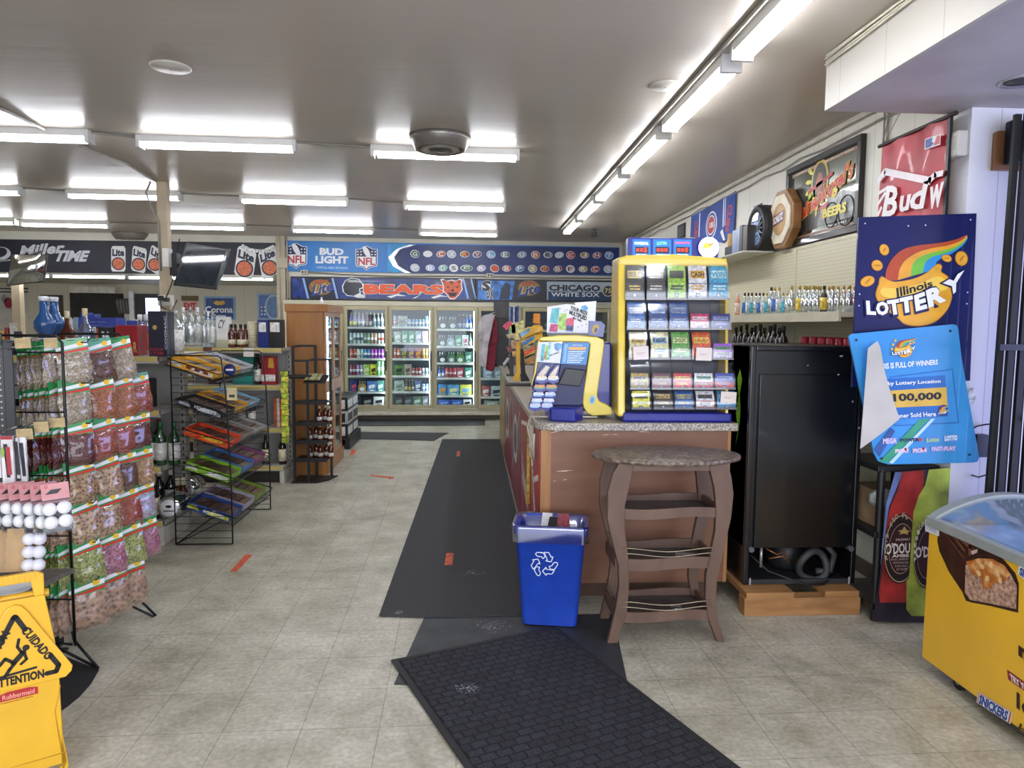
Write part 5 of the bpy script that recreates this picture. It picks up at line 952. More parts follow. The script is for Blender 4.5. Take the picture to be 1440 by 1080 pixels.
for k in range(12):
    z = (.152, .507, .857, 1.207)[k % 4]; bput('tall', (X1-.13, Y0+.2+.22*(k//4), z), 'bottle standing behind the glass doors of the oak cabinet', 'bottles inside the oak cabinet', (CL, DGR, AMB, mat('4a7a9c', .3, var=.2))[k % 4], (CAPB, WHT)[k % 2], WLB, .9)
tag(MB().use(WHT).lathe([(.012, 0), (.016, .05), (.006, .06), (.01, .075)], 10).build('small_ornament', loc=(X1-.05, Y0+.12, zt2)), 'tiny white ornament on top of the oak cabinet corner', 'ornament')
# spinner-like stand before it
b0 = AZ(408, 678); b1_ = AZ(448, 678); t = thing('bottle_stand', 'narrow black metal stand with small whisky bottles before the oak cabinet', 'display stand', (0, 0, 0)); SY = b0.y-.03
sxa, sxb, sxc = X_(407, SY)+.03, X_(427, SY)+.03, X_(446, SY)+.03; zA_, zB_ = AY(410, 486, SY).z, AY(430, 506, SY).z
MB().use(BLKM).prism([(sxa-.03, SY-.03), (sxc-.05, SY-.03), (sxc+.05, SY+.1), (sxc+.1, SY+.3), (sxa-.03, SY+.3)], 'z', 0, .012).build('base_plate', t)
for (x, y, z) in ((sxa, SY, zA_), (sxb, SY+.0, zB_), (sxb+.02, SY+.28, zA_), (sxc+.04, SY+.28, zB_)): MB().use(BLKM).box(x-.012, x+.012, y-.012, y+.012, .012, z).build('post', t)
MB().use(BLKM).box(sxa, sxb+.02, SY+.27, SY+.29, zA_-.02, zA_).box(sxa-.01, sxa+.01, SY, SY+.28, zA_-.02, zA_).box(sxb, sxc+.04, SY+.27, SY+.29, zB_-.02, zB_).box(sxb-.01, sxb+.01, SY, SY+.28, zB_-.02, zB_).box(sxa, sxb, SY-.01, SY+.01, zB_-.02, zB_).build('top_rail', t)
for y in (566, 596, 622, 647):
    z = AY(430, y, SY).z; MB().use(BLKM).box(sxa, sxc+.05, SY+.01, SY+.27, z-.012, z).box(sxa, sxc+.05, SY+.0, SY+.012, z-.02, z+.02).build('shelf', t)
zt_ = AY(432, 538, SY).z; tr = MB().use(BLKM).prism([(0, 0), (.22, .06), (.22, .07), (0, .012)], 'x', sxb-.02, sxc+.06); tr.build('tray', t, loc=(0, SY-.1, zt_)); MB().use(BLKM).cyl((sxa-.07, SY-.02, zt_+.06), (sxb+.04, SY-.02, zt_+.06), .02).build('side_arm', t)
for k in range(6): tag(MB().use(mat(('c8c47a', '8a9c50', 'b0b0a8')[k % 3], .4, var=.2, sc=30, coat=.5)).box(0, .022, 0, .17, 0, .012).build('snack_stick', loc=(sxb-.01+k*.025, SY-.085, zt_+.03), rot=(.27, 0, 0)), '%s wrapped stick, number %s across the tilted tray of the black stand' % (('cream', 'green', 'grey')[k % 3], ('one', 'two', 'three', 'four', 'five', 'six')[k]), 'snack stick', 'wrapped sticks in the tilted tray')
for (y, n_) in ((596, 3), (622, 5), (647, 5)):
    z = AY(430, y, SY).z; 
    for k in range(n_): bput('whisky', (sxa+.06+ (.17 if n_ == 3 else .07)+.05*k*(1 if n_ == 3 else 1.05), SY+.1+.06*(k % 2), z+.001), 'small amber whisky bottle on the %s shelf of the black stand' % ({596: 'upper', 622: 'middle', 647: 'lower'}[y]), 'whisky bottles on the %s shelf' % ({596: 'upper', 622: 'middle', 647: 'lower'}[y]), AMB, CRM, WLB, .62)
# drink cases on a small pallet beyond the cabinet
pc = AZ(494, 630); tag(MB().use(mat('1c1d20', .5)).box(-.36, .0, 0, .9, .12, .15).box(-.36, -.28, 0, .9, 0, .12).box(-.06, 0, 0, .9, 0, .12).box(-.21, -.15, 0, .9, 0, .12).build('pallet', loc=(pc.x, pc.y-.1, 0)), 'low black plastic pallet under the stacked drink cases', 'pallet')
for k in range(6):
    z = .151+.172*(k % 3); y = pc.y-.08+.42*(k//3); mb = MB().use(mat(('16181c', 'b8bcc0')[(k+k//3) % 2], .4, var=.1)).box(-.34, -.03, 0, .4, 0, .165); mb.use(mat(('d0d4d8', '16181c')[(k+k//3) % 2], .4, var=.2, sc=20)).box(-.0301, -.028, .03, .37, .03, .13).art([(-.32, .02), (-.06, .02), (-.06, .14), (-.32, .1)], 1)
    tag(mb.build('drink_case', loc=(pc.x, y, z)), 'black and white drink case, %s of the %s stack past the oak cabinet' % (('bottom', 'middle', 'top')[k % 3], ('nearer', 'farther')[k//3]), 'drink case', 'drink cases on the black pallet')
# ================================================================== FLOOR MATS AND TAPE
def flat(pts, z0, z1, m_, name, label, cat='mat'):
    return tag(MB().use(m_).prism([(p.x, p.y) for p in pts], 'z', z0, z1).build(name), label, cat)
RUB = speck('36373a', '3c3d40', '45464a', 160, .75, .3)
flat([AZ(597, 868), AZ(554, 963), AZ(886, 978), AZ(862, 864)], .0005, .004, mat('33363a', .6, var=.18, sc=7), 'floor_mat', 'smooth black rubber mat lying partly under the blue bin')
lm = flat([AZ(622, 618.5), AZ(703, 618.5), Vector((.385, 8, 0)), Vector((.385, 4.0, 0)), AZ(760, 866), AZ(718, 867), AZ(600, 870), AZ(533, 868)], .0045, .011, speck('313235', '38393c', '434447', 210, .8, .4), 'floor_mat', 'long charcoal runner mat along the counter side')
flat([AZ(492, 607.5), AZ(631, 609), AZ(610, 620), AZ(480, 617)], .0005, .006, RUB, 'floor_mat', 'dark mat with pointed end crossing toward the cabinet'); flat([AZ(480, 590.2), AZ(682, 590.2), AZ(682, 598.5), AZ(480, 599.5)], .0005, .01, dots('3a3c42', '26282c', .09, (0, 1), .22), 'floor_mat', 'narrow dark mat right below the cooler doors')
# front entrance mat: woven basket relief
m, nt, b = newmat('woven_mat'); br = nd(nt, 'ShaderNodeTexBrick'); br.offset = .5; br.inputs['Scale'].default_value = 1
for k, v in (('Mortar Size', .006), ('Mortar Smooth', 1), ('Brick Width', .066), ('Row Height', .044), ('Bias', 0)): br.inputs[k].default_value = v
br.inputs['Color1'].default_value = lin('474953'); br.inputs['Color2'].default_value = lin('3a3c45'); br.inputs['Mortar'].default_value = lin('17181c'); nt.links.new(coords(nt), br.inputs[0])
nz = nd(nt, 'ShaderNodeTexNoise'); nz.inputs['Scale'].default_value = 260; nz.inputs['Detail'].default_value = 3; nt.links.new(coords(nt), nz.inputs[0])
x = nd(nt, 'ShaderNodeMix', data_type='RGBA', blend_type='MULTIPLY'); x.inputs[0].default_value = 1; nt.links.new(br.outputs[0], x.inputs[6]); nt.links.new(ramp(nt, nz.outputs[0], ((.35, '707076'), (.68, 'ffffff'))), x.inputs[7])
ns = nd(nt, 'ShaderNodeTexNoise'); ns.inputs['Scale'].default_value = 1; nt.links.new(coords(nt), ns.inputs[0])
nt.links.new(x.outputs[2], b.inputs['Base Color']); b.inputs['Roughness'].default_value = .9
ad = nd(nt, 'ShaderNodeMath', operation='MULTIPLY_ADD'); ad.inputs[1].default_value = -1; nt.links.new(br.outputs['Fac'], ad.inputs[0]); nt.links.new(nz.outputs[0], ad.inputs[2])
bp = nd(nt, 'ShaderNodeBump'); bp.inputs['Strength'].default_value = .9; bp.inputs['Distance'].default_value = .008; nt.links.new(ad.outputs[0], bp.inputs['Height']); nt.links.new(bp.outputs[0], b.inputs['Normal']); WOV = m
A_, B_ = AZ(550, 931), AZ(781, 883); ax = (B_-A_).normalized(); ay = Vector((ax.y, -ax.x, 0)); wd = (B_-A_).length; rz = math.atan2(ax.y, ax.x)
t = thing('entrance_mat', 'large woven black entrance mat lying askew in the foreground', 'mat', (A_.x, A_.y, 0), rz)
mm = MB().use(mat('25262a', .7)).prism([(0, 0), (wd, 0), (wd, -2.2), (0, -2.2)], 'z', .0045, .0115); mm.build('rubber_edge', t); MB().use(WOV).prism([(.03, -.03), (wd-.03, -.03), (wd-.03, -2.17), (.03, -2.17)], 'z', .0115, .017).build('woven_field', t)
def dust(px, py, n_, r_, z, lab, sx=1):
    mb = MB().use(mat('a8abb4', .9, var=.2)); c_ = AZ(px, py)
    for k in range(n_):
        a_ = random.random()*6.3; d = r_*random.random()**.8; s_ = random.uniform(.0012, .004); x_, y_ = c_.x+d*math.cos(a_)*sx, c_.y+d*math.sin(a_); mb.add([(x_+s_*math.cos(q_), y_+s_*math.sin(q_)*.8, z) for q_ in (0, 1.2, 2.5, 3.8, 5)], [(0, 1, 2, 3, 4)])
    tag(mb.build('dust_patch'), lab, 'dust', kind='stuff')
dust(658, 973, 90, .045, .0178, 'pale dust smudge on the woven entrance mat', 1.4); dust(690, 882, 120, .09, .0047, 'pale scuffed dust on the smooth rubber mat', 1.3); dust(560, 864, 30, .03, .0117, 'white specks at the near corner of the long runner'); dust(665, 809, 60, .06, .0117, 'white specks in the middle of the long runner', 1.5)
OR = mat('d8603a', .6, var=.12, sc=20); OR2 = mat('d0583a', .65, var=.3, sc=30)
def tape(q_, z, label, m_=OR): tag(MB().use(m_).prism([(AZ(*p).x, AZ(*p).y) for p in q_], 'z', z, z+.0006).build('floor_tape'), label, 'tape')
tape(((345, 780), (355, 780.5), (332.5, 804), (323, 804)), .0004, 'bright orange tape strip on the bare tiles near the candy rack')
tape(((495, 632.5), (502, 632.5), (497.5, 640), (491, 640)), .0004, 'short orange tape piece on tiles beside the oak cabinet'); tape(((520.5, 667.5), (554, 671), (553.5, 673.5), (521, 669.5)), .0004, 'thin diagonal orange tape line on the tiles')
tape(((547, 672), (555, 672), (547, 674.5)), .0004, 'tiny torn orange tape end by the diagonal line', OR2)
tape(((643, 635.5), (647.5, 635.5), (646.5, 643), (641.5, 643)), .0112, 'small worn orange tape at far end of the runner', OR2); tape(((628, 780), (638, 780), (636, 797), (625, 797)), .0112, 'worn orange tape patch in middle of the long runner', OR2)
# ================================================================== SALES COUNTER
CT = 1.05; KX0, KX1, KY0, KY1 = .395, 1.485, 4.02, 9.85
PAN = wood('7c5440', '876049', (2, 2, 14), .4); GRAN = speck('6a625a', 'a39b90', 'd2ccc0', 150, .3, t=(.36, .5, .62))
t = thing('sales_counter', 'long wood sales counter with speckled granite look top', 'counter', (0, 0, 0))
def ctop():
    o_ = .03; r_ = .12; pts = [(KX0-o_+r_-r_*math.cos(a_), KY0-o_-.02+r_-r_*math.sin(a_)) for a_ in [PI/2*i/8 for i in range(9)]]
    return pts+[(KX1+.045, KY0-.05), (KX1+.045, KY0+.62), (KX0+.68, KY0+.62), (KX0+.68, KY1), (KX0-.03, KY1)]
MB().use(GRAN).prism(ctop(), 'z', CT-.045, CT).build('worktop', t, bevel=.006)
MB().use(PAN).box(KX0+.04, KX1, KY0, KY0+.02, .1, CT-.045).build('front_panel', t)
MB().use(wood('9c6c42', 'b08050', (20, 20, 2))).box(KX0+.001, KX0+.06, KY0-.004, KY0+.02, .02, CT-.045).build('corner_post', t); MB().use(wood('9c6c42', 'b08050', (20, 20, 2))).box(KX1, KX1+.02, KY0-.004, KY0+.6, .1, CT-.045).build('end_post', t)
MB().use(mat('5a4436', .6)).box(KX0+.12, KX1-.02, KY0+.06, KY0+.08, 0, .1).box(KX0+.05, KX0+.07, KY0+.08, KY1, 0, .1).build('toe_kick', t)
MB().use(mat('7a5a40', .5)).box(KX0+.01, KX0+.03, KY0+.022, KY1-.02, .02, CT-.045).box(KX0+.03, KX0+.6, KY1-.04, KY1-.02, .02, CT-.045).build('side_panel', t)
# scratches on the front panel
SC_ = Surf((0, KY0), (1, 0)); mb = MB().use(mat('d8c0ac', .6, var=.2, sc=60))
def z7(x, y): return (680+x/2.571, 560+y/2.571)
for (a_, b_, wq) in (((238, 127), (282, 118), 3), ((430, 134), (458, 130), 2), ((462, 131), (490, 134), 2), ((555, 120), (606, 123), 3), ((265, 264), (325, 260), 4), ((252, 300), (262, 298), 2), ((285, 297), (305, 294), 2)):
    p, q_ = SC_(*z7(*a_)), SC_(*z7(*b_)); h_ = wq*.0009; mid = ((p[0]+q_[0])/2, (p[1]+q_[1])/2+random.uniform(-.002, .004)); mb.art([(p[0], p[1]+h_*.3), (mid[0], mid[1]+h_), (q_[0], q_[1]), (mid[0], mid[1]-h_), (p[0], p[1]-h_*.3)], 1, .0008)
SC_.build(mb, 'scratch_marks', t)
# red advertising sheets along the aisle side of the counter
SA = Surf((KX0, 0), (0, -1)); t2 = thing('counter_poster', 'worn red beer poster sheets covering the aisle side of the counter', 'poster', loc=tuple(SA.p), rz=SA.rz)
zt_ = CT-.05; REDP = mat('a8323a', .35, var=.12, sc=5); segs = [(-4.018, -4.62, 'a8323a'), (-4.62, -5.6, '9c2c34'), (-5.6, -6.9, '8c4450'), (-6.9, -8.4, '8a3038'), (-8.4, -9.8, 'a0884c')]
for i, (b_, a_, c_) in enumerate(segs):
    mb = MB().use(mat(c_, .35, var=.15, sc=5)); lo = .05 if i else .25; pts = [(a_+.01, lo), (b_-.01, lo)]+([(b_-.035, .5), (b_-.01, .8), (b_, zt_)] if i == 0 else [(b_-.01, zt_)])+[(a_+.01, zt_)]; mb.prism(pts, 'y', -.006, -.001)
    mb.use(mat('e6dcd8', .5, var=0)); L = b_-a_
    def stp(p, q_, wq=.02): 
        p, q_ = Vector(p), Vector(q_); d = (q_-p).normalized(); n_ = Vector((-d.y, d.x))*wq/2; mb.art([tuple(p+n_), tuple(q_+n_), tuple(q_-n_), tuple(p-n_)], 6)
    if i == 0: stp((a_+L*.3, .62), (b_-.04, .72), .035); stp((a_+L*.3, .62), (a_+L*.75, .3), .02); mb.txt('Budweiser', [(a_+L*.1, .86), (a_+L*.8, .42), (a_+L*.75, .34), (a_+L*.05, .74)], 6, bold=.03, shear=.3)
    elif i == 1: stp((a_+.1, .85), (b_-.1, .93), .03); stp((a_+.1, .85), (a_+.3, .2), .02); stp((b_-.2, .7), (b_-.05, .15), .02); mb.txt('Budweiser', [(a_+.2, .65), (b_-.15, .5), (b_-.15, .3), (a_+.2, .42)], 6, bold=.03, shear=.3)
    elif i in (2, 3): mb.use(mat('c4ccd4', .4, var=.3, sc=20)).art(ell((a_+b_)/2, .6, .3, .22, 16), 6); mb.use(mat('44506c', .4, var=.3, sc=20)).art(ell((a_+b_)/2, .6, .2, .14, 16), 7); mb.use(mat('e6dcd8', .5)); stp((a_+.1, .2), (b_-.1, .9), .025); stp((a_+.1, .9), (a_+.6, .4), .02)
    mb.build('poster_sheet', t2)
tag(MB().use(mat('b89a3c', .5, var=.25, sc=30)).box(-.02, 0, -.03, .0, .42, .98).build('yardstick', loc=(KX0-.009, 4.66, 0)), 'yellow wooden yardstick hanging on the counter side', 'yardstick')
cd_ = mat('cfc9b8', .5); tag(MB().use(cd_).tube([(KX0+.35, 4.16, CT+.012), (KX0+.16, 4.14, CT+.016), (KX0+.05, 4.14, CT+.015), (KX0-.045, 4.2, CT+.01), (KX0-.06, 4.22, CT-.06), (KX0-.03, 4.26, .86), (KX0-.02, 4.2, .80), (KX0-.03, 4.12, .9), (KX0-.03, 4.1, .97)], .006).build('white_cord'), 'white cord looping over the counter corner and down its side', 'cord')
tag(MB().use(cd_).tube([(KX0-.03, 4.34, CT-.02), (KX0-.03, 4.36, .8), (KX0-.02, 4.3, .77), (KX0-.03, 4.22, .76)], .005).box(KX0-.04, KX0-.015, 4.33, 4.37, CT-.2, CT-.06).build('white_cord'), 'short white cord with adapter hanging at counter side', 'cord')
# ------------------------------------------------------------------ ticket dispenser
def zz(x, y): return (860+x/4, 320+y/4)
SD = Surf((0, 4.06), (1, -.03)); o0 = SD(872, 583)[0]; o1 = SD(1033, 583)[0]
t = thing('ticket_display', 'tall yellow and blue display of five rows of scratch tickets', 'ticket display', loc=tuple(SD.p), rz=SD.rz)
YD = mat('e2c63c', .28, coat=.4, var=.03); BD = mat('15218a', .3, coat=.25, var=.06); BDk = mat('26283a', .4)
zb0 = CT+.001; pb_ = [SD(*zz(x, y)) for x, y in ((42, 190), (48, 172), (75, 160), (350, 162), (640, 176), (665, 185), (668, 200), (690, 900), (690, 1020))]
ztd = SD(*zz(350, 160))[1]; xl, xr = SD(*zz(42, 600))[0], SD(*zz(678, 900))[0]
MB().use(BD).box(xl+.03, xr, -.02, .3, zb0, zb0+.055).build('base', t, bevel=.012, seg=3)
lean = .1                                                                                # the face leans back towards the top
def fy(z): return .02+lean*(z-zb0-.05)/(ztd-zb0)
# side shell, left and right, with top hood
side = [(fy(zb0+.03)-.03, zb0+.03), (fy(ztd)-.03, ztd-.04), (fy(ztd)-.0, ztd), (.3, ztd), (.3, zb0+.06), (.1, zb0+.03)]
xrt = SD(*zz(668, 400))[0]
MB().use(YD).prism(side, 'x', xl, xl+.045).build('left_shell', t, bevel=.012, seg=3); MB().use(YD).prism(side, 'x', xrt-.008, xrt+.008).build('right_shell', t, bevel=.003)
MB().use(YD).prism([(xl, ztd-.05), (xl+.01, ztd-.005), (xl+.05, ztd+.01), ((xl+xrt)/2, ztd+.02), (xrt-.03, ztd+.0), (xrt+.005, ztd-.02), (xrt+.005, ztd-.05)], 'y', fy(ztd)-.03, .3).build('hood', t, bevel=.008)
MB().use(BDk).box(xl+.045, xrt-.01, .16, .29, zb0+.055, ztd-.04).build('back_case', t)
rows5 = [(195, 400), (418, 570), (588, 738), (755, 905), (920, 1015)]; colx = [(88, 198), (210, 322), (327, 440), (445, 560), (563, 680)]
TK = [[('2e2c28', 'c8b060', '38342c'), ('2a2624', 'b8b4ac', '4c3c34'), ('8cb83c', '2c3424', 'a8c85c'), ('d8d8dc', 'e0a040', '8c8c94'), ('3c94b4', 'a8c8d0', '2c6c8c')],
      [('3c6ca8', 'd8dce8', '4884bc'), ('2c4c8c', '88a0b8', '1c2c6c'), ('2c5494', '8894a4', '1c2c6c'), ('b43058', 'd8d0d4', 'c8a0a8'), ('1c2464', '8894c8', '2c3070')],
      [('ccc4a0', 'b0943c', 'c0b890'), ('d8d4a0', '6c94b8', 'e0d880'), ('5ca044', 'e8dca0', '3c8438'), ('d05c2c', 'e8c050', 'c03c24'), ('8c50b8', '3c8c44', 'b8a0c8')],
      [('b09848', '8c8c88', '98843c'), ('6c3c44', '948c48', '7c2c3c'), ('c02830', 'f0d860', 'c83038'), ('d4d8d8', '3c8c70', 'b83048'), ('2444a0', '8ca4d8', 'b83040')],
      [('dcd440', '2c2c28', 'c8c030'), ('383028', 'b8a058', '2c2824'), ('2c5c9c', 'a89c48', '3c74b0'), ('d8d8dc', '4c4c50', 'c03038'), ('4094c0', 'dce0e4', '3878a8')]]
GLT = glass('f8f8fa', .74, .14); names5 = ['leftmost', 'second', 'middle', 'fourth', 'rightmost']
random.seed(11)
WORDS = ['GOLD', 'LUCKY 7', 'BINGO', 'CASH', 'WIN', 'MONEY', '$500', 'BONUS', 'MILLION', 'CROSSWORD', 'JACKPOT', '10X', '20X', 'UNO', 'DOUBLE', 'WILD', 'PAYOUT', '$1000', 'TRIPLE', 'MAGIC', 'MONOPOLY', 'BLACK', 'ACES', 'RED HOT', 'BLUE ICE']
for r_, (ya, yb_) in enumerate(rows5):
    for c_, (xa, xb) in enumerate(colx):
        sh = 9*(r_)*(c_ >= 0)*.7; x0, z1 = SD(*zz(xa+sh*.9, ya)); x1, z0 = SD(*zz(xb-4+sh*.9, yb_)); bin_ = MB().use(GLT); n_ = 7; d0 = .055
        prof = []
        for k in range(n_+1):
            u = k/n_; z = z1+(z0-z1)*u; y = fy(z)+.01-(.035+.012*math.sin(u*PI*.9+.2)*1.3) - .02*u; prof.append((y, z))
        y_ = [p_[0] for p_ in prof]
        bin_.add([(x0, y, z) for y, z in prof]+[(x1, y, z) for y, z in prof], [(k, k+1, n_+2+k, n_+1+k) for k in range(n_)], True)
        bin_.add([(x0, y, z) for y, z in prof]+[(x0, .14, z0), (x0, .14, z1)], [tuple(range(n_+3))]); bin_.quad((x0, y_[-1], z0), (x1, y_[-1], z0), (x1, .14, z0), (x0, .14, z0))
        bo = bin_.build('ticket_bin', t)
        MB().use(mat('6c6c74', .2, coat=.6)).box(x0, x1, y_[-1]-.004, y_[-1]+.004, z0-.006, z0+.006).build('bin_lip', bo)
        c1_, c2_, c3_ = TK[r_][c_]; full = (r_ == 0) or (r_ == 1 and c_ < 3) or (r_ == 2 and c_ < 4) or r_ == 4; k0 = 0 if full else 3; tk = MB().use(mat(c1_, .3, var=.22, sc=55, coat=.3)); px_, qx = x0+.007, x1-.007; pr = [(y+.008, z) for y, z in prof]; k1 = n_
        tk.add([(px_, y, z) for y, z in pr[k0:]]+[(qx, y, z) for y, z in pr[k0:]], [(k, k+1, (n_-k0)+2+k, (n_-k0)+1+k) for k in range(n_-k0)], True)
        def tq(u0, v0, u1, v1, o=.0012):
            def at(v): v = min(.999, max(0, v))*(n_-k0); k = int(v); f_ = v-k; a_, b_ = pr[k0+k], pr[k0+k+1]; return (a_[0]*(1-f_)+b_[0]*f_-o, a_[1]*(1-f_)+b_[1]*f_)
            a_, b_ = at(v0), at(v1); xa_, xb_ = px_+(qx-px_)*u0, px_+(qx-px_)*u1; return [(xa_, a_[0], a_[1]), (xb_, a_[0], a_[1]), (xb_, b_[0], b_[1]), (xa_, b_[0], b_[1])]
        tk.use(mat(c3_, .3, var=.3, sc=60)); tk.quad(*tq(.0, .55, 1, .97, .0008)); tk.use(mat(c2_, .3, var=.3, sc=70)); q_ = tq(.1, .2, .9, .42); tk.quad(*q_)
        for v in (.62, .7): tk.quad(*tq(.12+random.random()*.1, v, .75+random.random()*.15, v+.045))
        w_ = WORDS[(r_*5+c_) % 25]; vs2, fs2 = textdata(w_, .03, 0, 1); tk.use(mat(c1_ if sum(lin(c1_)[:3]) < sum(lin(c2_)[:3]) else '26262c', .4, var=0)); A4 = tq(.14, .24, .86, .38, .002); tk.add([tuple((Vector(A4[3])*(1-u)+Vector(A4[2])*u)*(1-v)+(Vector(A4[0])*(1-u)+Vector(A4[1])*u)*v) for u, v in vs2], fs2)
        tk.use(mat('1c2c6c', .4, var=0)); q_ = tq(.4, .84, .6, .95, .002); tk.quad(*q_); tk.use(WHT); vs2, fs2 = textdata(str(r_*5+c_+1), .04, 0, 1); A4 = tq(.44, .86, .56, .93, .003); tk.add([tuple((Vector(A4[3])*(1-u)+Vector(A4[2])*u)*(1-v)+(Vector(A4[0])*(1-u)+Vector(A4[1])*u)*v) for u, v in vs2], fs2)
        tk.build('ticket', bo)
for i, (xa, ya, xb, yb_, a_) in enumerate(((120, 668, 204, 742, -.06), (472, 675, 558, 748, .03), (602, 920, 686, 982, .05))):
    p, q_ = SD(*zz(xa, ya)), SD(*zz(xb, yb_)); y = fy((p[1]+q_[1])/2)-.07; nt_ = MB().use(mat('e6dcd8', .6, var=.03)).box(-(q_[0]-p[0])/2, (q_[0]-p[0])/2, -.001, .001, -(p[1]-q_[1])/2, (p[1]-q_[1])/2); nt_.use(mat('c8a8a8', .6)).box(-.025, .02, -.0015, -.001, .0, .003).box(-.025, .01, -.0015, -.001, -.008, -.005)
    tag(nt_.build('paper_note', loc=tuple(SD.p+SD.d*((p[0]+q_[0])/2)-SD.n*0+Vector((0, y, (p[1]+q_[1])/2))), rot=(0, a_, SD.rz)), 'small white note on the ticket display, %s' % ['first bin of middle row', 'fourth bin of middle row', 'last bin of bottom row'][i], 'note')
# jackpot sign on top
def jp(x, y): return SJ(*zz(x, y))
SJ = Surf((0, 4.2), (1, -.03)); t = thing('jackpot_sign', 'blue jackpot sign with three red number windows and round lit logo', 'sign', loc=tuple(SJ.p), rz=SJ.rz)
q_ = [jp(92, 160), jp(94, 58), jp(104, 54), jp(470, 60), jp(560, 62), jp(600, 100), jp(600, 172)]; MB().use(BD).prism(q_, 'y', 0, .08).build('casing', t, bevel=.004)
for i, (x0, x1, tt, n5, sub) in enumerate(((118, 218, 'POWERBALL', '5', 'MILLION'), (233, 335, 'LOTTO', '', 'MILLION'), (348, 450, 'mega', '0', 'MILLION'))):
    mb = MB().use(emis('2570cc', .35)); mb.art([jp(x0, 66), jp(x1, 68), jp(x1, 160), jp(x0, 158)], 2); mb.use(mat('1a1020', .3)).art([jp(x0+14, 108), jp(x1-12, 110), jp(x1-12, 146), jp(x0+14, 144)], 3); mb.use(emis('dfeaf8', .9)).txt('MILLION', [jp(x0+22, 149), jp(x1-22, 150), jp(x1-22, 158), jp(x0+22, 157)], 3, bold=.03)
    mb.use(emis(('c8d8e8', '7cd848', 'd84858')[i], .9)).txt(tt, [jp(x0+(10 if i != 1 else 22), 80), jp(x1-(10 if i != 1 else 26), 80), jp(x1-(10 if i != 1 else 26), 98), jp(x0+(10 if i != 1 else 22), 98)], 3, bold=.03)
    mb.use(emis('e02818', 2.2))
    for k in range(3):
        xa = x0+20+k*22; s5 = (n5 or '=') if k == 2 else '='
        mb.txt({'=': '=', '5': '5', '0': '0'}[s5], [jp(xa, 113 if s5 != '=' else 119), jp(xa+16, 113 if s5 != '=' else 119), jp(xa+16, 140 if s5 != '=' else 134), jp(xa, 140 if s5 != '=' else 134)], 4, bold=.02)
    mb.build('number_window', t)
c_ = jp(541, 114); rr_ = abs(jp(598, 114)[0]-c_[0]); g = thing('x', None, None); COL.objects.unlink(g); bpy.data.objects.remove(g)
mb = MB().use(mat('1c2c9c', .3)).add([(x, -.02, z) for x, z in ell(*c_, rr_*1.07, rr_*1.05, 32)]+[(x, .06, z) for x, z in ell(*c_, rr_*1.07, rr_*1.05, 32)], [tuple(range(32)), tuple(range(63, 31, -1))]+[(i, (i+1) % 32, 32+(i+1) % 32, 32+i) for i in range(32)])
mb.use(emis('f4f6ff', 1.5)).art(ell(*c_, rr_, rr_, 32), 18); mb.use(emis('e8c838', .9)).art(ell(c_[0]-.01, c_[1]+.005, .026, .022, 12), 19); mb.use(emis('58b8d8', .9)).txt('LOTTERY', [(c_[0]-.035, c_[1]-.006), (c_[0]+.04, c_[1]+.004), (c_[0]+.04, c_[1]-.014), (c_[0]-.035, c_[1]-.024)], 20, bold=.03); mb.use(emis('d86038', .9)).art([(c_[0]-.015, c_[1]+.012), (c_[0]+.03, c_[1]+.03), (c_[0]+.02, c_[1]+.012)], 19.5); mb.build('round_logo', t)
tag(MB().use(BD).box(-.05, .05, -.0, .05, 0, 0).build('x') if False else MB().use(mat('1c2c9c', .3)).box(jp(200, 160)[0], jp(500, 160)[0], .01, .07, ztd+.018, jp(300, 160)[1]+.001).build('sign_foot', t), None)
# ------------------------------------------------------------------ lottery play kiosk
def zk_(x, y): return (680+x/5.4, 420+y/5.4)
SK = Surf((0, 4.2), (1, -.06)); t = thing('lottery_kiosk', 'yellow and blue play slip kiosk with dark screen on the counter', 'kiosk', loc=tuple(SK.p), rz=SK.rz)
def K(x, y): return SK(*zk_(x, y))
YD2 = mat('e0cc54', .3, coat=.35, var=.03)
arm = [(420, 310), (440, 292), (560, 278), (700, 275), (860, 290), (912, 312), (916, 340), (895, 500), (865, 700), (862, 740), (880, 780), (930, 800), (965, 825), (977, 855), (975, 880), (830, 888), (790, 870), (760, 830), (752, 790), (760, 700), (800, 420), (808, 345), (790, 330), (440, 322)]
ks = [K(*p) for p in arm]; ks = [(x, max(z, CT+.002)) for x, z in ks]
MB().use(YD2).prism(ks, 'y', -.01, .05).build('yellow_frame', t, bevel=.006)
MB().use(YD2).prism([K(420, 310), K(412, 330), K(385, 560), K(360, 660), K(366, 664), K(398, 560), K(430, 330)], 'y', -.01, .05).build('yellow_frame', t, bevel=.003)
MB().use(BD).prism([(x, max(z, CT+.002)) for x, z in [K(410, 340), K(915, 335), K(980, 335), K(975, 860), K(860, 870), K(500, 830), K(372, 700)]], 'y', .05, .3).build('blue_body', t, bevel=.01)
MB().use(BD).prism([(K(510, 0)[0], -.12), (K(690, 0)[0], -.16), (K(760, 0)[0], -.06), (K(780, 0)[0], .06), (K(480, 0)[0], .06)], 'z', CT+.001, K(600, 810)[1]).build('blue_base', t, bevel=.008)
MB().use(mat('d9dde6', .4)).prism([K(418, 330), K(600, 325), K(580, 490), K(402, 478)], 'y', -.012, .0).build('picture_card', t)
mb = MB()
for (x0, y0, x1, y1, c1_) in ((432, 345, 455, 470, '58b0b8'), (462, 355, 482, 465, '9cc45c'), (484, 330, 500, 460, '7cb8c8'), (455, 400, 475, 455, 'c85c84')): mb.use(mat(c1_, .4, var=.3, sc=40)).art([K(x0+12, y0), K(x1+12, y0), K(x1, y1), K(x0, y1)], 12)
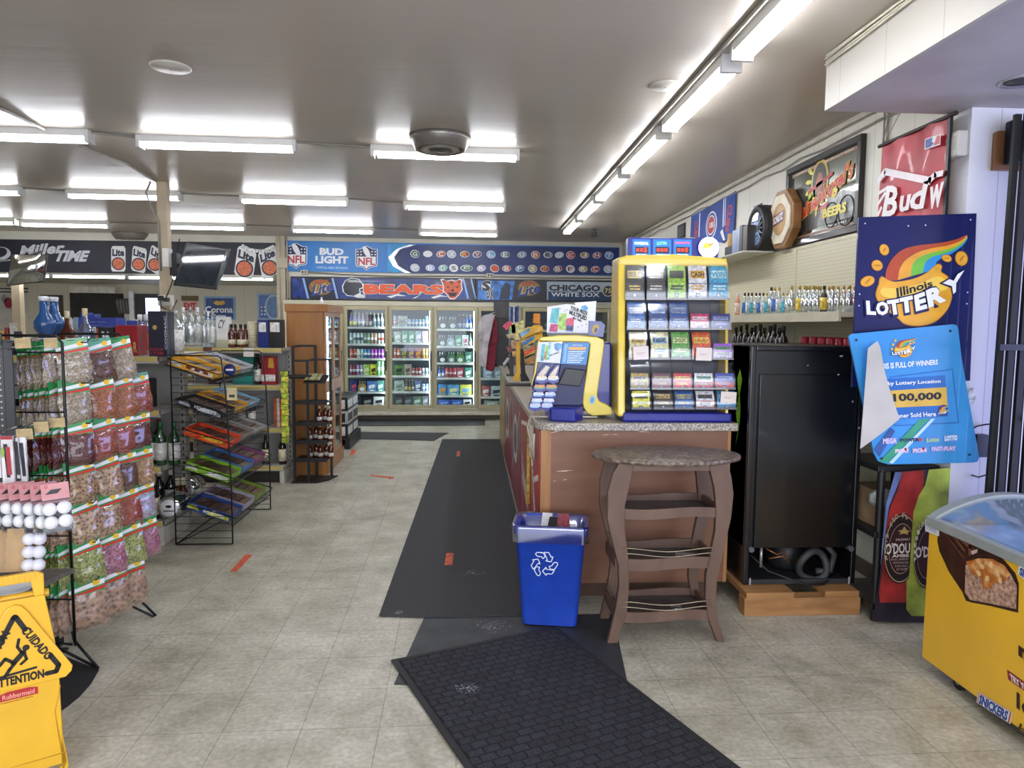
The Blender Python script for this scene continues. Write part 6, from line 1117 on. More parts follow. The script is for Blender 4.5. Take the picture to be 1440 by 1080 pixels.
mb.use(mat('6ca4d0', .4, var=.2, sc=40)).art([K(535, 345), K(560, 335), K(598, 345), K(592, 375), (K(560, 400)), K(538, 380)], 12); mb.use(BK).txt('MULTIPLIED', [K(505, 425), K(575, 400), K(570, 412), K(502, 437)], 12, bold=.03); mb.build('printed_picture', t)
mb = MB().use(mat('3f86c8', .35)).prism([K(604, 335), K(805, 335), K(778, 502), K(584, 495)], 'y', -.014, .0); mb.use(mat('7ab4e0', .4)).art([K(615, 345), K(640, 345), K(622, 485), K(598, 485)], 13); mb.use(mat('e8b060', .4)).art([K(645, 366), K(776, 368), K(772, 390), K(642, 388)], 13); mb.use(WHT).txt('HOW TO PLAY', [K(675, 348), K(750, 350), K(749, 359), K(674, 357)], 13, bold=.03)
mb.use(mat('cfe0ee', .4, var=.1, sc=60))
for k in range(6): y = 398+16*k; x = 642-2.2*k; mb.art([K(x, y), K(x+128-(k % 3)*12, y), K(x+126-(k % 3)*12, y+8), K(x-1, y+8)], 13)
mb.build('instruction_panel', t)
scr = [K(620, 525), K(770, 540), K(725, 662), K(562, 645)]; MB().use(mat('15161c', .35)).prism(scr, 'y', -.05, -.015).build('screen_frame', t, bevel=.004); MB().use(mat('2a2b32', .4, var=.15)).art([K(632, 548), K(750, 560), K(712, 642), K(580, 628)], 43).build('screen', t)
MB().use(mat('101c58', .4)).prism([K(590, 500), K(778, 502), K(755, 800), K(520, 800)], 'y', -.002, .05).build('recess_panel', t)
PS = [('e8dcc8', 'cfe0ee'), ('d8a070', '6cb098'), ('d0d8e8', '88b4dc'), ('d8dce8', '9cb8d8'), ('ccd4e4', 'a0c0e0')]
for c_ in range(2):
    for r_ in range(6):
        x = (400, 480)[c_]-(0, 6, 20, 30, 42, 55)[r_]*1.0+c_*(8); y = (500, 600, 665, 720, 765, 800)[r_]; 
        if r_ == 0: pk = MB().use(BD).prism([K(x, y+80), K(x+60, y), K(x+110-20*c_, y), K(x+70, y+100)], 'y', -.02, .05); pk.use(mat('e0d4c4', .5)).art([K(x+10, y+78), K(x+75, y+5), K(x+100-20*c_, y+20), K(x+50, y+96)], 22)
        else: yo = -.03-.012*r_; pk = MB().use(BD).prism([K(x, y-6), K(x+90, y-6), K(x+84, y+28), K(x+40, y+44), K(x-4, y+20)], 'y', yo, .05); pk.use(mat(PS[r_-1][0], .5, var=.1, sc=50)).art([K(x+10, y-18), K(x+78, y-18), K(x+86, y+4), K(x+4, y+4)], -yo/.0012+2); pk.use(mat(PS[r_-1][1], .5)).art([K(x+4, y+4), K(x+86, y+4), K(x+60, y+16), K(x+10, y+14)], -yo/.0012+2.5)
        pk.build('slip_pocket', t, bevel=0)
MB().use(mat('8ab8dc', .3)).art(ell(*K(825, 765), .016, .027, 18, -.2), 10, .0015).use(mat('4a90c8', .3)).art(ell(*K(823, 768), .009, .016, 14, -.2), 11, .0015).build('drop_logo', t)
# poster cards on the kiosk
SP = Surf((0, 4.27), (1, -.06)); P_ = lambda x, y: SP(*zk_(x, y)); zb1 = K(640, 285)[1]
mb = MB().use(mat('e6e8ee', .4, var=.03)).prism([P_(484, 62), P_(632, 40), P_(800, 60), P_(795, 272), P_(480, 262)], 'y', 0, .006)
for (pts, c1_) in ((((520, 75), (578, 68), (560, 190), (500, 180)), '5cb0b8'), (((575, 115), (632, 108), (620, 240), (562, 232)), '98c060'), (((630, 150), (688, 145), (680, 240), (622, 236)), 'c84c6c'), (((510, 190), (568, 196), (558, 252), (498, 248)), 'b83c74'), (((632, 200), (684, 205), (678, 250), (626, 246)), '4c7cb0'), (((742, 60), (775, 48), (795, 70), (775, 98), (745, 90)), '5c9cd0')): mb.use(mat(c1_, .4, var=.25, sc=40)).art([P_(*p) for p in pts], 2)
mb.use(BK).txt('YOUR PRIZE', [P_(662, 52), P_(790, 100), P_(785, 128), P_(656, 82)], 3, bold=.045); mb.txt('MULTIPLIED', [P_(655, 86), P_(786, 135), P_(780, 168), P_(650, 118)], 3, bold=.045); mb.txt('BIG TIME!', [P_(680, 135), P_(745, 162), P_(742, 180), P_(676, 152)], 3, bold=.03)
for x, y in ((580, 70), (612, 88), (630, 80), (745, 198), (712, 210), (775, 190)): mb.art([P_(x, y), P_(x+8, y+4), P_(x+5, y+12)], 3)
tag(SP.build(mb, 'prize_card'), 'white prize card reading YOUR PRIZE MULTIPLIED standing on the kiosk', 'sign')
tag(SP.build(MB().use(mat('c4c8d0', .15, coat=.7, var=.1)).prism([P_(690, 30), P_(858, 18), P_(850, 180), P_(800, 200)], 'y', .012, .015), 'clear_sleeve'), 'clear plastic sleeve sticking up behind the prize card', 'sleeve')
tag(SP.build(MB().use(mat('22348c', .3, coat=.4)).prism([(x, z) for x, z in [P_(800, 168), P_(890, 172), P_(922, 200), P_(905, 292), P_(798, 280)]], 'y', -.01, .03).use(mat('c8a840', .4)).art(ell(*P_(848, 232), .02, .03, 14, -.3), 10).use(mat('22348c', .3)).art(ell(*P_(852, 240), .01, .016, 12, -.3), 11), 'card_box'), 'small blue rounded box with yellow emblem beside the prize card', 'box')
MB().use(mat('2c2c34', .3)).prism([(K(490, 262)[0], .0), (K(800, 262)[0], .0), (K(800, 262)[0], .12), (K(490, 262)[0], .12)], 'z', K(640, 268)[1]-.012, K(640, 262)[1]).build('card_ledge', t)
# ------------------------------------------------------------------ yellow candy display and till clutter farther along the counter
CY = mat('e0ac1c', .35, coat=.3, var=.06); YY = 6.5
SG = Surf((0, YY), (1, 0)); G = lambda x, y: SG(*zk_(x, y)); t = thing('candy_dispenser', 'yellow tiered candy dispenser stand on the counter behind kiosk', 'display stand', loc=tuple(SG.p), rz=0)
bx = G(250, 640); MB().use(CY).prism([(x, max(z, CT+.012)) for x, z in [G(246, 330), G(278, 320), G(276, 600), G(268, 632), G(218, 618), G(246, 560)]], 'y', -.03, .05).build('front_post', t, bevel=.004)
MB().use(mat('1c1c1e', .4)).prism([(G(170, 0)[0], -.1), (G(380, 0)[0], -.1), (G(420, 0)[0], .16), (G(200, 0)[0], .16)], 'z', CT+.001, CT+.013).build('base', t)
MB().use(mat('17171a', .5)).prism([(x, max(z, CT+.013)) for x, z in [G(282, 380), G(300, 380), G(318, 560), G(352, 625), G(285, 630)]], 'y', -.01, .04).build('black_support', t)
trs = [((270, 262), (345, 215), (440, 205), (452, 240), (285, 308), 'yellow'), ((285, 330), (380, 275), (440, 265), (450, 290), (300, 372), 'y'), ((300, 400), (395, 352), (440, 350), (440, 385), (315, 440), 'y'), ((315, 470), (400, 430), (430, 430), (420, 470), (330, 500), 'y')]
for i, tr_ in enumerate(trs):
    d_ = MB().use(CY).prism([(G(*p)) for p in tr_[:5]], 'y', -.06, .16); d_.use(mat(('5ca0c8', '3c78b0', 'c8503c', '9c6c3c')[i], .4, var=.3, sc=25)).art([G(tr_[0][0]+4, tr_[0][1]+2), G(tr_[1][0], tr_[1][1]+4), G(tr_[1][0]+4, tr_[1][1]+28), G(tr_[0][0]+12, tr_[0][1]+34)], 52); d_.build('tray', t, bevel=.005)
MB().use(mat('e08c1c', .4)).prism([G(382, 112), G(432, 112), G(430, 190), G(378, 185)], 'y', .02, .06).build('top_carton', t, bevel=.003)
MB().use(CY).prism([G(380, 205), G(440, 195), G(460, 240), G(455, 500), G(425, 500), G(425, 240)], 'y', .16, .18).build('back_panel', t)
def clut(pts, Y, c_, name, label, cat='item', dep=.05, stand=False):
    s_ = Surf((0, Y), (1, 0)); q_ = [s_(*zk_(*p)) for p in pts]
    if stand: mz = min(z for x, z in q_); q_ = [(x, z-mz+CT+.001) if z > 9 else (x, z) for x, z in q_]
    return tag(s_.build(MB().use(mat(c_, .45, var=.25, sc=18)).prism(q_, 'y', 0, dep), name, bevel=.003), label, cat)
s6 = Surf((0, 7.7), (1, 0)); t = thing('snack_rack', 'cluttered rack of red, green and brown snack packets along the counter', 'display rack', loc=tuple(s6.p)); G6 = lambda x, y: s6(*zk_(x, y))
MB().use(mat('3a3430', .5)).prism([(G6(205, 0)[0], CT+.001), (G6(232, 0)[0], CT+.001), G6(240, 220), G6(205, 220)], 'y', .0, .08).build('post', t); MB().use(mat('3a3430', .5)).box(G6(180, 0)[0], G6(290, 0)[0], -.05, .15, CT+.001, CT+.015).build('base', t)
for pts, c_ in ((((145, 210), (175, 178), (215, 170), (215, 200), (175, 240)), 'c8405c'), (((205, 190), (305, 165), (305, 300), (240, 320), (215, 280)), 'c8c080'), (((195, 205), (240, 190), (245, 260), (205, 270)), '98b858'), (((168, 270), (245, 270), (245, 305), (180, 300)), 'a89878'), (((205, 310), (250, 310), (250, 380), (210, 380)), 'a88468'), (((170, 365), (215, 350), (230, 400), (190, 420)), '6c3c30'), (((215, 400), (250, 395), (250, 440), (220, 440)), 'c8a060')): MB().use(mat(c_, .4, var=.3, sc=25)).prism([G6(*p) for p in pts], 'y', -.03-.002*pts[0][0] % .02, .0).build('packet', t, bevel=.003)
s6b = Surf((0, 8.3), (1, 0)); q6 = [s6b(*zk_(*p)) for p in ((138, 505), (180, 440), (215, 445), (160, 522))]; tag(s6b.build(MB().use(mat('26262a', .4)).prism(q6, 'y', 0, .02).use(mat('b8bcc0', .3)).art([(q6[0][0]+.012, q6[0][1]+.02), (q6[1][0], q6[1][1]-.01), (q6[2][0]-.02, q6[2][1]-.01), (q6[3][0]-.01, q6[3][1]+.01)], 1).use(mat('26262a', .4)).cyl(((q6[0][0]+q6[2][0])/2, .02, (q6[0][1]+q6[2][1])/2), ((q6[0][0]+q6[2][0])/2+.05, .04, CT+.001), .012), 'card_terminal'), 'card terminal with pale face tilted on an arm at counter edge', 'card terminal')
# hanging shirts and black grid panel at the far counter end
s9 = Surf((0, 9.72), (1, 0)); G9 = lambda x, y: s9(600+x/6, 420+y/6)
t = thing('grid_panel', 'tall black grid panel standing at the far end of the counter', 'display panel', loc=tuple(s9.p)); a_, b_ = G9(578, 30), G9(690, 575)
MB().use(BLKM).box(a_[0], a_[0]+.02, -.0, .02, CT+.001, a_[1]).box(b_[0]-.02, b_[0], 0, .02, CT+.001, a_[1]).box(a_[0], b_[0], 0, .02, CT+.001, CT+.02).box(a_[0], b_[0], 0, .02, a_[1]-.02, a_[1]).build('frame', t); MB().use(dots('0e0e10', '34343a', .04, (0, 2), .1)).box(a_[0]+.02, b_[0]-.02, .02, .03, 1.05, a_[1]-.02).build('grid', t); MB().use(mat('2a2a2e', .4, var=.3)).box(a_[0]-.02, b_[0], -.03, -.001, G9(0, 155)[1], a_[1]+.01).build('header_board', t)
def shirt(pts, slv, Y, c_, label, extra=None):
    s_ = Surf((0, Y), (1, 0)); g_ = lambda x, y: s_(600+x/6, 420+y/6); t = thing('hanging_shirt', label, 'shirt', loc=tuple(s_.p)); c = mat(c_, .8, var=.12, sc=10, bump=.5)
    MB().use(c).prism([g_(*p) for p in pts], 'y', 0, .05).build('torso', t, bevel=.015); MB().use(c).prism([g_(*p) for p in slv], 'y', -.035, .03).build('sleeve', t, bevel=.012)
    return t, g_
t, g_ = shirt([(455, 160), (480, 140), (545, 125), (575, 140), (560, 200), (520, 400), (500, 590), (440, 560), (445, 350)], [(455, 160), (428, 230), (430, 355), (470, 345), (478, 260)], 9.4, 'b4b0b4', 'grey t-shirt hanging at the far end of the counter'); a_ = g_(500, 138); MB().use(mat('b8b8b8', .3, .8)).tube([(g_(470, 158)[0], .02, g_(470, 158)[1]), (g_(560, 120)[0], .02, g_(560, 120)[1]), (g_(575, 122)[0], .15, g_(575, 115)[1]), (g_(575, 122)[0], .31, g_(575, 115)[1])], .008).build('hanger', t)
t, g_ = shirt([(575, 145), (590, 175), (603, 340), (590, 400), (575, 600), (545, 615), (498, 600), (515, 400), (560, 180)], [(585, 180), (602, 345), (575, 380), (540, 390), (555, 260)], 9.55, '7c2436', 'maroon t-shirt hanging beside the grey one'); a_ = g_(575, 140); MB().use(mat('b8b8b8', .3, .8)).tube([(a_[0], .02, a_[1]), (a_[0]+.02, .16, a_[1]+.03)], .008).build('hanger', t)
for i, x in enumerate((695, 712, 728, 745, 762)):
    s_ = Surf((0, 10.3), (1, 0)); a_, b_ = s_(600+x/6, 420+(60+8*(i % 2))/6), s_(600+(x+15)/6, 420+180/6); tag(s_.build(MB().use(mat(('8ca0b8', '2c4c8c', 'c8ccd4', '24407c', '3c5c98')[i], .4, var=.2, sc=15)).box(a_[0], b_[0], 0, .05, CT+.0, a_[1]), 'rolled_poster', bevel=.01), 'upright rolled poster, %s of five behind the counter clutter' % ['first', 'second', 'third', 'fourth', 'last'][i], 'rolled poster', 'rolled posters behind the counter')
# shelf that carries the rolls behind the counter
s_ = Surf((0, 10.2), (1, 0)); a_, b_ = s_(712, 0+450), s_(735, 450); tag(MB().use(mat('4a4440', .5)).box(a_[0]-.06, b_[0]+.1, 10.2, 10.6, 0, CT-.001).build('back_cabinet', bevel=.004), 'low dark cabinet behind the counter end carrying rolled posters', 'cabinet')
# ================================================================== BIN
b0, b1 = AZ(728, 882), AZ(812, 891); t = thing('recycling_bin', 'blue plastic recycling bin with white triangle arrows beside the counter', 'bin', ((b0.x+b1.x)/2+.03, (b0.y+b1.y)/2+.135, 0), -.17)
ztb = AY(775, 737, 3.68).z; BB = mat('2348b4', .38, coat=.2, var=.05)
def rr(wx, wy_, r_, n_=5):
    o = []
    for cx2, cy2, a0 in ((wx-r_, wy_-r_, 0), (-wx+r_, wy_-r_, PI/2), (-wx+r_, -wy_+r_, PI), (wx-r_, -wy_+r_, 1.5*PI)): o += [(cx2+r_*math.cos(a0+PI/2*i/n_), cy2+r_*math.sin(a0+PI/2*i/n_)) for i in range(n_+1)]
    return o
def loft(mb, secs, closed=True, cap0=True, cap1=False):
    n_ = len(secs[0][0]); vs_ = [(x, y, z) for pts, z in secs for x, y in pts]; fs = []
    for i in range(len(secs)-1):
        for k in range(n_): fs.append((i*n_+k, i*n_+(k+1) % n_, (i+1)*n_+(k+1) % n_, (i+1)*n_+k))
    mb.add(vs_, fs, True)
    if cap0: mb.add(vs_[:n_], [tuple(range(n_))[::-1]])
    if cap1: mb.add(vs_[-n_:], [tuple(range(n_))])
WX, WY = .185, .125
mb = MB().use(BB); loft(mb, [(rr(WX*.78, WY*.8, .03), .011), (rr(WX*.8, WY*.82, .035), .03), (rr(WX, WY, .04), ztb-.05), (rr(WX+.012, WY+.012, .045), ztb-.045), (rr(WX+.014, WY+.014, .045), ztb), (rr(WX+.008, WY+.008, .04), ztb+.004), (rr(WX-.004, WY-.004, .04), ztb-.004), (rr(WX*.8, WY*.82, .03), .03)], cap1=True); mb.build('tub', t)
mb = MB().use(glass('c8d4f4', .55, .12)); random.seed(5)
def wav(s_, a_): return [(x*(1+a_*math.sin(i*2.3)), y*(1+a_*math.cos(i*3.1))) for i, (x, y) in enumerate(s_)]
loft(mb, [(wav(rr(WX+.016, WY+.016, .045), .012), ztb-.085), (wav(rr(WX+.019, WY+.019, .045), .008), ztb-.01), (rr(WX+.016, WY+.016, .045), ztb+.01), (wav(rr(WX-.012, WY-.012, .04), .01), ztb-.01), (wav(rr(WX-.03, WY-.03, .04), .03), ztb-.2)], cap0=False); mb.build('liner_bag', t)
# printed three-arrow mark on the front
fyy = lambda z: -(WY*.82+(WY-WY*.82)*(z-.03)/(ztb-.08))
pm = MB().use(mat('e2e8f4', .5, var=.02)); cz, R3 = ztb-.2, .058; cxm = -.03
for k in range(3):
    a_ = PI/2+k*2*PI/3; M2 = Matrix.Rotation(a_-PI/2, 2)
    outl = [((-.030, .062), (.002, .062), (.014, .045), (.004, .028), (-.006, .040), (-.026, .040), (-.037, .052)), ((.008, .064), (.032, .064), (.047, .038), (.056, .043), (.046, .014), (.016, .018), (.026, .024), (.016, .046))]
    for poly in outl:
        for s_i in range(len(poly)):
            p, q_ = Vector(poly[s_i]), Vector(poly[(s_i+1) % len(poly)]); p, q_ = M2 @ (p-Vector((.008, 0)))*1.0, M2 @ (q_-Vector((.008, 0)))*1.0; d = (q_-p).normalized(); n_ = Vector((-d.y, d.x))*.0024
            pm.add([(cxm+v.x, fyy(cz+v.y)-.0025, cz+v.y) for v in (p+n_, q_+n_, q_-n_, p-n_)], [(0, 1, 2, 3)])
pm.build('printed_arrows', t)
pp_ = [((-.06, .02), (.0, .03), (.0, .1), (-.055, .11), 'd8d8dc', 'folded white paper sticking out of the blue bin'), ((.03, -.01), (.1, .01), (.09, .09), (.03, .07), '8c3c48', 'printed red wrapper lying in the blue bin'), ((-.02, -.05), (.03, -.06), (.035, -.01), (-.01, 0), '18181a', 'black scrap in the blue bin')]
for i, (*q_, c_, lab) in enumerate(pp_):
    mb = MB().use(mat(c_, .5, var=.3 if i == 1 else .05, sc=60)); zz_ = ztb-.035; mb.add([(x, y, zz_+(.05 if k > 1 else 0)+.004*i) for k, (x, y) in enumerate(q_)]+[(x, y, zz_+(.05 if k > 1 else 0)+.004*i-.002) for k, (x, y) in enumerate(q_)], [(0, 1, 2, 3), (7, 6, 5, 4), (0, 4, 5, 1), (1, 5, 6, 2), (2, 6, 7, 3), (3, 7, 4, 0)])
    o = mb.build('paper_scrap'); o.matrix_world = t.matrix_basis.copy() if False else Matrix.Translation(t.location) @ Matrix.Rotation(-.17, 4, 'Z'); tag(o, lab, 'paper scrap')
fl = MB().use(mat('6a6058', .8, var=.3, sc=40)); fl.lathe([(.02, 0), (.12, .005), (.13, .02), (.08, .04), (.01, .05)], 14, (0, 0, ztb-.12), 1.1, .75); o = fl.build('crumpled_paper'); o.matrix_world = Matrix.Translation(t.location) @ Matrix.Rotation(-.17, 4, 'Z'); tag(o, 'crumpled litter heap filling the blue bin', 'litter', kind='stuff')
# ================================================================== SIDE TABLE WITH CURVED LEGS
WB = wood('5c473c', '72594b', (8, 8, 3), .5); WBT = speck('55473e', '6c5e52', '978a7a', 45, .4, t=(.4, .5, .72))
TY0 = 3.44; ST2 = Surf((0, TY0), (1, 0)); ST3 = Surf((0, TY0+.3), (1, 0)); t = thing('side_table', 'dark brown oval table with curved legs and three tray shelves', 'table', (0, 0, 0))
zt_ = AY(935, 649, TY0-.06).z; lx_, rx_ = AY(833, 637, TY0+.14).x, AY(1041, 637, TY0+.14).x; tc = ((lx_+rx_)/2, TY0+.16)
MB().use(WBT).lathe([(.48, -.022), (.5, -.018), (.5, -.004), (.495, 0)], 48, (tc[0], tc[1], zt_), (rx_-lx_), .5).build('table_top', t)
# legs: profile traced in the upright plane, board thickness in depth
fl_ = [((515, 222), (545, 225), (530, 300), (512, 380), (512, 470), (524, 570), (527, 680), (520, 770), (500, 835), (485, 890), (448, 890), (462, 830), (478, 760), (490, 680), (488, 600), (468, 520), (448, 430), (450, 330), (468, 260), (490, 222)),
       ((818, 235), (885, 225), (898, 280), (905, 340), (896, 430), (878, 510), (862, 590), (845, 660), (840, 740), (850, 820), (872, 890), (845, 890), (815, 810), (802, 730), (805, 640), (822, 560), (838, 480), (842, 400), (836, 320), (822, 260))]
def LG(s_, pts): 
    o = []
    for x, y in pts:
        p = s_(*z7(x, y)); o.append((p[0], p[1]))
    mz = min(z for x, z in o); return [(x, (z-mz)*((zt_-.022)/(max(q_[1] for q_ in o)-mz))) for x, z in o]
for pts in fl_: ST2.build(MB().use(WB).prism(LG(ST2, pts), 'y', -.0, .035), 'leg', t, bevel=.004)
f0 = [LG(ST2, p) for p in fl_]; mid = (sum(x for x, z in f0[0])/len(f0[0])+sum(x for x, z in f0[1])/len(f0[1]))/2
for g_ in f0: MB().use(WB).prism([(mid+(x-mid)*.98+.01, z) for x, z in g_], 'y', TY0+.3, TY0+.335).build('leg', t, bevel=.004)
xi0, xi1 = ST2(*z7(512, 500))[0]-.01, ST2(*z7(838, 500))[0]+.01
MB().use(WB).box(xi0, xi1, TY0+.005, TY0+.03, zt_-.06, zt_-.023).box(xi0, xi1, TY0+.305, TY0+.33, zt_-.06, zt_-.023).build('apron', t)
for i, (ya, yb_) in enumerate(((400, 436), (580, 622), (772, 808))):
    z1, z0 = ST2(*z7(680, ya))[1], ST2(*z7(680, yb_))[1]; a0, a1 = (xi0, xi1) if i == 0 else (xi0-.0, xi1-.012*i); n_ = 16
    top = [(a0-.02+(a1-a0+.04)*k/n_, z1+.006*math.sin(k/n_*2*PI+PI)) for k in range(n_+1)]; bot = [(a0-.02+(a1-a0+.04)*k/n_, z0+.008*math.sin(k/n_*2*PI+PI)) for k in range(n_, -1, -1)]
    e = .0
    fr_ = MB().use(WB).prism(top+bot, 'y', TY0+.008, TY0+.02); fr_.prism(top+bot, 'y', TY0+.312, TY0+.325); fr_.box(a0-.03, a0-.015, TY0+.036, TY0+.299, z0, z1).box(a1+.015, a1+.03, TY0+.036, TY0+.299, z0, z1).build('tray_rim', t)
    MB().use(mat('43403f', .35, var=.2, sc=12)).box(a0-.01, a1+.01, TY0+.021, TY0+.311, z0+.006, z0+.016).build('tray_floor', t)
    if i: 
        for q_ in (.035, .08): MB().use(mat('a89c84', .35, .7)).tube([(a0+(a1-a0)*k/12, TY0-.008, z1+q_*.6+.01*math.cos(k/12*2*PI)*(1 if q_ < .05 else 1)) for k in range(13)], .0028, 5).tube([(a0-.02, TY0+.02+.3*k/8, z1+q_*.6+.006*math.cos(k/8*2*PI)) for k in range(9)], .0028, 5).build('wire_guard', t)
z_ = ST2(*z7(680, 622))[1]+.0165; tag(MB().use(mat('a8a094', .5, var=.15)).prism([(-.05, -.06), (.05, -.08), (.07, .06), (-.03, .08)], 'z', 0, .004).use(mat('38383c', .5)).prism([(-.03, -.04), (.02, -.05), (.03, .02), (-.02, .03)], 'z', .004, .0045).build('leaflet', loc=(xi1-.12, TY0+.14, z_+.001)), 'folded leaflet lying on the middle tray of the oval table', 'leaflet')
z_ = ST2(*z7(680, 808))[1]+.0165; tag(MB().use(glass('e0e4f0', .5, .1)).lathe([(.002, 0), (.03, .002), (.035, .012), (.02, .016)], 10).build('plastic_wrapper', loc=(xi1-.16, TY0+.12, z_+.001)), 'crumpled clear wrapper on the bottom tray of the oval table', 'wrapper')
# ================================================================== FRIDGE SEEN FROM BEHIND, ON ITS TIMBER BASE
FY = 3.87; FX0 = 1.55; FX1 = AY(1211, 640, FY).x; ftop = AY(1130, 486.5, FY).z; pz = .115
BKF = mat('101114', .3, coat=.15, var=.1, sc=3); DKM = mat('2c2d30', .5, var=.2)
t = thing('drinks_fridge', 'tall black fridge standing back to front beside the counter', 'fridge', (0, 0, 0)); zo = AY(1120, 770, FY).z
MB().use(BKF).box(FX0, FX1, FY+.02, FY+.72, zo, ftop).box(FX0, FX0+.03, FY, FY+.72, pz+.02, ftop).box(FX1-.03, FX1, FY, FY+.72, pz+.02, ftop).box(FX0+.03, FX1-.03, FY, FY+.02, ftop-.03, ftop).box(FX0, FX1, FY+.5, FY+.72, pz+.02, zo).build('body', t, bevel=.006)
MB().use(mat('0b0c0f', .3, coat=.3, var=.1, sc=2)).box(FX0+.055, FX1-.045, FY-.004, FY+.02, zo-.0, ftop-.16).build('rear_panel', t, bevel=.003)
MB().use(mat('8cc82c', .4, var=.1)).add([(FX0-.001, FY+y, z) for y, z in ((.16, 1.36), (.2, 1.30), (.17, 1.2), (.2, 1.1), (.16, 1.0), (.19, .9), (.14, 1.02), (.13, 1.12), (.15, 1.22), (.12, 1.3))], [tuple(range(10))]).build('printed_claw', t)
MB().use(DKM).box(FX0+.03, FX1-.03, FY+.005, FY+.5, pz+.022, pz+.034).box(FX0+.03, FX1-.03, FY+.0, FY+.012, pz+.034, pz+.05).build('base_tray', t)
MB().use(mat('1a1a1c', .5)).lathe([(.09, 0), (.11, .03), (.11, .13), (.07, .19), (.02, .2)], 18, (FX0+.36, FY+.26, pz+.035)).build('compressor', t)
cc_ = AY(1143, 795, FY+.05); MB().use(mat('3b3b3d', .6, var=.15)).tube([(cc_.x+.078*math.cos(a_)*1.05, FY+.05+.02*math.sin(a_*2), cc_.z+.085*math.sin(a_)) for a_ in [2*PI*k/20 for k in range(20)]], .021, 8, True).build('coiled_hose', t)
MB().use(mat('38383a', .6)).tube([(cc_.x+.07, FY+.05, zo), (cc_.x+.13, FY+.06, zo-.06), (cc_.x+.11, FY+.06, zo-.16), (cc_.x+.02, FY+.05, pz+.08)], .018, 8).build('drain_hose', t)
MB().use(mat('a8a8a4', .3, .6)).tube([(FX0+.12, FY+.05, zo-.005), (FX0+.12, FY+.05, zo-.13)], .009, 8).build('steel_pipe', t)
MB().use(mat('1c1c1e', .5)).tube([(FX0+.06, FY+.06, zo-.06), (FX0+.16, FY+.04, zo-.15), (FX0+.26, FY-.02, pz+.06), (FX0+.36, FY-.03, pz+.026), (FX0+.46, FY-.02, pz+.026), (FX0+.56, FY+.04, pz+.06)], .006, 6).build('power_cord', t)
MB().use(mat('b87a4a', .35, .6)).tube([(FX0+.16, FY+.08, zo-.03), (FX0+.22, FY+.06, zo-.06), (FX0+.28, FY+.1, zo-.05), (FX0+.3, FY+.08, zo-.12)], .004, 5).tube([(FX0+.18, FY+.08, zo-.09), (FX0+.25, FY+.06, zo-.07), (FX0+.3, FY+.08, zo-.11)], .004, 5).build('copper_line', t)
for x in (FX0+.035, FX1-.04): MB().use(mat('55555a', .5)).cyl((x, FY-.02, zo-.005), (x, FY+.03, zo-.005), .016, 12).build('bumper', t); MB().use(mat('b8b8b8', .4, .4)).cyl((x+.005, FY+.0, pz+.02), (x+.005, FY+.0, pz+.06), .005, 8).build('levelling_bolt', t)
mb = MB().use(mat('b8bcc4', .5, var=0))
for x, y, w_, h in ((1183, 501, 3, 1.5), (1179, 527, 2, 1.2), (1209, 516, 4, 1.2), (1199, 565, 1.6, 2.2), (1208, 602, 2, 2), (1136, 514, 1.2, .8)):
    p = AY(x, y, FY-.005); mb.add([(p.x-w_*.004, FY-.0055, p.z), (p.x, FY-.0055, p.z+h*.004), (p.x+w_*.004, FY-.0055, p.z+.002), (p.x, FY-.0055, p.z-h*.003)], [(0, 1, 2, 3)])
mb.build('scuff_marks', t)
WO = wood('8c6238', 'b08250', (3, 14, 14), .6); a_, b_ = AZ(1035, 867), AZ(1210, 865); zt_ = AY(1120, 841, a_.y).z
t = thing('timber_base', 'rough timber block base under the black fridge', 'timber base', (0, 0, 0)); dx = b_.x+.02
a_.x = 1.525; MB().use(WO).box(a_.x-.01, b_.x, a_.y, a_.y+.09, 0, zt_).build('front_beam', t, bevel=.003); MB().use(WO).box(a_.x+.02, b_.x-.01, FY+.5, FY+.6, 0, zt_).build('rear_beam', t)
MB().use(WO).box(a_.x+.0, a_.x+.27, a_.y+.0, FY+.7, zt_, pz+.018).build('deck_board', t); MB().use(WO).box(b_.x-.2, b_.x-.005, a_.y+.01, FY+.7, zt_, pz+.018).build('deck_board', t)
# loose sheet curling off the fridge corner
def z4(x, y): return (1190+x/3.857, 440+y/3.857)
SS = Surf((0, 3.47), (1, 0)); sh = [SS(*z4(*p)) for p in ((118, 192), (170, 152), (186, 190), (205, 300), (240, 430), (290, 575), (210, 640), (130, 700), (76, 738))]
tag(SS.build(MB().use(mat('b8b4aa', .5, var=.06, sc=3)).prism(sh, 'y', 0, .003), 'loose_panel'), 'loose white sheet curling off the side of black fridge', 'sheet')
# ================================================================== BLACK PLASTIC SHELF UNIT WITH BOTTLE POSTER
UX0, UX1, UY0, UY1 = 2.2, 2.53, 3.66, 4.06; UT = AY(1300, 655, UY0).z; BP_ = mat('17181b', .45, var=.15)
t = thing('plastic_shelving', 'black plastic shelf unit with bottle poster in front by the freezer', 'shelving unit', (0, 0, 0))
for x in (UX0, UX1-.03):
    for y in (UY0+.018, UY1-.018): MB().use(BP_).cyl((x+.015, y, 0), (x+.015, y, UT-.02), .02, 14).build('post', t)
for z in (.1, .5, UT): MB().use(dots('17181b', '060607', .03, (0, 1), .25)).box(UX0-.015, UX1, UY0, UY1, z-.035, z).build('shelf', t, bevel=.004)
tag(MB().use(mat('8c7458', .7, var=.15)).box(0, .3, 0, .25, 0, .2).build('cardboard_box', loc=(UX0+.04, UY0+.1, .501)), 'brown cardboard box on the middle shelf of black unit', 'box')
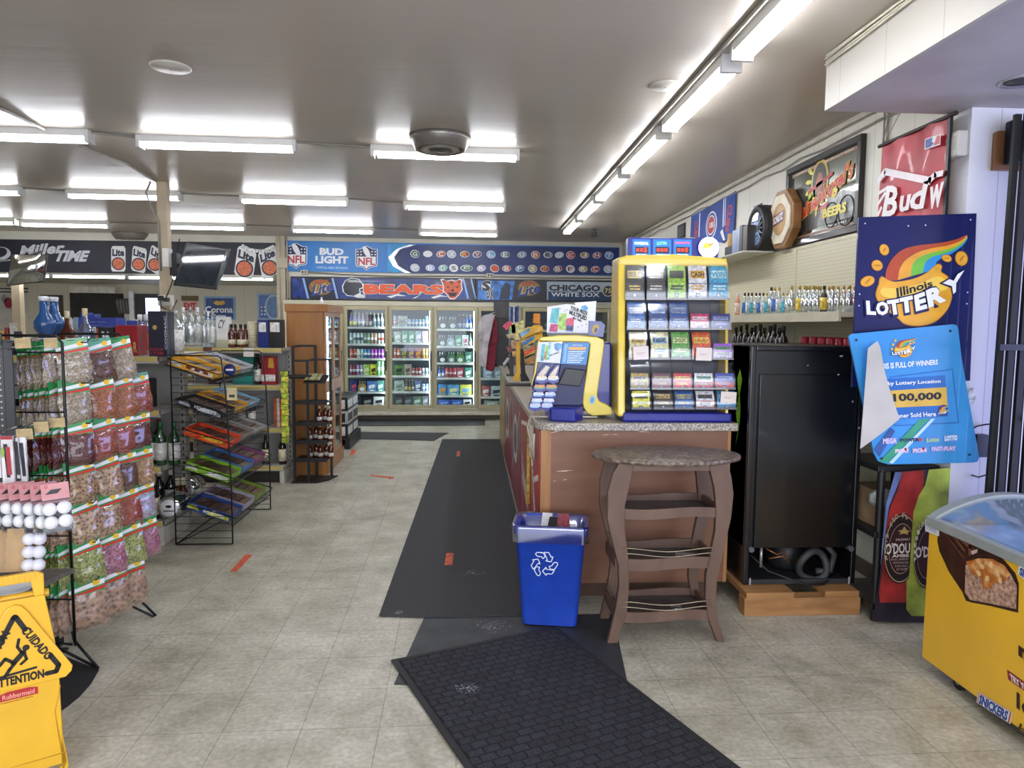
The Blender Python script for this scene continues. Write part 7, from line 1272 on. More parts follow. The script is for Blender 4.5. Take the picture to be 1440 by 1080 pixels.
tag(MB().use(mat('9aa09c', .3, coat=.5, var=.3, sc=18, bump=.8)).lathe([(.05, 0), (.075, .03), (.07, .07), (.03, .1), (.01, .105)], 9, (0, 0, 0), 1.1, .8).build('plastic_bag', loc=(UX0+.08, UY0+.1, UT-.25)), 'crumpled clear plastic stuffed at the top of black unit', 'plastic bag')
def z5b(x, y): return (1190+x/4.152, 640+y/4.152)
SO = Surf((0, UY0-.035), (1, 0)); O = lambda x, y: SO(*z5b(x, y)); t = thing('bottle_poster', 'tall poster of a red and a green beer bottle leaning on black unit', 'poster', loc=tuple(SO.p))
mb = MB().use(mat('2a2230', .4, var=.5, sc=3)).prism([(x, max(.004, z)) for x, z in [O(285, 98), O(712, 66), O(730, 975), O(172, 972), O(172, 880)]], 'y', 0, .006)
mb.use(mat('5c6c9c', .4, var=.4, sc=4)).art([O(285, 100), O(330, 98), O(250, 300), O(200, 640), O(230, 300)], 1)
def bott(pts, c1_, lay): mb.use(c1_).art([O(*p) for p in pts], lay)
bott([(325, 98), (450, 88), (452, 160), (430, 240), (410, 330), (400, 860), (195, 860), (190, 800), (205, 700), (225, 520), (235, 400), (260, 290), (300, 200)], mat('8c2a28', .35, var=.35, sc=6), 2)
bott([(480, 84), (640, 70), (655, 110), (700, 180), (712, 240), (712, 900), (600, 940), (380, 938), (348, 900), (350, 700), (370, 560), (385, 420), (390, 330), (420, 240), (460, 170)], mat('94a444', .35, var=.3, sc=6), 3)
def lab(cx2, cy2, rx, ry, lay, w1, clip=None):
    c_ = O(cx2, cy2); k = .2409/1000*(UY0-.035)
    for q_, c2 in ((1, '2a1c22'), (.96, 'b8a878'), (.93, '2a1c22'), (.72, 'a89878'), (.7, '3a2028')):
        e_ = ell(c_[0], c_[1], rx*k*q_, ry*k*q_, 32); e_ = [(min(x, clip) if clip else x, z) for x, z in e_]; mb.use(mat(c2, .4, var=.05)).art(e_, lay); lay += .5
    return c_, k, lay
cl = O(362, 560)[0]
c_, k, ly = lab(318, 545, 112, 222, 4, 1, cl+.01)
TXM = mat('ddd6cc', .4, var=0); mb.use(TXM).txt("O'DOU", [O(224, 512), O(368, 508), O(368, 570), O(224, 580)], ly, bold=.03); mb.txt('AMBE', [O(262, 578), O(362, 574), O(362, 592), O(262, 596)], ly, bold=.03); mb.use(mat('b8a898', .4, var=0)).txt('PREMIU', [O(285, 486), O(366, 482), O(366, 496), O(285, 500)], ly, bold=.02)
for k_, (s_, x0, x1) in enumerate((('FULL BREW', 258, 358), ('CONTAINS LESS', 266, 358), ('0.5% ALC', 280, 352), ('BY VOLUME', 290, 350))): mb.txt(s_, [O(x0, 602+19*k_), O(x1, 599+19*k_), O(x1, 610+19*k_), O(x0, 613+19*k_)], ly, bold=.01)
for k_, ch in enumerate('RICH AND FL'):
    a2 = math.radians(196-12.5*k_); x, y = 318+93*math.cos(a2), 545-196*math.sin(a2); 
    if x < 362: mb.txt(ch, [O(x-7, y-14), O(x+9, y-18), O(x+10, y+10), O(x-6, y+14)], ly, bold=.03) if ch != ' ' else None
mb.use(mat('b8a060', .4)).art([O(*p) for p in ((335, 412), (348, 436), (366, 440), (352, 452), (356, 462), (330, 455), (304, 462), (314, 448), (296, 440), (322, 434))], ly)
c_, k, ly = lab(468, 575, 90, 215, 8, 1); mb.use(TXM).txt("O'DOUL'S", [O(394, 530), O(600, 520), O(600, 585), O(394, 597)], ly+.5, bold=.03)
for k_, ch in enumerate('PREMIUM'):
    a2 = math.radians(190-13*k_); x, y = 468+76*math.cos(a2), 575-190*math.sin(a2); mb.txt(ch, [O(x-7, y-13), O(x+8, y-17), O(x+9, y+9), O(x-6, y+13)], ly, bold=.03)
mb.build('printed_board', t)
# ================================================================== LOTTERY SIGNS
def z5(x, y): return (1000+x/3.273, 300+y/3.273)
SL = Surf((0, 3.585), (1, 0)); t = thing('lottery_sign', 'dark blue sign with gold pot and rainbow lettered Illinois Lottery', 'sign', loc=tuple(SL.p)); Lz = lambda x, y: SL(*z5(x, y))
mb = MB().use(mat('131a52', .28, coat=.25, var=.12, sc=2)).prism([Lz(680, 18), Lz(1222, 0), Lz(1192, 770), Lz(648, 800)], 'y', 0, .012)
GO = mat('e0a42c', .35, var=.08, sc=10); GOd = mat('b87820', .35, var=0); NV = mat('161a4c', .35, var=0)
cs = [[(800, 312), (805, 262), (830, 212), (880, 168), (950, 148), (1040, 138), (1120, 122), (1176, 99)], [(858, 308), (868, 255), (895, 215), (950, 180), (1020, 160), (1090, 148), (1150, 125), (1177, 103)], [(918, 290), (925, 238), (955, 205), (1010, 182), (1060, 172), (1110, 158), (1155, 133), (1178, 107)], [(972, 275), (985, 228), (1015, 202), (1055, 190), (1095, 178), (1130, 160), (1160, 138), (1178, 111)], [(1030, 258), (1035, 228), (1050, 213), (1075, 200), (1105, 186), (1135, 166), (1163, 142), (1179, 116)]]
def smooth(c, n_=4):
    o = []
    for i in range(len(c)-1):
        p0, p1, p2, p3 = c[max(0, i-1)], c[i], c[i+1], c[min(len(c)-1, i+2)]
        for k in range(n_):
            u = k/n_; o.append(tuple(.5*((2*p1[d])+(-p0[d]+p2[d])*u+(2*p0[d]-5*p1[d]+4*p2[d]-p3[d])*u*u+(-p0[d]+3*p1[d]-3*p2[d]+p3[d])*u**3) for d in (0, 1)))
    return o+[c[-1]]
def rainbow(mb, F_, lay):
    for i, c_ in enumerate(('b04a24', 'e0a030', '6cb83c', '2a8cd0')):
        mb.use(mat(c_, .35, var=.06)); a_, b_ = smooth(cs[i]), smooth(cs[i+1])
        for j in range(len(a_)-1): mb.art([F_(*a_[j]), F_(*a_[j+1]), F_(*b_[j+1]), F_(*b_[j])], lay)
pot = [(768, 325), (772, 300), (785, 290), (812, 306), (850, 314), (930, 300), (990, 272), (1030, 238), (1050, 232), (1062, 245), (1058, 268), (1090, 292), (1110, 340), (1106, 395), (1082, 450), (1030, 500), (960, 520), (890, 512), (852, 480), (800, 445), (765, 405), (754, 370)]
def potart(mb, F_, lay):
    mb.use(GOd).art([F_(*p) for p in smooth(pot+[pot[0]])], lay); cx2, cy2 = 930, 380; mb.use(GO).art([F_(cx2+(x-cx2)*.975, cy2+(y-cy2)*.97) for x, y in smooth(pot+[pot[0]])], lay+1)
    mb.use(mat('eec850', .35, var=.05)).art([F_(*p) for p in smooth([(790, 340), (850, 345), (940, 330), (1040, 290), (1085, 320), (1080, 350), (1000, 370), (880, 390), (800, 385), (775, 360), (790, 340)])], lay+2)
rainbow(mb, Lz, 2); potart(mb, Lz, 3)
for (x, y, rx, ry, a_) in ((795, 168, 23, 28, .5), (762, 240, 29, 25, -.5), (718, 313, 36, 25, .3), (1082, 207, 26, 17, -.3), (1150, 208, 31, 36, .5)):
    c_ = Lz(x, y); k = 3.585/1000/3.273; mb.use(GOd).art(ell(c_[0], c_[1], rx*k, ry*k, 20, a_), 3); mb.use(GO).art(ell(c_[0], c_[1], rx*k*.88, ry*k*.88, 20, a_), 4); mb.use(GOd).art(ell(c_[0], c_[1], rx*k*.55, ry*k*.14, 12, a_+.5), 5)
mb.use(mat('15140f', .4)).txt('Illinois', [Lz(848, 345), Lz(1010, 306), Lz(1018, 336), Lz(852, 388)], 6, bold=.03)
def lott(mb, F_, lay):
    for ch, q_ in (('L', ((708, 402), (750, 404), (755, 468), (712, 466))), ('O', ((752, 408), (810, 404), (814, 467), (757, 472))), ('T', ((804, 402), (862, 393), (872, 462), (814, 470))), ('T', ((858, 392), (922, 378), (930, 450), (866, 464))), ('E', ((928, 378), (978, 360), (990, 438), (938, 452))), ('R', ((982, 356), (1058, 322), (1078, 402), (996, 436))), ('Y', ((1060, 322), (1160, 262), (1140, 345), (1090, 388)))):
        q = [F_(*p) for p in q_]; c_ = (sum(p[0] for p in q)/4, sum(p[1] for p in q)/4); k = abs(F_(1100, 0)[0]-F_(1000, 0)[0])/100
        mb.use(NV).txt(ch, [(c_[0]+(p[0]-c_[0])*1.3, c_[1]+(p[1]-c_[1])*1.25-k*3) for p in q], lay, bold=.1); mb.use(mat('eceef4', .4, var=0)).txt(ch, q, lay+1, bold=.055)
lott(mb, Lz, 7)
mb.use(mat('c8ccd8', .3, var=0))
for x, y in ((707, 47), (906, 58), (985, 55), (1192, 30), (682, 372), (679, 425), (1178, 364), (1175, 416)): c_ = Lz(x, y); mb.art(ell(*c_, .0042, .0045, 8), 3)
mb.build('printed_board', t)
SB_ = Surf((0, 3.52), (1, .0)); t = thing('winners_sign', 'pale blue tilted sign reading Illinois is full of winners', 'sign', loc=tuple(SB_.p)); W4 = lambda x, y: SB_(*z4(x, y))
mb = MB().use(mat('3c92d4', .28, coat=.3, var=.05, sc=3)).prism([W4(*p) for p in ((18, 150), (15, 128), (32, 114), (580, 62), (600, 68), (608, 88), (625, 240), (722, 785), (712, 806), (690, 812), (230, 822), (175, 806), (150, 760))], 'y', 0, .012)
mb.use(mat('2a6cb4', .3, var=.05)).art([W4(235, 345), W4(578, 302), W4(612, 598), W4(260, 615)], 1); mb.use(mat('3f8ed2', .3, var=.04)).art([W4(235, 352), W4(570, 310), W4(604, 592), W4(262, 608)], 2)
mb.use(mat('2668b4', .3, var=.04)).art([W4(180, 360), W4(534, 338), W4(550, 560), W4(205, 580)], 3); mb.use(mat('d8b040', .35, var=.05)).art([W4(190, 424), W4(540, 402), W4(546, 500), W4(200, 516)], 4)
mb.use(mat('151515', .4)).txt('$100,000', [W4(190, 440), W4(514, 428), W4(512, 476), W4(196, 492)], 5, bold=.04); mb.use(WHT).txt('Lucky Lottery Location', [W4(170, 374), W4(508, 360), W4(508, 384), W4(172, 402)], 5, bold=.025); mb.txt('Winner Sold Here', [W4(225, 548), W4(482, 534), W4(484, 560), W4(230, 572)], 5, bold=.02); mb.txt('ILLINOIS IS FULL OF WINNERS', [W4(125, 278), W4(495, 252), W4(495, 280), W4(128, 312)], 3, bold=.03)
mb.use(mat('3c9c74', .3, var=.05)).art([W4(395, 578), W4(448, 574), W4(225, 812), W4(178, 806)], 4); mb.use(mat('b8dce8', .3, var=0)).art([W4(458, 574), W4(480, 573), W4(250, 816), W4(228, 812)], 4); mb.use(mat('3c5c9c', .3)).art([W4(150, 740), W4(240, 622), W4(262, 640), W4(178, 780)], 4)
F2 = lambda x, y: W4(305+(x-930)*.285, 188+(y-310)*.255)
rainbow(mb, F2, 4); potart(mb, F2, 5); lott(mb, F2, 8)
for (x, y) in ((262, 150), (250, 172), (245, 196), (345, 165), (362, 160)): mb.use(GO).art(ell(*W4(x, y), .007, .006, 10), 5)
F3 = lambda x, y: W4(520+(x-930)*.13, 527+(y-310)*.13); mb.use(mat('3a3c8c', .4)).art(ell(*W4(522, 528), .026, .03, 20), 5); mb.use(GO).art(ell(*W4(520, 532), .02, .016, 16), 6); rainbow(mb, F3, 7); lott(mb, F3, 8)
for s_, (x0, y0, x1, y1), c1_ in (('MEGA', (196, 680, 270, 708), 'd8c8e8'), ('POWER', (290, 680, 392, 698), '1c2440'), ('Lotto', (432, 678, 500, 698), 'a0d890'), ('LOTTO', (530, 666, 598, 692), 'd8e8f4'), ('PICK3', (262, 738, 334, 758), 'e8d0d8'), ('PICK4', (358, 736, 432, 756), 'e8d0d8'), ('FAST-PLAY', (460, 726, 590, 746), 'd8c0e0')):
    mb.use(mat('6c8cd0' if s_ != 'POWER' else '3c92d4', .4, var=0)).art([W4(x0-4, y0-4), W4(x1+6, y0-8), W4(x1+6, y1+3), W4(x0-4, y1+6)], 3); mb.use(mat(c1_, .4, var=0)).txt(s_, [W4(x0, y0), W4(x1, y0-4), W4(x1, y1-2), W4(x0, y1+2)], 5, bold=.05)
mb.use(mat('c8343c', .4)).art(ell(*W4(400, 686), .009, .009, 12), 5).art(ell(*W4(415, 736), .006, .008, 10), 5).art(ell(*W4(318, 738), .006, .008, 10), 5)
mb.use(BK)
for x, y in ((53, 147), (562, 98), (666, 768), (190, 788)): mb.art(ell(*W4(x, y), .007, .006, 12), 4)
mb.build('printed_board', t)
tag(MB().use(mat('c8c8c4', .2, coat=.8, var=.3, sc=40)).prism([(0, 0), (.03, .02), (.045, .06), (.02, .075), (.03, .1), (-.01, .07), (-.015, .03)], 'y', 0, .02).build('cellophane_scrap', loc=tuple(AY(1361, 572, 3.6))), 'small crumpled cellophane scrap taped on wall by the pale blue sign', 'scrap')
# ================================================================== ICE CREAM FREEZER
ZX = 2.12; ZY1 = 3.12; ZY0 = 1.72; ZX2 = 2.82; SF = Surf((ZX, 0), (0, -1)); YF = mat('f0bc30', .35, coat=.25, var=.03, sc=3); GF = mat('9aa09e', .4, var=.05)
F8 = lambda x, y: SF(1160+x/2.25, 600+y/2.25); FB = lambda x, y: SF(*z5b(x, y))
zr = SF(1299, 722)[1]; zbot = SF(1295, 940)[1]; zbot = max(.06, zbot)
t = thing('ice_cream_freezer', 'yellow ice cream chest freezer with grey rim at right edge', 'freezer', (0, 0, 0))
MB().use(YF).box(ZX, ZX2, ZY0, ZY1, zbot, zr-.04).build('body', t, bevel=.006); MB().use(mat('5a5c5c', .5)).box(ZX+.03, ZX2-.03, ZY0+.03, ZY1-.03, zbot-.02, zbot).build('underside', t)
def arc(x): u = (x-ZX)/(ZX2-ZX); return zr+.11*math.sin(PI*u)**.8
xs = [ZX+(ZX2-ZX)*k/20 for k in range(21)]
MB().use(GF).box(ZX-.012, ZX+.045, ZY0, ZY1+.01, zr-.045, zr).box(ZX2-.045, ZX2+.012, ZY0, ZY1+.01, zr-.045, zr).build('side_rim', t, bevel=.005)
for y0, y1 in ((ZY0, ZY0+.05), (ZY1-.045, ZY1+.012)): MB().use(GF).prism([(ZX-.01, zr-.045)]+[(x, arc(x)) for x in xs]+[(ZX2+.01, zr-.045)], 'y', y0, y1).build('end_rim', t, bevel=.004)
gl = MB().use(glass('dfe6f0', .85, .1))
for i in range(20): gl.quad((xs[i], ZY0+.05, arc(xs[i])-.012), (xs[i+1], ZY0+.05, arc(xs[i+1])-.012), (xs[i+1], ZY1-.045, arc(xs[i+1])-.012), (xs[i], ZY1-.045, arc(xs[i])-.012))
gl.build('curved_lid', t); MB().use(mat('b0b8bc', .4)).box(ZX+.05, ZX2-.05, ZY0+.06, ZY0+.08, zr-.02, arc((ZX+ZX2)/2)-.014).box(ZX+.2, ZX2-.1, (ZY0+ZY1)/2-.01, (ZY0+ZY1)/2+.01, zr-.02, arc((ZX+ZX2)/2)-.03).build('lid_divider', t); MB().use(mat('c4cad4', .5, var=.1)).box(ZX+.046, ZX2-.046, ZY0+.06, ZY1-.05, zr-.039, zr-.03).build('inner_liner', t)
for x, y in ((ZX+.06, ZY1-.19), (ZX2-.08, ZY1-.19), (ZX+.06, ZY0+.2), (ZX2-.08, ZY0+.2)):
    MB().use(mat('1e1e20', .45)).cyl((x-.014, y, .036), (x+.014, y, .036), .036, 18).box(x-.02, x+.02, y-.015, y+.015, .04, zbot-.01).build('caster', t); MB().use(mat('9a9a9a', .3, .7)).cyl((x-.017, y, .036), (x+.017, y, .036), .014, 12).build('wheel_hub', t)
mb = MB(); CH = mat('3a2018', .3, coat=.4, var=.25, sc=14)
def A8(pts, lay, m_): mb.use(m_).art([FB(*p) for p in pts], lay)
A8([(555, 408), (640, 430), (760, 480), (850, 540), (930, 620), (990, 690), (1010, 750), (1005, 920), (840, 880), (730, 860), (700, 850), (680, 800), (600, 680), (545, 560), (533, 500), (540, 430)], 1, CH)
m_, nt, b = newmat('nougat'); nz = nd(nt, 'ShaderNodeTexNoise'); nz.inputs['Scale'].default_value = 55; nz.inputs['Detail'].default_value = 5; nt.links.new(coords(nt), nz.inputs[0]); nt.links.new(ramp(nt, nz.outputs[0], ((.35, '8a6454'), (.62, 'd0aa92'))), b.inputs['Base Color']); b.inputs['Roughness'].default_value = .6
A8([(700, 640), (800, 650), (960, 690), (1000, 765), (996, 900), (840, 866), (725, 845), (695, 800)], 2, m_)
m2_, nt, b = newmat('caramel'); nz = nd(nt, 'ShaderNodeTexNoise'); nz.inputs['Scale'].default_value = 18; nz.inputs['Detail'].default_value = 2; nt.links.new(coords(nt), nz.inputs[0]); nt.links.new(ramp(nt, nz.outputs[0], ((.35, 'a85a24'), (.5, 'c87838'), (.66, 'e8b878'))), b.inputs['Base Color']); b.inputs['Roughness'].default_value = .3
A8([(702, 622), (780, 602), (860, 606), (930, 645), (962, 695), (935, 735), (872, 748), (838, 782), (802, 778), (795, 722), (735, 690)], 3, m2_)
for k in range(6): c_ = FB((800, 850, 890, 780, 830, 905)[k], (650, 640, 690, 690, 720, 730)[k]); mb.use(mat('ecc48c', .4, var=.1)).art(ell(c_[0], c_[1], .014, .011, 12, k), 4)
for q_ in (((600, 440), (690, 560), (700, 560), (625, 445)), ((690, 470), (740, 560), (750, 565), (705, 480)), ((650, 480), (700, 500), (750, 560), (690, 520)), ((720, 520), (770, 560), (720, 590)), ((555, 430), (690, 600), (700, 608), (562, 428)), ((760, 500), (830, 560), (820, 540))): A8(q_, 3, mat('7c5040', .25, coat=.6, var=.2))
for q_ in (((735, 560), (775, 548), (770, 570), (740, 582)), ((655, 470), (700, 490), (690, 500)), ((690, 480), (740, 500), (715, 505))): A8(q_, 4, mat('cdb8ae', .3, var=0))
c_ = [F8(*p) for p in ((487, 838), (596, 905), (588, 941), (481, 872))]; ce_ = (sum(p[0] for p in c_)/4, sum(p[1] for p in c_)/4); sc_ = lambda k: [(ce_[0]+(p[0]-ce_[0])*k, ce_[1]+(p[1]-ce_[1])*k) for p in c_]
mb.use(mat('f0f0f0', .4, var=0)).art(sc_(1), 2); mb.use(mat('b83a34', .4, var=0)).art(sc_(.95), 3); mb.use(mat('f0f0f0', .4, var=0)).art(sc_(.89), 4); mb.use(mat('1e4a9c', .4, var=0)).txt('SNICKERS', sc_(.84), 5, bold=.05)
for q_, s_, cl_, bgc in ((((616, 432), (720, 500), (716, 555), (612, 466)), 'SNICKERS', '1e4a9c', 'f0f0f0'), (((578, 768), (760, 900), (765, 930), (582, 800)), 'TRY YOUR FAVORITE', 'f0e0dc', '8c1c2c')):
    qq = [F8(*p) for p in q_]; mb.use(mat(bgc, .4, var=0)).art(qq, 2); cc2 = (sum(p[0] for p in qq)/4, sum(p[1] for p in qq)/4); mb.use(mat(cl_, .4, var=0)).txt(s_, [(cc2[0]+(p[0]-cc2[0])*.9, cc2[1]+(p[1]-cc2[1])*.7) for p in qq], 3, bold=.05)
mb.use(mat('2c1a18', .4)).txt('Ice Cream', [F8(608, 838), F8(980, 1090), F8(980, 1190), F8(608, 890)], 2, bold=.02); mb.use(mat('3a1c18', .4)).txt("m&m's", [F8(615, 676), F8(800, 800), F8(800, 880), F8(615, 724)], 3, bold=.06); mb.use(mat('3c3018', .4)).txt('bars', [F8(608, 930), F8(720, 1000), F8(720, 1050), F8(608, 965)], 2, bold=.01, shear=.3)
mb.use(mat('e4e6ea', .5, var=0)).art([F8(319, 292), F8(363, 312), F8(363, 347), F8(319, 330)], 2); mb.use(mat('8a98b8', .5, var=0))
for k in range(4): mb.art([F8(324, 302+6.5*k), F8(356, 317+6.5*k), F8(356, 319+6.5*k), F8(324, 304+6.5*k)], 3)
SF.build(mb, 'printed_wrap', t)
# ================================================================== RIGHT WALL
SR = Surf((RW-.012, 0), (0, -1)); R = lambda x, y: SR(x, y)
def z4r(x, y): return (1000+x/3.273, y/3.273)
def z8(x, y): return (930+x/4.32, 250+y/4.32)
# framed beer mirror
F1 = [SR(1110.8, 240), SR(1217.5, 186), SR(1209.5, 324), SR(1115, 349)]
zt0 = (F1[0][1]+F1[1][1])/2; F1 = [(F1[0][0], zt0), (F1[1][0], zt0), (F1[1][0], (F1[2][1]+F1[3][1])/2), (F1[0][0], (F1[2][1]+F1[3][1])/2)]
t = thing('beer_mirror', 'large black framed beer mirror with red script and yellow BEERS', 'mirror', loc=tuple(SR.p), rz=SR.rz); fw = .045
FRB = mat('17130f', .35, coat=.3, var=.1); mb = MB().use(FRB); (x0, z1), (x1, z0) = F1[0], F1[2]
mb.box(x0, x1, -.03, .01, z1-fw, z1).box(x0, x1, -.03, .01, z0, z0+fw).box(x0, x0+fw, -.03, .01, z0+fw, z1-fw).box(x1-fw, x1, -.03, .01, z0+fw, z1-fw).build('frame', t, bevel=.004)
MB().use(mat('a8aca4', .05, .95, var=.02)).add([(x0+fw, -.004, z0+fw), (x1-fw, -.004, z0+fw), (x1-fw, -.004, z1-fw), (x0+fw, -.004, z1-fw)], [(0, 1, 2, 3)]).build('mirror_glass', t)
W_, H_ = x1-x0-2*fw, z1-z0-2*fw; M_ = lambda u, v: (x0+fw+u*W_, z0+fw+v*H_)
mb = MB(); dkp = mat('3a3c3a', .3, var=.6, sc=9)
mb.use(mat('8a6c5c', .4, var=.1)).art([M_(.02, .93), M_(.98, .93), M_(.98, .98), M_(.02, .98)], 5); mb.art([M_(.02, .02), M_(.98, .02), M_(.98, .055), M_(.02, .055)], 5); mb.use(mat('d8ccb0', .4, var=0)).txt('CHIPPEWA FALLS WISCONSIN SPECIALTY BREWS', [M_(.08, .972), M_(.92, .972), M_(.92, .945), M_(.08, .945)], 6, bold=.02)
mb.use(dkp).art([M_(0, .1), M_(.45, .1), M_(.5, .3), M_(.42, .55), M_(.33, .7), M_(.2, .78), M_(0, .72)], 5); mb.use(mat('6c706c', .3, var=.5, sc=9)).art([M_(.45, .12), M_(.98, .12), M_(.98, .42), M_(.8, .5), M_(.6, .46), M_(.5, .36)], 5)
for x, r_ in ((.86, .1), (.66, .085)):
    c_ = M_(x, .22); 
    for k in range(9): a2 = k*PI/9; mb.use(mat('26241f', .4)).art([(c_[0]+r_*W_*math.cos(a2)*.9-.003, c_[1]+r_*W_*math.sin(a2)*.9), (c_[0]+r_*W_*math.cos(a2)*.9+.003, c_[1]+r_*W_*math.sin(a2)*.9), (c_[0]-r_*W_*math.cos(a2)*.9+.003, c_[1]-r_*W_*math.sin(a2)*.9), (c_[0]-r_*W_*math.cos(a2)*.9-.003, c_[1]-r_*W_*math.sin(a2)*.9)], 7)
    mb.tube([(c_[0]+r_*W_*math.cos(a2), -.008, c_[1]+r_*W_*math.sin(a2)) for a2 in [2*PI*k/20 for k in range(20)]], .005, 4, True)
for k in range(5): mb.use(mat('2c2a28', .4, var=.3)).art([M_(.1+.07*k, .1), M_(.13+.07*k, .1), M_(.15+.07*k, .3), M_(.12+.07*k, .36), M_(.08+.07*k, .3)], 6)
c_ = M_(.47, .72); mb.use(mat('c8a850', .35)).art(ell(*c_, W_*.13, W_*.16, 24), 6); mb.use(mat('2c2c28', .35, var=.2)).art(ell(*c_, W_*.105, W_*.135, 24), 7); mb.use(mat('9c5c3c', .4)).art(ell(c_[0], c_[1]-.01, W_*.05, W_*.08, 14), 8)
for k in range(6): a2 = math.radians(150+22*k); cc2 = (c_[0]+W_*.17*math.cos(a2), c_[1]+W_*.2*math.sin(a2)); mb.use(mat('c8c850', .35, var=.1)).art(ell(*cc2, .05, .018, 8, a2), 7)
for q_ in ((.38, .6), (.34, .55), (.4, .52)): mb.use(mat('b8c838', .35, var=.2)).art(ell(*M_(*q_), .035, .035, 7), 7)
mb.use(mat('b0282c', .4)).art([M_(.3, .6), M_(.66, .74), M_(.66, .79), M_(.3, .65)], 8)
mb.use(mat('d8c048', .4, var=0)).txt("Leinenkugel's", [M_(.1, .46), M_(.93, .86), M_(.95, .56), M_(.12, .14)], 9, bold=.06, shear=.25); mb.use(mat('c0302c', .4, var=0)).txt("Leinenkugel's", [M_(.105, .455), M_(.925, .85), M_(.945, .565), M_(.125, .15)], 10, bold=.03, shear=.25)
mb.use(mat('b0282c', .4)).art([M_(.42, .33), M_(.62, .42), M_(.58, .3), M_(.5, .2), M_(.56, .34)], 9); mb.use(mat('d8cc50', .4, var=0)).txt('BEERS', [M_(.54, .33), M_(.87, .33), M_(.87, .2), M_(.54, .2)], 10, bold=.05)
mb.use(mat('c8ccd0', .4, var=0)).txt('Since 1867', [M_(.62, .1), M_(.88, .1), M_(.88, .065), M_(.62, .065)], 7); mb.build('printed_picture', t)
# red banner
def z3(x, y): return (1190+x/4.908, 130+y/4.908)
SRb = Surf((RW-.07, 0), (0, -1)); B3 = lambda x, y: SRb(*z3(x, y)); t = thing('baseball_banner', 'red hanging banner with white beer script and small baseball emblem', 'banner', loc=tuple(SRb.p), rz=SRb.rz)
bx0 = B3(240, 500)[0]; bx1 = B3(700, 300)[0]; bzt = (B3(250, 372)[1]+B3(712, 165)[1])/2; bzb = 1.45
pts = []; 
for i in range(25): u = i/24; pts.append((bx0+(bx1-bx0)*u, .006*math.sin(u*14)))
vs_ = []; fs = []; nz_ = 12
for i, (x, y) in enumerate(pts):
    for j in range(nz_+1): v = j/nz_; vs_.append((x, y*(1-.3*v)+.004*math.sin(v*9+x*20), bzt+(bzb-bzt)*v))
for i in range(24):
    for j in range(nz_): a2 = i*(nz_+1)+j; fs.append((a2, a2+1, a2+nz_+2, a2+nz_+1))
MB().use(mat('b42f3c', .45, coat=.12, var=.12, sc=3)).add(vs_, fs, True).add([(x, y+.004, z) for x, y, z in vs_], [f_[::-1] for f_ in fs], True).build('cloth', t)
MB().use(mat('2a1c1c', .4)).cyl((bx0-.03, .0, bzt+.005), (bx1+.06, .0, bzt+.005), .011, 10).build('rod', t); MB().use(mat('6c6c68', .4)).tube([(bx0+.02, 0, bzt+.01), (bx0+.12, .04, bzt+.18), (bx0+.16, .055, bzt+.3)], .002, 4).build('hanging_string', t); MB().use(mat('6c6c68', .4)).tube([(bx1, 0, bzt+.01), (bx1-.15, .05, bzt+.16)], .002, 4).build('hanging_string', t); MB().use(mat('6c6c68', .4)).tube([(bx0+.005, 0, bzt+.01), (bx0+.02, .05, bzt+.3)], .003, 4).build('hanging_string', t)
MB().use(mat('1c1c20', .4)).box(bx1, bx1+.02, -.004, .012, bzb, bzt).build('edge_strip', t)
mb = MB().use(mat('e8dfe0', .45, var=.03)); BW_, BH_ = bx1-bx0, bzt-B3(230, 850)[1]; N = lambda u, v: (bx0+u*BW_, bzt-v*BH_)
def stn(p, q_, wq, lay=14):
    p, q_ = Vector(N(*p)), Vector(N(*q_)); d = (q_-p).normalized(); n_ = Vector((-d.y, d.x))*wq/2; mb.art([tuple(p+n_), tuple(q_+n_), tuple(q_-n_), tuple(p-n_)], lay)
N3 = lambda p: ((lambda c_: ((c_[0]-bx0)/BW_, (bzt-c_[1])/BH_))(B3(*p)))
for p_, q_, w_ in (((236, 622), (287, 538), .035), ((280, 545), (606, 612), .04), ((588, 615), (640, 560), .035), ((625, 572), (690, 556), .03)): stn(N3(p_), N3(q_), w_)
mb.txt('Budweiser', [N(.02, .66), N(1.9, .86), N(1.9, 1.18), N(-.04, 1.1)], 14, bold=.03, shear=.35) if False else None
for ch, q_ in (('B', ((300, 645), (392, 640), (360, 855), (262, 862))), ('u', ((395, 715), (468, 700), (448, 812), (380, 835))), ('d', ((480, 640), (590, 605), (552, 800), (448, 815))), ('w', ((600, 655), (696, 612), (686, 785), (578, 812)))): mb.txt(ch, [B3(*p) for p in q_], 14, bold=.03)
for p_, q_ in (((236, 700), (300, 660)), ((232, 780), (290, 690)), ((236, 850), (262, 790))): stn(N3(p_), N3(q_), .02)
mb.use(mat('e8e6ea', .4, var=0)).art([N(.73, .17), N(.95, .185), N(.95, .32), N(.73, .31)], 14); mb.use(mat('2c4c9c', .4)).art([N(.745, .185), N(.84, .19), N(.83, .24), N(.86, .27), (N(.82, .3)), N(.745, .295)], 15); mb.use(mat('c03c48', .4)).art([N(.9, .195), N(.94, .2), N(.94, .305), N(.86, .3), N(.88, .25)], 15)
mb.build('printed_mark', t)
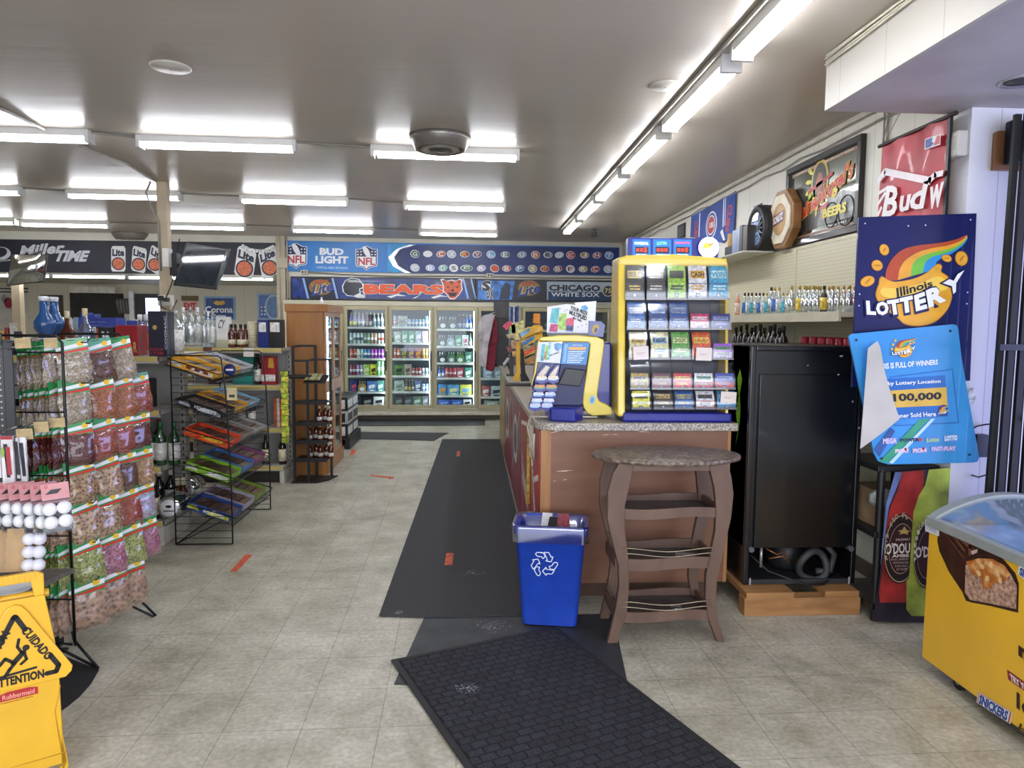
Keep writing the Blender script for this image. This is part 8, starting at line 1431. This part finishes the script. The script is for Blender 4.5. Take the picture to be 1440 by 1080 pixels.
# wall siren, plaque, gate
a_, b_ = SR(1338, 193), SR(1361, 216); t = thing('alarm_siren', 'small white siren box on the wall right of the red banner', 'alarm box', loc=(RW, -((a_[0]+b_[0])/2), (a_[1]+b_[1])/2), rz=-PI/2); MB().use(mat('c9c6bf', .4, var=.02)).box(-.055, .055, -.06, 0, -.065, .065).build('housing', t, bevel=.01, seg=3); MB().use(mat('a8a59e', .4)).box(-.04, .04, -.062, -.06, -.03, .04).build('front_grille', t)
SE = Surf((0, 3.60), (1, 0)); E3 = lambda x, y: SE(*z3(x, y)); a_, b_ = E3(1030, 262), E3(1110, 538)
t = thing('wall_plaque', 'brown wooden plaque with black metal plate on the entry wall', 'plaque', loc=tuple(SE.p)); MB().use(wood('7a5230', '946840', (20, 20, 3))).prism([(a_[0], b_[1]), (a_[0], a_[1]-.01), (a_[0]+.02, a_[1]), (b_[0]+.1, a_[1]), (b_[0]+.1, b_[1])], 'y', 0, .02).build('board', t, bevel=.003); p_, q_ = E3(1095, 205), E3(1165, 505)
MB().use(mat('1c2434', .3, .4)).box(p_[0], p_[0]+.16, -.05, 0, q_[1], p_[1]).build('metal_plate', t, bevel=.01); 
for y in (355, 473): c_ = E3(1117, y); MB().use(mat('d8dce8', .2, .8)).cyl((c_[0], -.055, c_[1]), (c_[0], -.05, c_[1]), .008, 10).build('screw', t)
GY = 3.35; SGt = Surf((0, GY), (1, 0)); t = thing('folding_gate', 'black folding security gate bunched at the entry on right', 'gate', loc=tuple(SGt.p)); g0 = SGt(1429, 160); g1 = SGt(1386, 690)
for k in range(9):
    x_t = g0[0]+.028*k; x_b = g1[0]+.032*k+ (g0[0]-g1[0])*.0; zt_, zb_ = CE-.7+.0*k, .02; zt_ = g0[1]
    MB().use(mat('141416' if k % 2 else '1a1a1c', .65, var=.1)).add([(x_t, -.03*(k % 2), zt_), (x_t+.03, -.03*(k % 2), zt_), (x_b+.034, -.03*(k % 2), zb_), (x_b, -.03*(k % 2), zb_), (x_t, .02-.03*(k % 2), zt_), (x_t+.03, .02-.03*(k % 2), zt_), (x_b+.034, .02-.03*(k % 2), zb_), (x_b, .02-.03*(k % 2), zb_)], [(0, 1, 2, 3), (7, 6, 5, 4), (0, 4, 5, 1), (3, 2, 6, 7), (0, 3, 7, 4), (1, 5, 6, 2)]).build('gate_bar', t)
zc_ = SGt(1400, 488)[1]; MB().use(mat('2a2a2e', .4, .3)).box(SGt(1397, 488)[0], SGt(1440, 488)[0]+.1, -.045, -.032, zc_-.015, zc_+.015).build('lock_bar', t); MB().use(mat('a8a8ac', .3, .8)).box(SGt(1434, 580)[0], SGt(1440, 580)[0]+.05, -.06, -.032, SGt(0, 590)[1], SGt(0, 580)[1]).build('latch', t)
tag(MB().use(mat('1a1a1c', .5)).tube([AY(1365, 604, 3.6), AY(1375, 599, 3.61), AY(1386, 597, 3.6), AY(1396, 596, 3.55)], .004, 5).tube([AY(1366, 668, 3.6), AY(1376, 671, 3.6), AY(1386, 668, 3.58)], .004, 5).build('thin_cable'), 'thin black cable loops on wall between the blue sign and gate', 'cable')
tag(MB().use(mat('141416', .4)).box(-.03, .03, -.04, 0, -.06, .06).build('wall_adapter', loc=(AY(1371, 618, 3.61).x+.02, 3.619, AY(1371, 618, 3.61).z-.03)), 'black power adapter on the wall beside the pale blue sign', 'adapter')
# team flag, small picture
SRc = Surf((RW-.02, 0), (0, -1)); C8 = lambda x, y: SRc(*z8(x, y)); t = thing('team_flag', 'blue baseball flag with round red C emblem high on right wall', 'flag', loc=tuple(SRc.p), rz=SRc.rz)
q_ = [C8(182, 235), C8(452, 80), C8(440, 330), C8(375, 395), C8(300, 385), C8(175, 360)]
MB().use(mat('20479c', .6, var=.12, sc=4, bump=.4)).prism(q_, 'y', 0, .006).build('cloth', t); mb = MB(); c_ = C8(304, 288); ry = abs(C8(304, 205)[1]-c_[1]); rx = abs(C8(338, 288)[0]-c_[0])
mb.use(WHT).art(ell(*c_, rx, ry, 28), 1); mb.use(mat('20479c', .5, var=.05)).art(ell(*c_, rx*.86, ry*.88, 28), 2); mb.use(WHT).art(ell(*c_, rx*.72, ry*.72, 28), 3); mb.use(mat('c03038', .5, var=.05)).art(ell(c_[0], c_[1], rx*.62, ry*.62, 28), 4); mb.use(WHT).tx('UBS', c_[0]-rx*.3, c_[0]+rx*.5, c_[1]-ry*.2, c_[1]+ry*.2, 5, bold=.04)
for x0_, x1_, y0_, y1_ in ((232, 238, 215, 360), (378, 384, 130, 300), (390, 394, 122, 290)): mb.use(WHT).art([C8(x0_, y0_), C8(x1_, y0_-3), C8(x1_-6, y1_), C8(x0_-6, y1_)], 1)
mb.use(WHT).art([C8(358, 330), C8(372, 310), C8(388, 380), C8(376, 380)], 1); mb.use(mat('c03038', .5, var=0))
mb.txt('CUBS', [C8(222, 265), C8(220, 365), C8(200, 365), C8(203, 262)], 1, bold=.04); mb.txt('CUBS', [C8(436, 160), C8(406, 335), C8(388, 325), C8(405, 165)], 1, bold=.04); mb.build('printed_emblem', t)
a_, b_ = C8(98, 292), C8(137, 362); tag(SRc.build(MB().use(mat('26262a', .3)).box(a_[0], b_[0], 0, .02, b_[1], a_[1]).use(mat('5c5c60', .3, var=.3, sc=20)).art([(a_[0]+.03, a_[1]-.03), (b_[0]-.03, a_[1]-.03), (b_[0]-.03, b_[1]+.03), (a_[0]+.03, b_[1]+.03)], 1), 'small_picture'), 'small dark framed picture near the far end of right wall', 'picture')
# wall shelving with pegboard back
PGX = RW-.03; pgt = AX(1200, 333, PGX).z; Y_a, Y_b = 3.98, 8.2; t = thing('wall_shelving', 'cream pegboard wall shelving holding rows of clear bottles', 'shelving unit', (0, 0, 0)); CRM2 = mat('cfc9ab', .45, var=.03)
MB().use(dots('cec8aa', '97917a', .0254, (1, 2), .13)).box(PGX, RW-.003, Y_a, Y_b, .3, pgt).build('pegboard', t)
MB().use(CRM2).box(PGX-.006, PGX, 5.48, 5.51, .3, pgt).box(PGX-.004, RW-.003, Y_a, Y_b, pgt, pgt+.02).build('seam_strip', t); SZ1 = 1.695; SXF = 2.13
for z, xf in ((SZ1, SXF), (1.33, SXF+.03)): MB().use(mat('c9c4ac', .4, var=.03)).box(xf+.012, PGX, Y_a+.06, Y_b, z-.03, z).box(xf, xf+.012, Y_a+.06, Y_b, z-.055, z+.004).build('shelf', t)
MB().use(CRM2).box(SXF+.06, PGX, 4.9, Y_b, .0, .12).box(SXF+.06, SXF+.08, 4.9, Y_b, .12, .5).build('base_cabinet', t)
random.seed(21)
CAPG = mat('b59a50', .3, .5); row = [('tall', 1.0, 'ffffff', CAPG, None)]
def yx(px, X): return X/((px-664)/1000*1.0+.0)
spec = []
for i, px in enumerate((1037, 1047, 1052, 1057, 1063, 1068, 1073, 1078, 1084, 1089, 1095, 1101, 1107, 1113, 1124, 1131, 1137, 1143, 1149, 1158, 1170, 1178, 1186, 1194)):
    X = SXF+.1+.0*(i % 2); 
    Y = 4.5
    for _ in range(8): p = AX(px, 430, X); Y = p.y
    top = 402 if px > 1112 else (404 if px in (1084, 1089, 1095) else 412); h = AY(px, top, Y).z-SZ1; st = 'tall'; sc_ = h/.294
    cap = CAPG if (px > 1085 or px == 1078) and px != 1158 else CAPB; body = [CL, CL, glass('cfe4f0', .5, .04)][i % 3]; lb = [glass('e8e8e4', .4, .2), mat('3c6cac', .5, var=.3, sc=30), mat('b8bcc0', .5, var=.3, sc=40), mat('4ca0b0', .5, var=.3, sc=30)][i % 4 if px < 1112 else 0]
    if px in (1124, 1158): lb = mat('d8b048', .5, var=.3, sc=40)
    if px == 1037: body = mat('d88a78', .3, coat=.6, var=.1); lb = mat('e8b8a8', .5, var=.3, sc=40); cap = WHT
    wsc = min(sc_, 1.0)*(.8 if px < 1112 else .9)
    if px == 1158: body = mat('3a3c3c', .3, coat=.6)
    lab = 'pink bottle at far end of the top wall shelf beside ticket display' if px == 1037 else ('dark bottle among the clear ones on the top wall shelf' if px == 1158 else ('clear bottle with yellow label on the top wall shelf' if px == 1124 else ('clear gold capped bottle on the near half of top wall shelf' if px > 1112 else 'clear bottle with small label on the far half of top wall shelf')))
    bput('tall', (X, Y, SZ1+.001), lab, 'clear bottles on the top wall shelf' if px not in (1037, 1158, 1124) else None, body, cap, lb, (wsc, wsc, sc_))
    if px > 1112 and px not in (1158,): bput('tall', (X+.12, Y+.03, SZ1+.001), 'clear bottle in the rear row behind gold capped bottles', 'rear row bottles on the top wall shelf', CL, CAPG, glass('e8e8e4', .4, .2), (wsc, wsc, sc_))
for i, px in enumerate((1035, 1042, 1050, 1057, 1062, 1069, 1075, 1083, 1089, 1096, 1102)):
    X = SXF+.08; Y = AX(px, 470, X).y; bput('whisky', (X, Y, 1.331), 'dark bottle with cream label on the lower wall shelf above fridge', 'dark bottles on the lower wall shelf', DBR, CAPB, CRM, (.74, .74, 1.0+.05*(i % 3)))
for i in range(14):
    px = 1118+6*i; X = SXF+.06; Y = AX(px, 478, X).y+.0; X += .07+.07*(i % 2); mb = MB().use(mat('9c2030', .35, var=.2, sc=30)).lathe([(.027, 0), (.03, .006), (.03, .2), (.024, .21)], 12); mb.use(mat('c8c0c0', .4)).lathe([(.0305, .12), (.0305, .14)], 12)
    tag(mb.build('tall_can', loc=(X, Y, 1.331)), 'red tall can on the lower wall shelf behind the fridge top', 'can', 'red cans on the lower wall shelf')
# things leaning above the pegboard
def onwall(px, py, X=RW): return AX(px, py, X)
c_ = onwall(1076, 337, RW-.09); rT = .2
t = thing('show_tyre_wheel', 'small black tire with silver spoked rim resting on pegboard top', 'tire', (RW-.17, c_.y, pgt+.021+rT), rz=.0); 
def ring(mb, r0, x0_, r1, x1_, n_=32): mb.add([(x0_, r0*math.cos(2*PI*k/n_), r0*math.sin(2*PI*k/n_)) for k in range(n_)]+[(x1_, r1*math.cos(2*PI*k/n_), r1*math.sin(2*PI*k/n_)) for k in range(n_)], [(k, (k+1) % n_, n_+(k+1) % n_, n_+k) for k in range(n_)], True)
mb = MB().use(mat('1c1c1e', .6, var=.1)); prof = [(.135, .0), (.16, -.012), (.185, -.008), (.198, .015), (.2, .06), (.198, .12), (.18, .145), (.135, .145)]
for a2, b2 in zip(prof, prof[1:]): ring(mb, a2[0], a2[1], b2[0], b2[1])
mb.build('tread', t); mb = MB().use(mat('a8acb0', .25, .8)); ring(mb, .135, 0, .122, .006); ring(mb, .122, .006, .118, .05); ring(mb, .03, .0, .001, -.004)
for k in range(14): a2 = 2*PI*k/14; d = Vector((0, math.cos(a2), math.sin(a2))); mb.cyl(Vector((.004, 0, 0))+d*.02, Vector((.014, 0, 0))+d*.124, .006, 6)
mb.build('spoked_rim', t); mb = MB().use(mat('2a2c30', .4)); ring(mb, .118, .05, .001, .05); mb.build('hub_shadow_plate', t)
c_ = onwall(1103, 342, RW-.06); t = thing('octagonal_plaque', 'octagonal wooden plaque with cream face next to the tire', 'plaque', (RW-.10, c_.y, pgt+.021+.235), rz=-PI/2)
oc = lambda r_: [(r_*math.cos(PI/8+k*PI/4), r_*math.sin(PI/8+k*PI/4)) for k in range(8)]
MB().use(wood('7a5430', '99703f', (20, 20, 6))).prism(oc(.245), 'y', -.0, .07).build('wood_frame', t, bevel=.006); MB().use(mat('d4cab0', .45, var=.06)).prism(oc(.205), 'y', -.012, 0).build('cream_face', t); MB().use(wood('b08a58', 'c29c68', (9, 9, 4))).lathe([(.001, .014), (.12, .0135), (.125, .012)], 28).build('inner_disc', t, rot=(PI/2, 0, 0))
mb = MB().use(mat('6c3c34', .4)).art([(-.1, -.05), (.09, -.02), (.1, .065), (-.09, .035)], 14); mb.use(WHT).txt('SCHLITZ', [(-.085, .022), (.088, .05), (.082, -.008), (-.09, -.036)], 16, bold=.04); mb.build('name_plate', t)
for i, (px, py0, py1, w_, c1_, lb) in enumerate(((1043, 322, 384, .16, '7c90b8', 'blue tinted glass picture leaning above the ticket display'), (1029, 353, 387, .1, '121214', 'short black box standing at far end of the wall ledge'))):
    a_ = AX(px, py1, RW-.12); zz_ = AX(px, py0, RW-.12).z; tag(MB().use(mat(c1_, .3, coat=.3, var=.15, sc=6)).box(RW-.16, RW-.06, a_.y-w_, a_.y+w_, pgt+.035, max(zz_, pgt+.15)).build('ledge_item', bevel=.004), lb, 'ledge item')
for px, c1_, lb, w_ in ((1046, '2c2a2c', 'tall dark slab frame standing on the wall ledge', .035), (1052, '3a3430', 'tall narrow dark board leaning by the tire', .05)):
    a_ = AX(px, 384, RW-.2); tag(MB().use(mat(c1_, .4, var=.1)).box(RW-.24, RW-.17, a_.y-w_, a_.y+w_, pgt+.035, AX(px, 318, RW-.2).z).build('dark_board', bevel=.003), lb, 'board')
t = thing('glass_block_picture', 'pale blue pane picture beside the tire on the wall ledge', 'picture', (0, 0, 0)); a_ = AX(1058, 380, RW-.15)
for j in range(3): MB().use(mat('7c98d0', .15, coat=.6, var=.3, sc=8)).box(RW-.17, RW-.15, a_.y-.13, a_.y+.02, pgt+.04+.125*j, pgt+.155+.125*j).build('pane', t)
MB().use(mat('2c3450', .4)).box(RW-.15, RW-.14, a_.y-.14, a_.y+.03, pgt+.035, pgt+.43).build('backing', t)
tag(MB().use(mat('cfcdc6', .4, var=.02)).box(RW-.3, RW-.032, 5.9, 7.6, pgt+.021, pgt+.034).build('wall_ledge', bevel=.003), 'white ledge shelf above the far pegboard holding boards and pictures', 'shelf')
# conduit and cables along the top of the right wall
cb = MB().use(mat('c8c3b2', .5)); cb.cyl((RW-.03, 3.72, CE-.04), (RW-.03, 12.1, CE-.04), .014, 8)
tag(cb.build('wall_conduit'), 'cream conduit along the top of the right wall', 'conduit')
cb = MB().use(mat('8f8b80', .5)); cb.tube([(RW-.02, 3.75+.35*k, CE-.1-.03*abs(math.sin(k*1.3))) for k in range(22)], .006, 5); tag(cb.build('wall_cable'), 'grey cable sagging just below the conduit on right wall', 'cable')
tag(MB().use(mat('8f8b80', .5)).cyl((RW-.015, 4.35, 2.6), (RW-.015, 4.35, CE-.04), .008, 6).cyl((RW-.015, 4.39, 2.62), (RW-.015, 4.39, CE-.06), .006, 6).build('drop_cable'), 'pair of cables dropping from the conduit left of the red banner', 'cable')
p = onwall(944, 331); tag(MB().use(mat('c8a05c', .5)).cyl((RW-.04, 6.9, pgt+.035), (RW-.04, 6.9, pgt+.3), .035, 10).build('wooden_post'), 'short tan post standing on the wall ledge below the flag', 'post')
